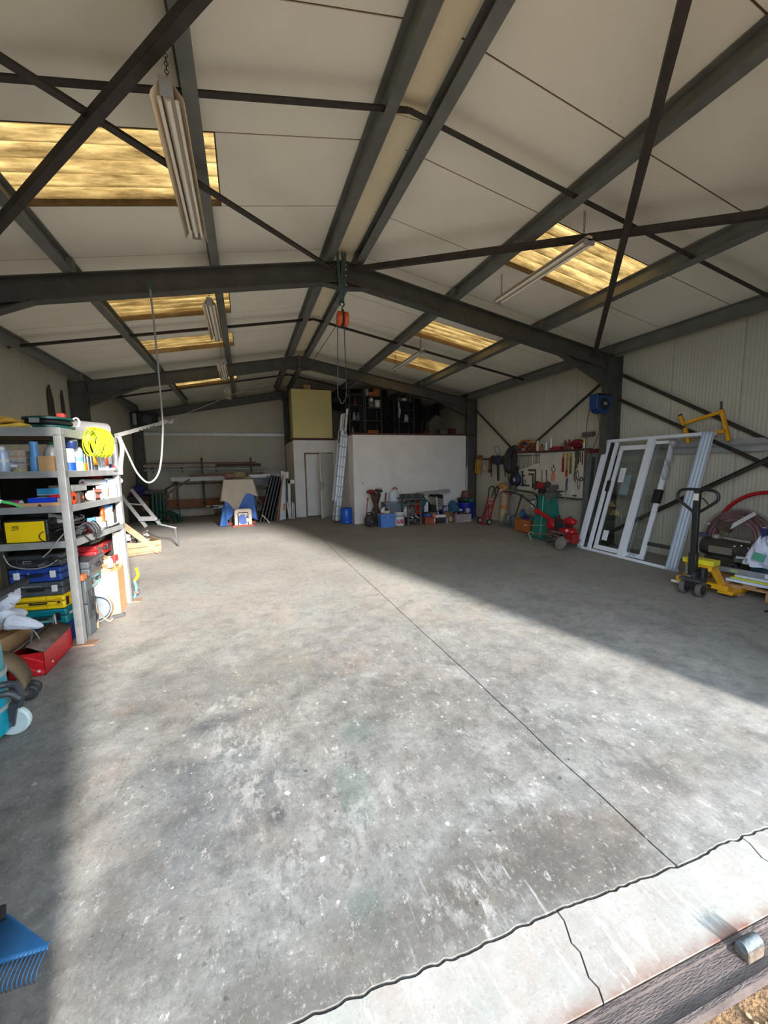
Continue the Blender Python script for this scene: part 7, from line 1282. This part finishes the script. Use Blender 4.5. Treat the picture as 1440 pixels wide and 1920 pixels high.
# local +y runs along the forks (toward the wall), local x across
YP = mat((224, 160, 20), .45, 0, .12, 9, name='truck_yellow')
for x in (-.085, .085):
    MB().cyl((x - .026, 0, .09), (x + .026, 0, .09), .09, n=24).build('steer_wheel', mat((92, 88, 84), .7, 0, .15), pt, bevel=.01); MB().cyl((x - .028, 0, .09), (x + .028, 0, .09), .06, n=20).build('wheel_disc', BLACK, pt); MB().cyl((x - .032, 0, .09), (x + .032, 0, .09), .022, n=12).build('hub', DGREY, pt)
MB().span((-.06, -.06, .10), (.06, .06, .19)).build('fork_head', BLACK, pt, bevel=.01); MB().cyl((0, 0, .18), (0, 0, .30), .065, n=20).build('pump_body', BLACK, pt); MB().cyl((.06, .07, .17), (.06, .07, .34), .045, n=16).build('ram', BLACK, pt); MB().cyl((-.05, -.03, .27), (-.05, -.03, .36), .028, n=14).build('valve', CHROME, pt); MB().span((-.10, -.10, .19), (.12, .04, .22)).build('bracket', DGREY, pt)
MB().cyl((-.04, -.065, .24), (.02, -.075, .24), .02, n=10).build('pin', CHROME, pt)
MB().bar((0, -.03, .28), (0, -.03, .52), .085, .06, (0, 1, 0)).build('mast_foot', BLACK, pt, bevel=.008); MB().bar((0, -.03, .50), (0, -.045, 1.05), .062, .05, (0, 1, 0)).build('mast', BLACK, pt, bevel=.008)
lp = smooth_path([(0, -.045, .98), (.10, -.045, 1.06), (.19, -.045, 1.14), (.205, -.045, 1.20), (.17, -.045, 1.25), (.09, -.045, 1.265), (0, -.045, 1.265), (-.09, -.045, 1.265), (-.17, -.045, 1.25), (-.205, -.045, 1.20), (-.19, -.045, 1.14), (-.10, -.045, 1.06), (0, -.045, .98)], 5)
lo = MB().tube(lp, .017, 8).build('loop_handle', BLACK, pt); MB().bar((0, -.045, 1.02), (0, -.045, 1.26), .062, .045, (0, 1, 0)).build('handle_stem', BLACK, pt, bevel=.006); MB().span((-.026, -.072, 1.14), (.026, -.068, 1.22)).build('label', mat((206, 196, 180), .5), pt); MB().tube(smooth_path([(.03, -.05, 1.18), (.08, -.055, 1.15), (.12, -.06, 1.10)], 5), .008, 6).build('release_lever', BLACK, pt)
for s_ in (-1, 1):
    MB().add([(s_ * .09, .10, .36), (s_ * .09, .22, .36), (s_ * .20, .30, .05), (s_ * .20, .21, .05), (s_ * .13, .10, .36), (s_ * .13, .22, .36), (s_ * .24, .30, .05), (s_ * .24, .21, .05)], [(0, 1, 2, 3), (7, 6, 5, 4), (0, 4, 5, 1), (1, 5, 6, 2), (2, 6, 7, 3), (3, 7, 4, 0)]).build('side_strut', YP, pt, bevel=.004)
    MB().span((s_ * .23 - .075, .20, .045), (s_ * .23 + .075, 1.05, .085)).build('fork', YP, pt, bevel=.006); MB().cyl((s_ * .27 - .03, 0.95, .04), (s_ * .27 + .03, .95, .04), .038, n=14).build('load_roller', RUBBER, pt)
MB().span((-.14, .08, .30), (.14, .24, .40)).build('head_box', YP, pt, bevel=.01); MB().span((-.27, .17, .09), (.27, .24, .15)).build('cross_beam', YP, pt); MB().span((-.16, .06, .37), (.16, .22, .43)).build('yellow_cap', mat((222, 206, 40), .45), pt, bevel=.008)
MB().span((-.34, .195, .05), (-.2, .20, .08)).build('fork_label', WHITE, pt)
for s_ in (-1, 1): MB().bar((s_ * .06, .02, .16), (s_ * .10, .2, .10), .03, .03).build('link', BLACK, pt)
# pallet with its load; local frame of the truck is turned by -62 deg
def tw(x, y, z=0): a = R(-84); return (4.96 + x * math.cos(a) - y * math.sin(a), 3.03 + x * math.sin(a) + y * math.cos(a), z)
pal = thing('wooden_pallet', 'wooden pallet with pale foam sheets resting on the pallet truck forks', 'pallet', tw(.16, .42), -84)
PW = mat((178, 134, 92), .75, 0, .2, 6)
for k in range(4): MB().span((-.40 + .26 * k, 0, .125), (-.28 + .26 * k, .80, .147)).build('top_board', PW, pal, bevel=.002)
for y in (0, .36, .70): MB().span((-.40, y, .10), (.50, y + .1, .123)).build('stringer', PW, pal)
for x in (-.36, .02, .38):
    for y in (0, .36, .70): MB().span((x - .05 + (.02 if x > .4 else 0), y, .0), (x + .09, y + .1, .098)).build('block', mat((186, 142, 98), .75, 0, .15), pal, bevel=.003)
fs = thing('foam_boards', 'white and yellow insulation boards lying on the loaded pallet', 'boards', tw(0.20, .50, .149), -84)
for k, (c, z0) in enumerate((((206, 214, 232), 0), ((206, 206, 60), .032), ((196, 204, 214), .05))): MB().span((-.10 + .03 * k, -.05 + .03 * k, z0), (.44, .50, z0 + (.03 if k != 1 else .016))).build('board', mat(c, .7, 0, .05), fs, bevel=.003)
lv = thing('spirit_level', 'grey aluminium level lying on the insulation boards', 'level', tw(.12, .56, .232), -80); MB().span((-.28, -.03, 0), (.32, .0, .06)).build('body', mat((146, 150, 156), .4, .5), lv, bevel=.003); MB().span((.30, -.032, .005), (.33, .002, .055)).build('end_cap', WHITE, lv); MB().span((-.02, -.034, .02), (.06, -.03, .045)).build('vial', mat((170, 180, 100), .3), lv)
sb = thing('spray_bottle', 'small white topped black bottle on the insulation boards by the truck', 'bottle', tw(-.10, .56, .232)); MB().lathe([(.03, 0), (.03, .05), (.016, .07)], 12).build('body', BLACK, sb); MB().lathe([(.018, .07), (.02, .10), (.008, .12)], 12).build('cap', WHITE, sb)
tc_ = thing('tool_case', 'dark teal machine case at the doorway end of the pallet', 'tool case', tw(.30, .72, .232), -84); MB().span((-.06, -.06, 0), (.30, .28, .10)).build('case', mat((18, 66, 78), .45, 0, .15), tc_, bevel=.012); MB().span((-.05, -.064, .045), (.29, -.058, .055)).build('seam', BLACK, tc_); MB().span((.05, -.07, .03), (.11, -.058, .075)).build('latch', DGREY, tc_)
bk2 = thing('plank', 'dark timber offcut with white lid lying over the teal machine case', 'plank', tw(.26, .84, .335), -60, None); MB().span((-.24, -.06, 0), (.26, .06, .05)).build('plank', mat((70, 66, 54), .8, 0, .25), bk2); MB().span((-.22, -.055, .052), (.10, .05, .066)).build('white_lid', mat((200, 204, 210), .5, 0, .1), bk2); MB().span((-.12, -.04, .066), (-.04, .02, .068)).build('red_print', mat((150, 70, 84), .6), bk2)
en = thing('engine_block', 'dark greasy engine lying behind the pallet truck in front of the plastic bag', 'engine', (5.97, 3.22, .15), -86)
EM = mat((58, 54, 50), .6, .3, .35, 10, name='greasy_iron')
MB().cyl((-.34, 0, .29), (.22, 0, .25), .12, n=22).build('cylinder', EM, en, bevel=.012); MB().sphere((.24, 0, .25), (.12, .13, .13), 16, 9).build('end_bell', EM, en); MB().span((-.28, -.10, .02), (.26, .1, .18)).build('crankcase', EM, en, bevel=.02); MB().span((-.22, -.124, .22), (.04, -.115, .31)).build('data_plate', mat((128, 120, 106), .5, .3), en)
MB().cyl((-.36, -.01, .29), (-.345, -.01, .29), .055, n=18).build('rust_cap', mat((80, 54, 44), .8, 0, .2), en); MB().bar((-.25, .04, .42), (.16, .04, .40), .03, .02).build('pipe', CHROME, en); MB().sphere((-.2, 0, .42), (.05, .05, .04), 10, 6).build('valve_cap', mat((150, 140, 126), .5, .3), en)
for k in range(3): MB().sphere((.05 + .07 * k, -.09, .34 + .02 * (k % 2)), .016, 8, 6).build('bright_bolt', CHROME, en)
MB().box((-.42, .05, .41), (.16, .1, .05), (0, 0, 20)).build('blue_piece', mat((40, 54, 96), .5), en)
pc2 = thing('pipe_piece', 'bent black pipe piece on the pallet between engine and white bag', 'pipe', tw(.05, .80, .235), 0); MB().cyl((-.05, 0, .03), (.06, .02, .05), .038, n=14).build('pipe', BLACK, pc2); MB().torus((-.05, 0, .03), .03, .012, 'X', 14, 6).build('mouth', DGREY, pc2)
# big red hoop and clear plastic wrapped coil
hp = thing('red_hoop', 'large red tube hoop leaning on the ribbed wall', 'hoop', (6.50, 3.17, .60), 0, None, (0, 6, 0)); MB().torus((0, .0, 0), .56, .026, 'X', 48, 10, -95, 200).build('tube', mat((176, 16, 30), .35, 0, .08, name='hoop_red'), hp)
pw = thing('wrapped_coil', 'red coil wrapped in clear plastic inside the large red hoop', 'coil', (6.29, 3.36, .53), 0, None, (0, 8, 0))
CL2 = mat((150, 108, 112), .35, 0, .35, 9, name='dull_red_coil')
for k in range(4): MB().torus((.05 * math.sin(k * 2), .012 * k, 0), .36 - .034 * k, .034, 'X', 36, 8).build('coil_turn', CL2 if k % 2 else mat((116, 84, 88), .4, 0, .3, 9), pw)
MB().lathe([(.16, -.08), (.30, -.10), (.41, -.06), (.425, 0), (.41, .06), (.30, .08), (.16, .07)], 40, Matrix.Rotation(R(90), 4, 'Y')).build('plastic_wrap', glass((.90, .90, .92, 1), 'wrap_film'), pw)
MB().bar((-.10, -.20, .36), (-.10, .06, .13), .05, .01, (1, 0, 0)).build('white_tape', mat((200, 196, 196), .6), pw); MB().span((-.11, -.36, -.06), (-.10, -.30, .18)).build('blue_label', mat((42, 56, 110), .5), pw)
MB().bar((-.09, .04, .12), (-.06, .22, .16), .12, .06, (1, 0, 0)).build('dark_strap', BRS, pw)
for a in (200, 235, 150, 310, 25): MB().sphere((-.09, .36 * math.cos(R(a)), .36 * math.sin(R(a))), (.01, .022, .014), 8, 5).build('bright_crease', WHITE, pw)
wb_ = thing('rubble_bag', 'crumpled white plastic bag with green print on the pallet load', 'bag', tw(.36, .74, .345), -50)
def bagf(u, v):
    a = 2 * math.pi * u; t = v; r_ = (.17 + .05 * math.sin(3 * a + 2) * t + .03 * math.sin(7 * a + 9 * t)) * (1 - .75 * t ** 1.6)
    return (r_ * math.cos(a) * 1.1 - .04 * t, r_ * math.sin(a), .34 * t + .02 * math.sin(5 * a + 4) * t)
MB().grid(bagf, 40, 16).build('bag', mat((204, 208, 226), .5, 0, .12, 9, .5, 20, name='white_bag'), wb_); MB().box((-.115, -.155, .13), (.11, .01, .09), (-15, 12, -28)).build('green_print', mat((60, 140, 116), .5, 0, .1), wb_); MB().sphere((.1, -.1, .06), (.16, .12, .07), 12, 7).build('fold', mat((196, 202, 222), .5, 0, .12, 9), wb_)
gp = thing('grey_panel', 'pale grey blue panel standing behind the white bag at the frame edge', 'panel', (6.60, 2.86, 0), 0, None, (0, 3, 0)); MB().span((-.012, -.16, 0), (.012, .16, .85)).build('sheet', mat((150, 160, 166), .5, 0, .06), gp); MB().span((-.02, -.17, 0), (.02, -.155, .85)).build('edge', mat((110, 118, 124), .5), gp)
gt = thing('green_crate', 'dark green crate half hidden behind the white bag', 'crate', (6.40, 2.66, 0)); MB().span((-.16, -.22, 0), (.16, .06, .42)).build('crate', mat((36, 74, 48), .6), gt, bevel=.01); MB().span((-.17, -.23, .36), (.17, .07, .42)).build('rim', mat((50, 104, 60), .6), gt)
ty = thing('black_bin', 'black rubber bucket with hoop handle at the right frame edge', 'bucket', (5.33, 2.22, 0), 0); MB().lathe([(.20, 0), (.22, .02), (.26, .27), (.27, .27), (.27, .29), (.245, .29), (.20, .03), (0, .025)], 30).build('bucket', RUBBER, ty); MB().torus((0, 0, .22), .29, .010, 'X', 28, 6, 20, 160).build('handle', BLACK, ty); MB().box((-.235, -.03, .16), (.006, .05, .05), (0, -8, 0)).build('label', LGREY, ty)
MB().span((-.25, -.25, 0), (.2, .2, .012)).build('rubber_mat', BLACK, ty)
for k, (dx, dy, c) in enumerate(((-.05, .05, (120, 124, 130)), (.1, 0, (70, 72, 76)))): MB().sphere((dx, dy, .29), (.12, .1, .06), 12, 7).build('contents', mat(c, .6, 0, .3, 20), ty)
# platform above the partition ------------------------------------------
ZP = HPZ + .052
DKS = mat((60, 60, 62), .6, 0, .2, name='dark_shelf_steel'); SHADE = mat((26, 24, 24), .9, 0, .2, name='shade_black')  # the black one stands in for unlit depth on the platform
def prack(x, y, w_, d, h, lab, levels):
    t = thing('storage_shelves', lab, 'shelves', (x, y, ZP))
    for px in (0, w_):
        for py in (0, d): MB().span((px - .015, py - .015, 0), (px + .015, py + .015, h)).build('post', DKS, t)
    for z in levels: MB().span((0, 0, z), (w_, d, z + .025)).build('shelf', DKS, t)
    MB().span((0, d, 0), (w_, d + .01, h)).build('shade_back', SHADE, t)  # black back added to the unit in place of the unlit dark behind
    return t
prack(3.02, 11.55, .86 - .42, .42, 1.36, 'dark shelf unit on the platform, on its cream cabinet side', (.02, .45, .9, 1.2))
prack(3.50, 11.5, .50, .42, 1.40, 'dark shelf unit with boxes above the grey crate, on the platform', (.02, .44, .82, 1.16))
prack(4.58, 11.5, .50, .42, 1.18, 'dark shelf unit with pale gloves above the work table, on the platform', (.02, .42, .78, 1.05))
for k, (x0, x1, y, h, lab) in enumerate(((2.95, 4.5, 12.3, 1.52, 'added black sheet standing in for shade behind the first shelf units on the platform'), (4.5, 5.7, 12.3, 1.28, 'added black sheet standing in for shade behind the gloves shelf unit on the platform'), (1.6, 2.95, 14.2, 1.7, 'added black sheet standing in for shade at the back of the platform by the cream cabinet'), (5.7, 6.3, 12.1, 1.02, 'added black sheet standing in for shade at the outer end of the platform'))):
    o = thing('shade_sheet', lab, 'sheet', (x0, y, ZP)); MB().grid(lambda u, v: ((x1 - x0) * u, .04 * math.sin(u * 14) * (1 - .3 * v), h * v), 30, 4).build('sheet', SHADE, o, solid=.008); MB().span((0, -.01, h - .01), (x1 - x0, .02, h + .02)).build('batten', DKS, o)  # added sheet, its black replaces the shade deep on the platform
BXS = ((3.56, 11.62, 1.20, .12, .2, (156, 150, 140), 'pale grey carton at the top of the boxes shelf unit, its first'), (3.70, 11.60, 1.20, .16, .11, (166, 92, 40), 'flat orange carton at the top of the boxes shelf unit'), (3.88, 11.62, 1.20, .20, .22, (150, 94, 46), 'larger orange brown carton at the top of the boxes shelf unit'), (3.70, 11.62, .86, .13, .16, (110, 100, 84), 'dull carton under a white lamp box on the boxes shelf unit'), (3.71, 11.6, 1.03, .09, .10, (214, 210, 200), 'small white box sitting on the dull carton'), (3.90, 11.6, .86, .15, .22, (196, 192, 184), 'tall white carton on the boxes shelf unit'), (3.75, 11.62, .05, .34, .13, (150, 82, 32), 'wide orange carton low on the boxes shelf unit'), (4.78, 11.6, 1.09, .15, .08, (190, 184, 176), 'white packet on top of the gloves shelf unit'), (4.62, 11.6, 1.08, .06, .11, (120, 116, 110), 'grey tin on top of the gloves shelf unit, its first'), (4.98, 11.6, 1.08, .06, .10, (110, 104, 100), 'grey tin at the far end of the top of the gloves shelf unit'), (5.34, 11.2, .0, .22, .14, (80, 30, 34), 'dark red carton low on the platform past the gloves shelf unit'), (5.95, 11.2, .0, .30, .20, (90, 92, 84), 'dull green grey carton at the outer end of the platform'), (6.2, 11.1, .0, .22, .22, (86, 40, 30), 'reddish carton at the very end of the platform'))
for x, y, z, w_, h, c, lab in BXS:
    o = thing('carton', lab, 'carton', (x, y, ZP + z + (.0 if z else .002))); MB().span((-w_ / 2, -.08, .004), (w_ / 2, .10, h)).build('body', mat(c, .75, 0, .15, 8), o, bevel=.004); MB().span((-w_ * .3, -.083, h * .3), (w_ * .2, -.08, h * .7)).build('label', mat(tuple(min(255, int(q * 1.2)) for q in c), .6), o)
for k, (x, z, h) in enumerate(((4.82, .447, .22), (4.88, .447, .19))):
    o = thing('glove', ('pale glove standing in the middle of the gloves shelf unit', 'second pale glove beside the first in the gloves shelf unit')[k], 'glove', (x, 11.58, ZP + z)); MB().tube(smooth_path([(0, 0, 0), (.01, 0, h * .6), (.03 - .05 * k, 0, h)], 5), [.03] * 6 + [.036] * 5, 8).build('glove', mat((190, 186, 184), .7), o); MB().cyl((0, 0, 0), (0, 0, .03), .036).build('cuff', LGREY, o)
for k, (x, z, c) in enumerate(((4.575, .55, (150, 148, 150)), (4.60, .66, (196, 194, 194)), (4.57, .84, (170, 168, 166)))):
    o = thing('hung_rag', ('grey rag hanging off the gloves shelf unit, lowest of three', 'white rag hanging off the gloves shelf unit post', 'small pale rag hanging highest on the gloves shelf unit')[k], 'rag', (x, 11.472, ZP + z)); MB().sphere((0, 0, .1), (.035, .02, .11), 10, 7).build('rag', mat(c, .8), o); MB().cyl((0, 0, .2), (0, .03, .24), .006, n=5).build('string', DKS, o)
for k, (x, z, c) in enumerate(((3.20, .5, (150, 140, 150)), (3.24, .93, (120, 44, 50)), (3.14, .05, (130, 90, 70)), (3.32, .49, (90, 96, 110)))):
    o = thing('storage_jar', ('pale bottle in the shelf unit on the cabinet side', 'dark red jar high in the shelf unit on the cabinet side', 'brown jar low in the shelf unit on the cabinet side', 'grey blue bottle in the shelf unit on the cabinet side')[k], 'jar', (x, 11.68, ZP + z)); MB().lathe([(.05, 0), (.05, .12), (.025, .18), (.025, .21)], 12).build('body', mat(c, .5), o); MB().cyl((0, 0, .21), (0, 0, .235), .03).build('lid', DKS, o)
o = thing('pitched_cover', 'dull beige pitched cover standing at the outer end of the platform', 'cover', (6.0, 11.75, ZP)); MB().prism([(-.26, 0), (.30, 0), (.30, .52), (.02, .72), (-.26, .50)], .25, Matrix.Translation((0, .25, 0)) @ Matrix.Rotation(R(90), 4, 'X')).build('cover', mat((110, 102, 86), .85, 0, .1), o); MB().span((-.27, -.012, .0), (.31, .0, .04)).build('hem', DKS, o)
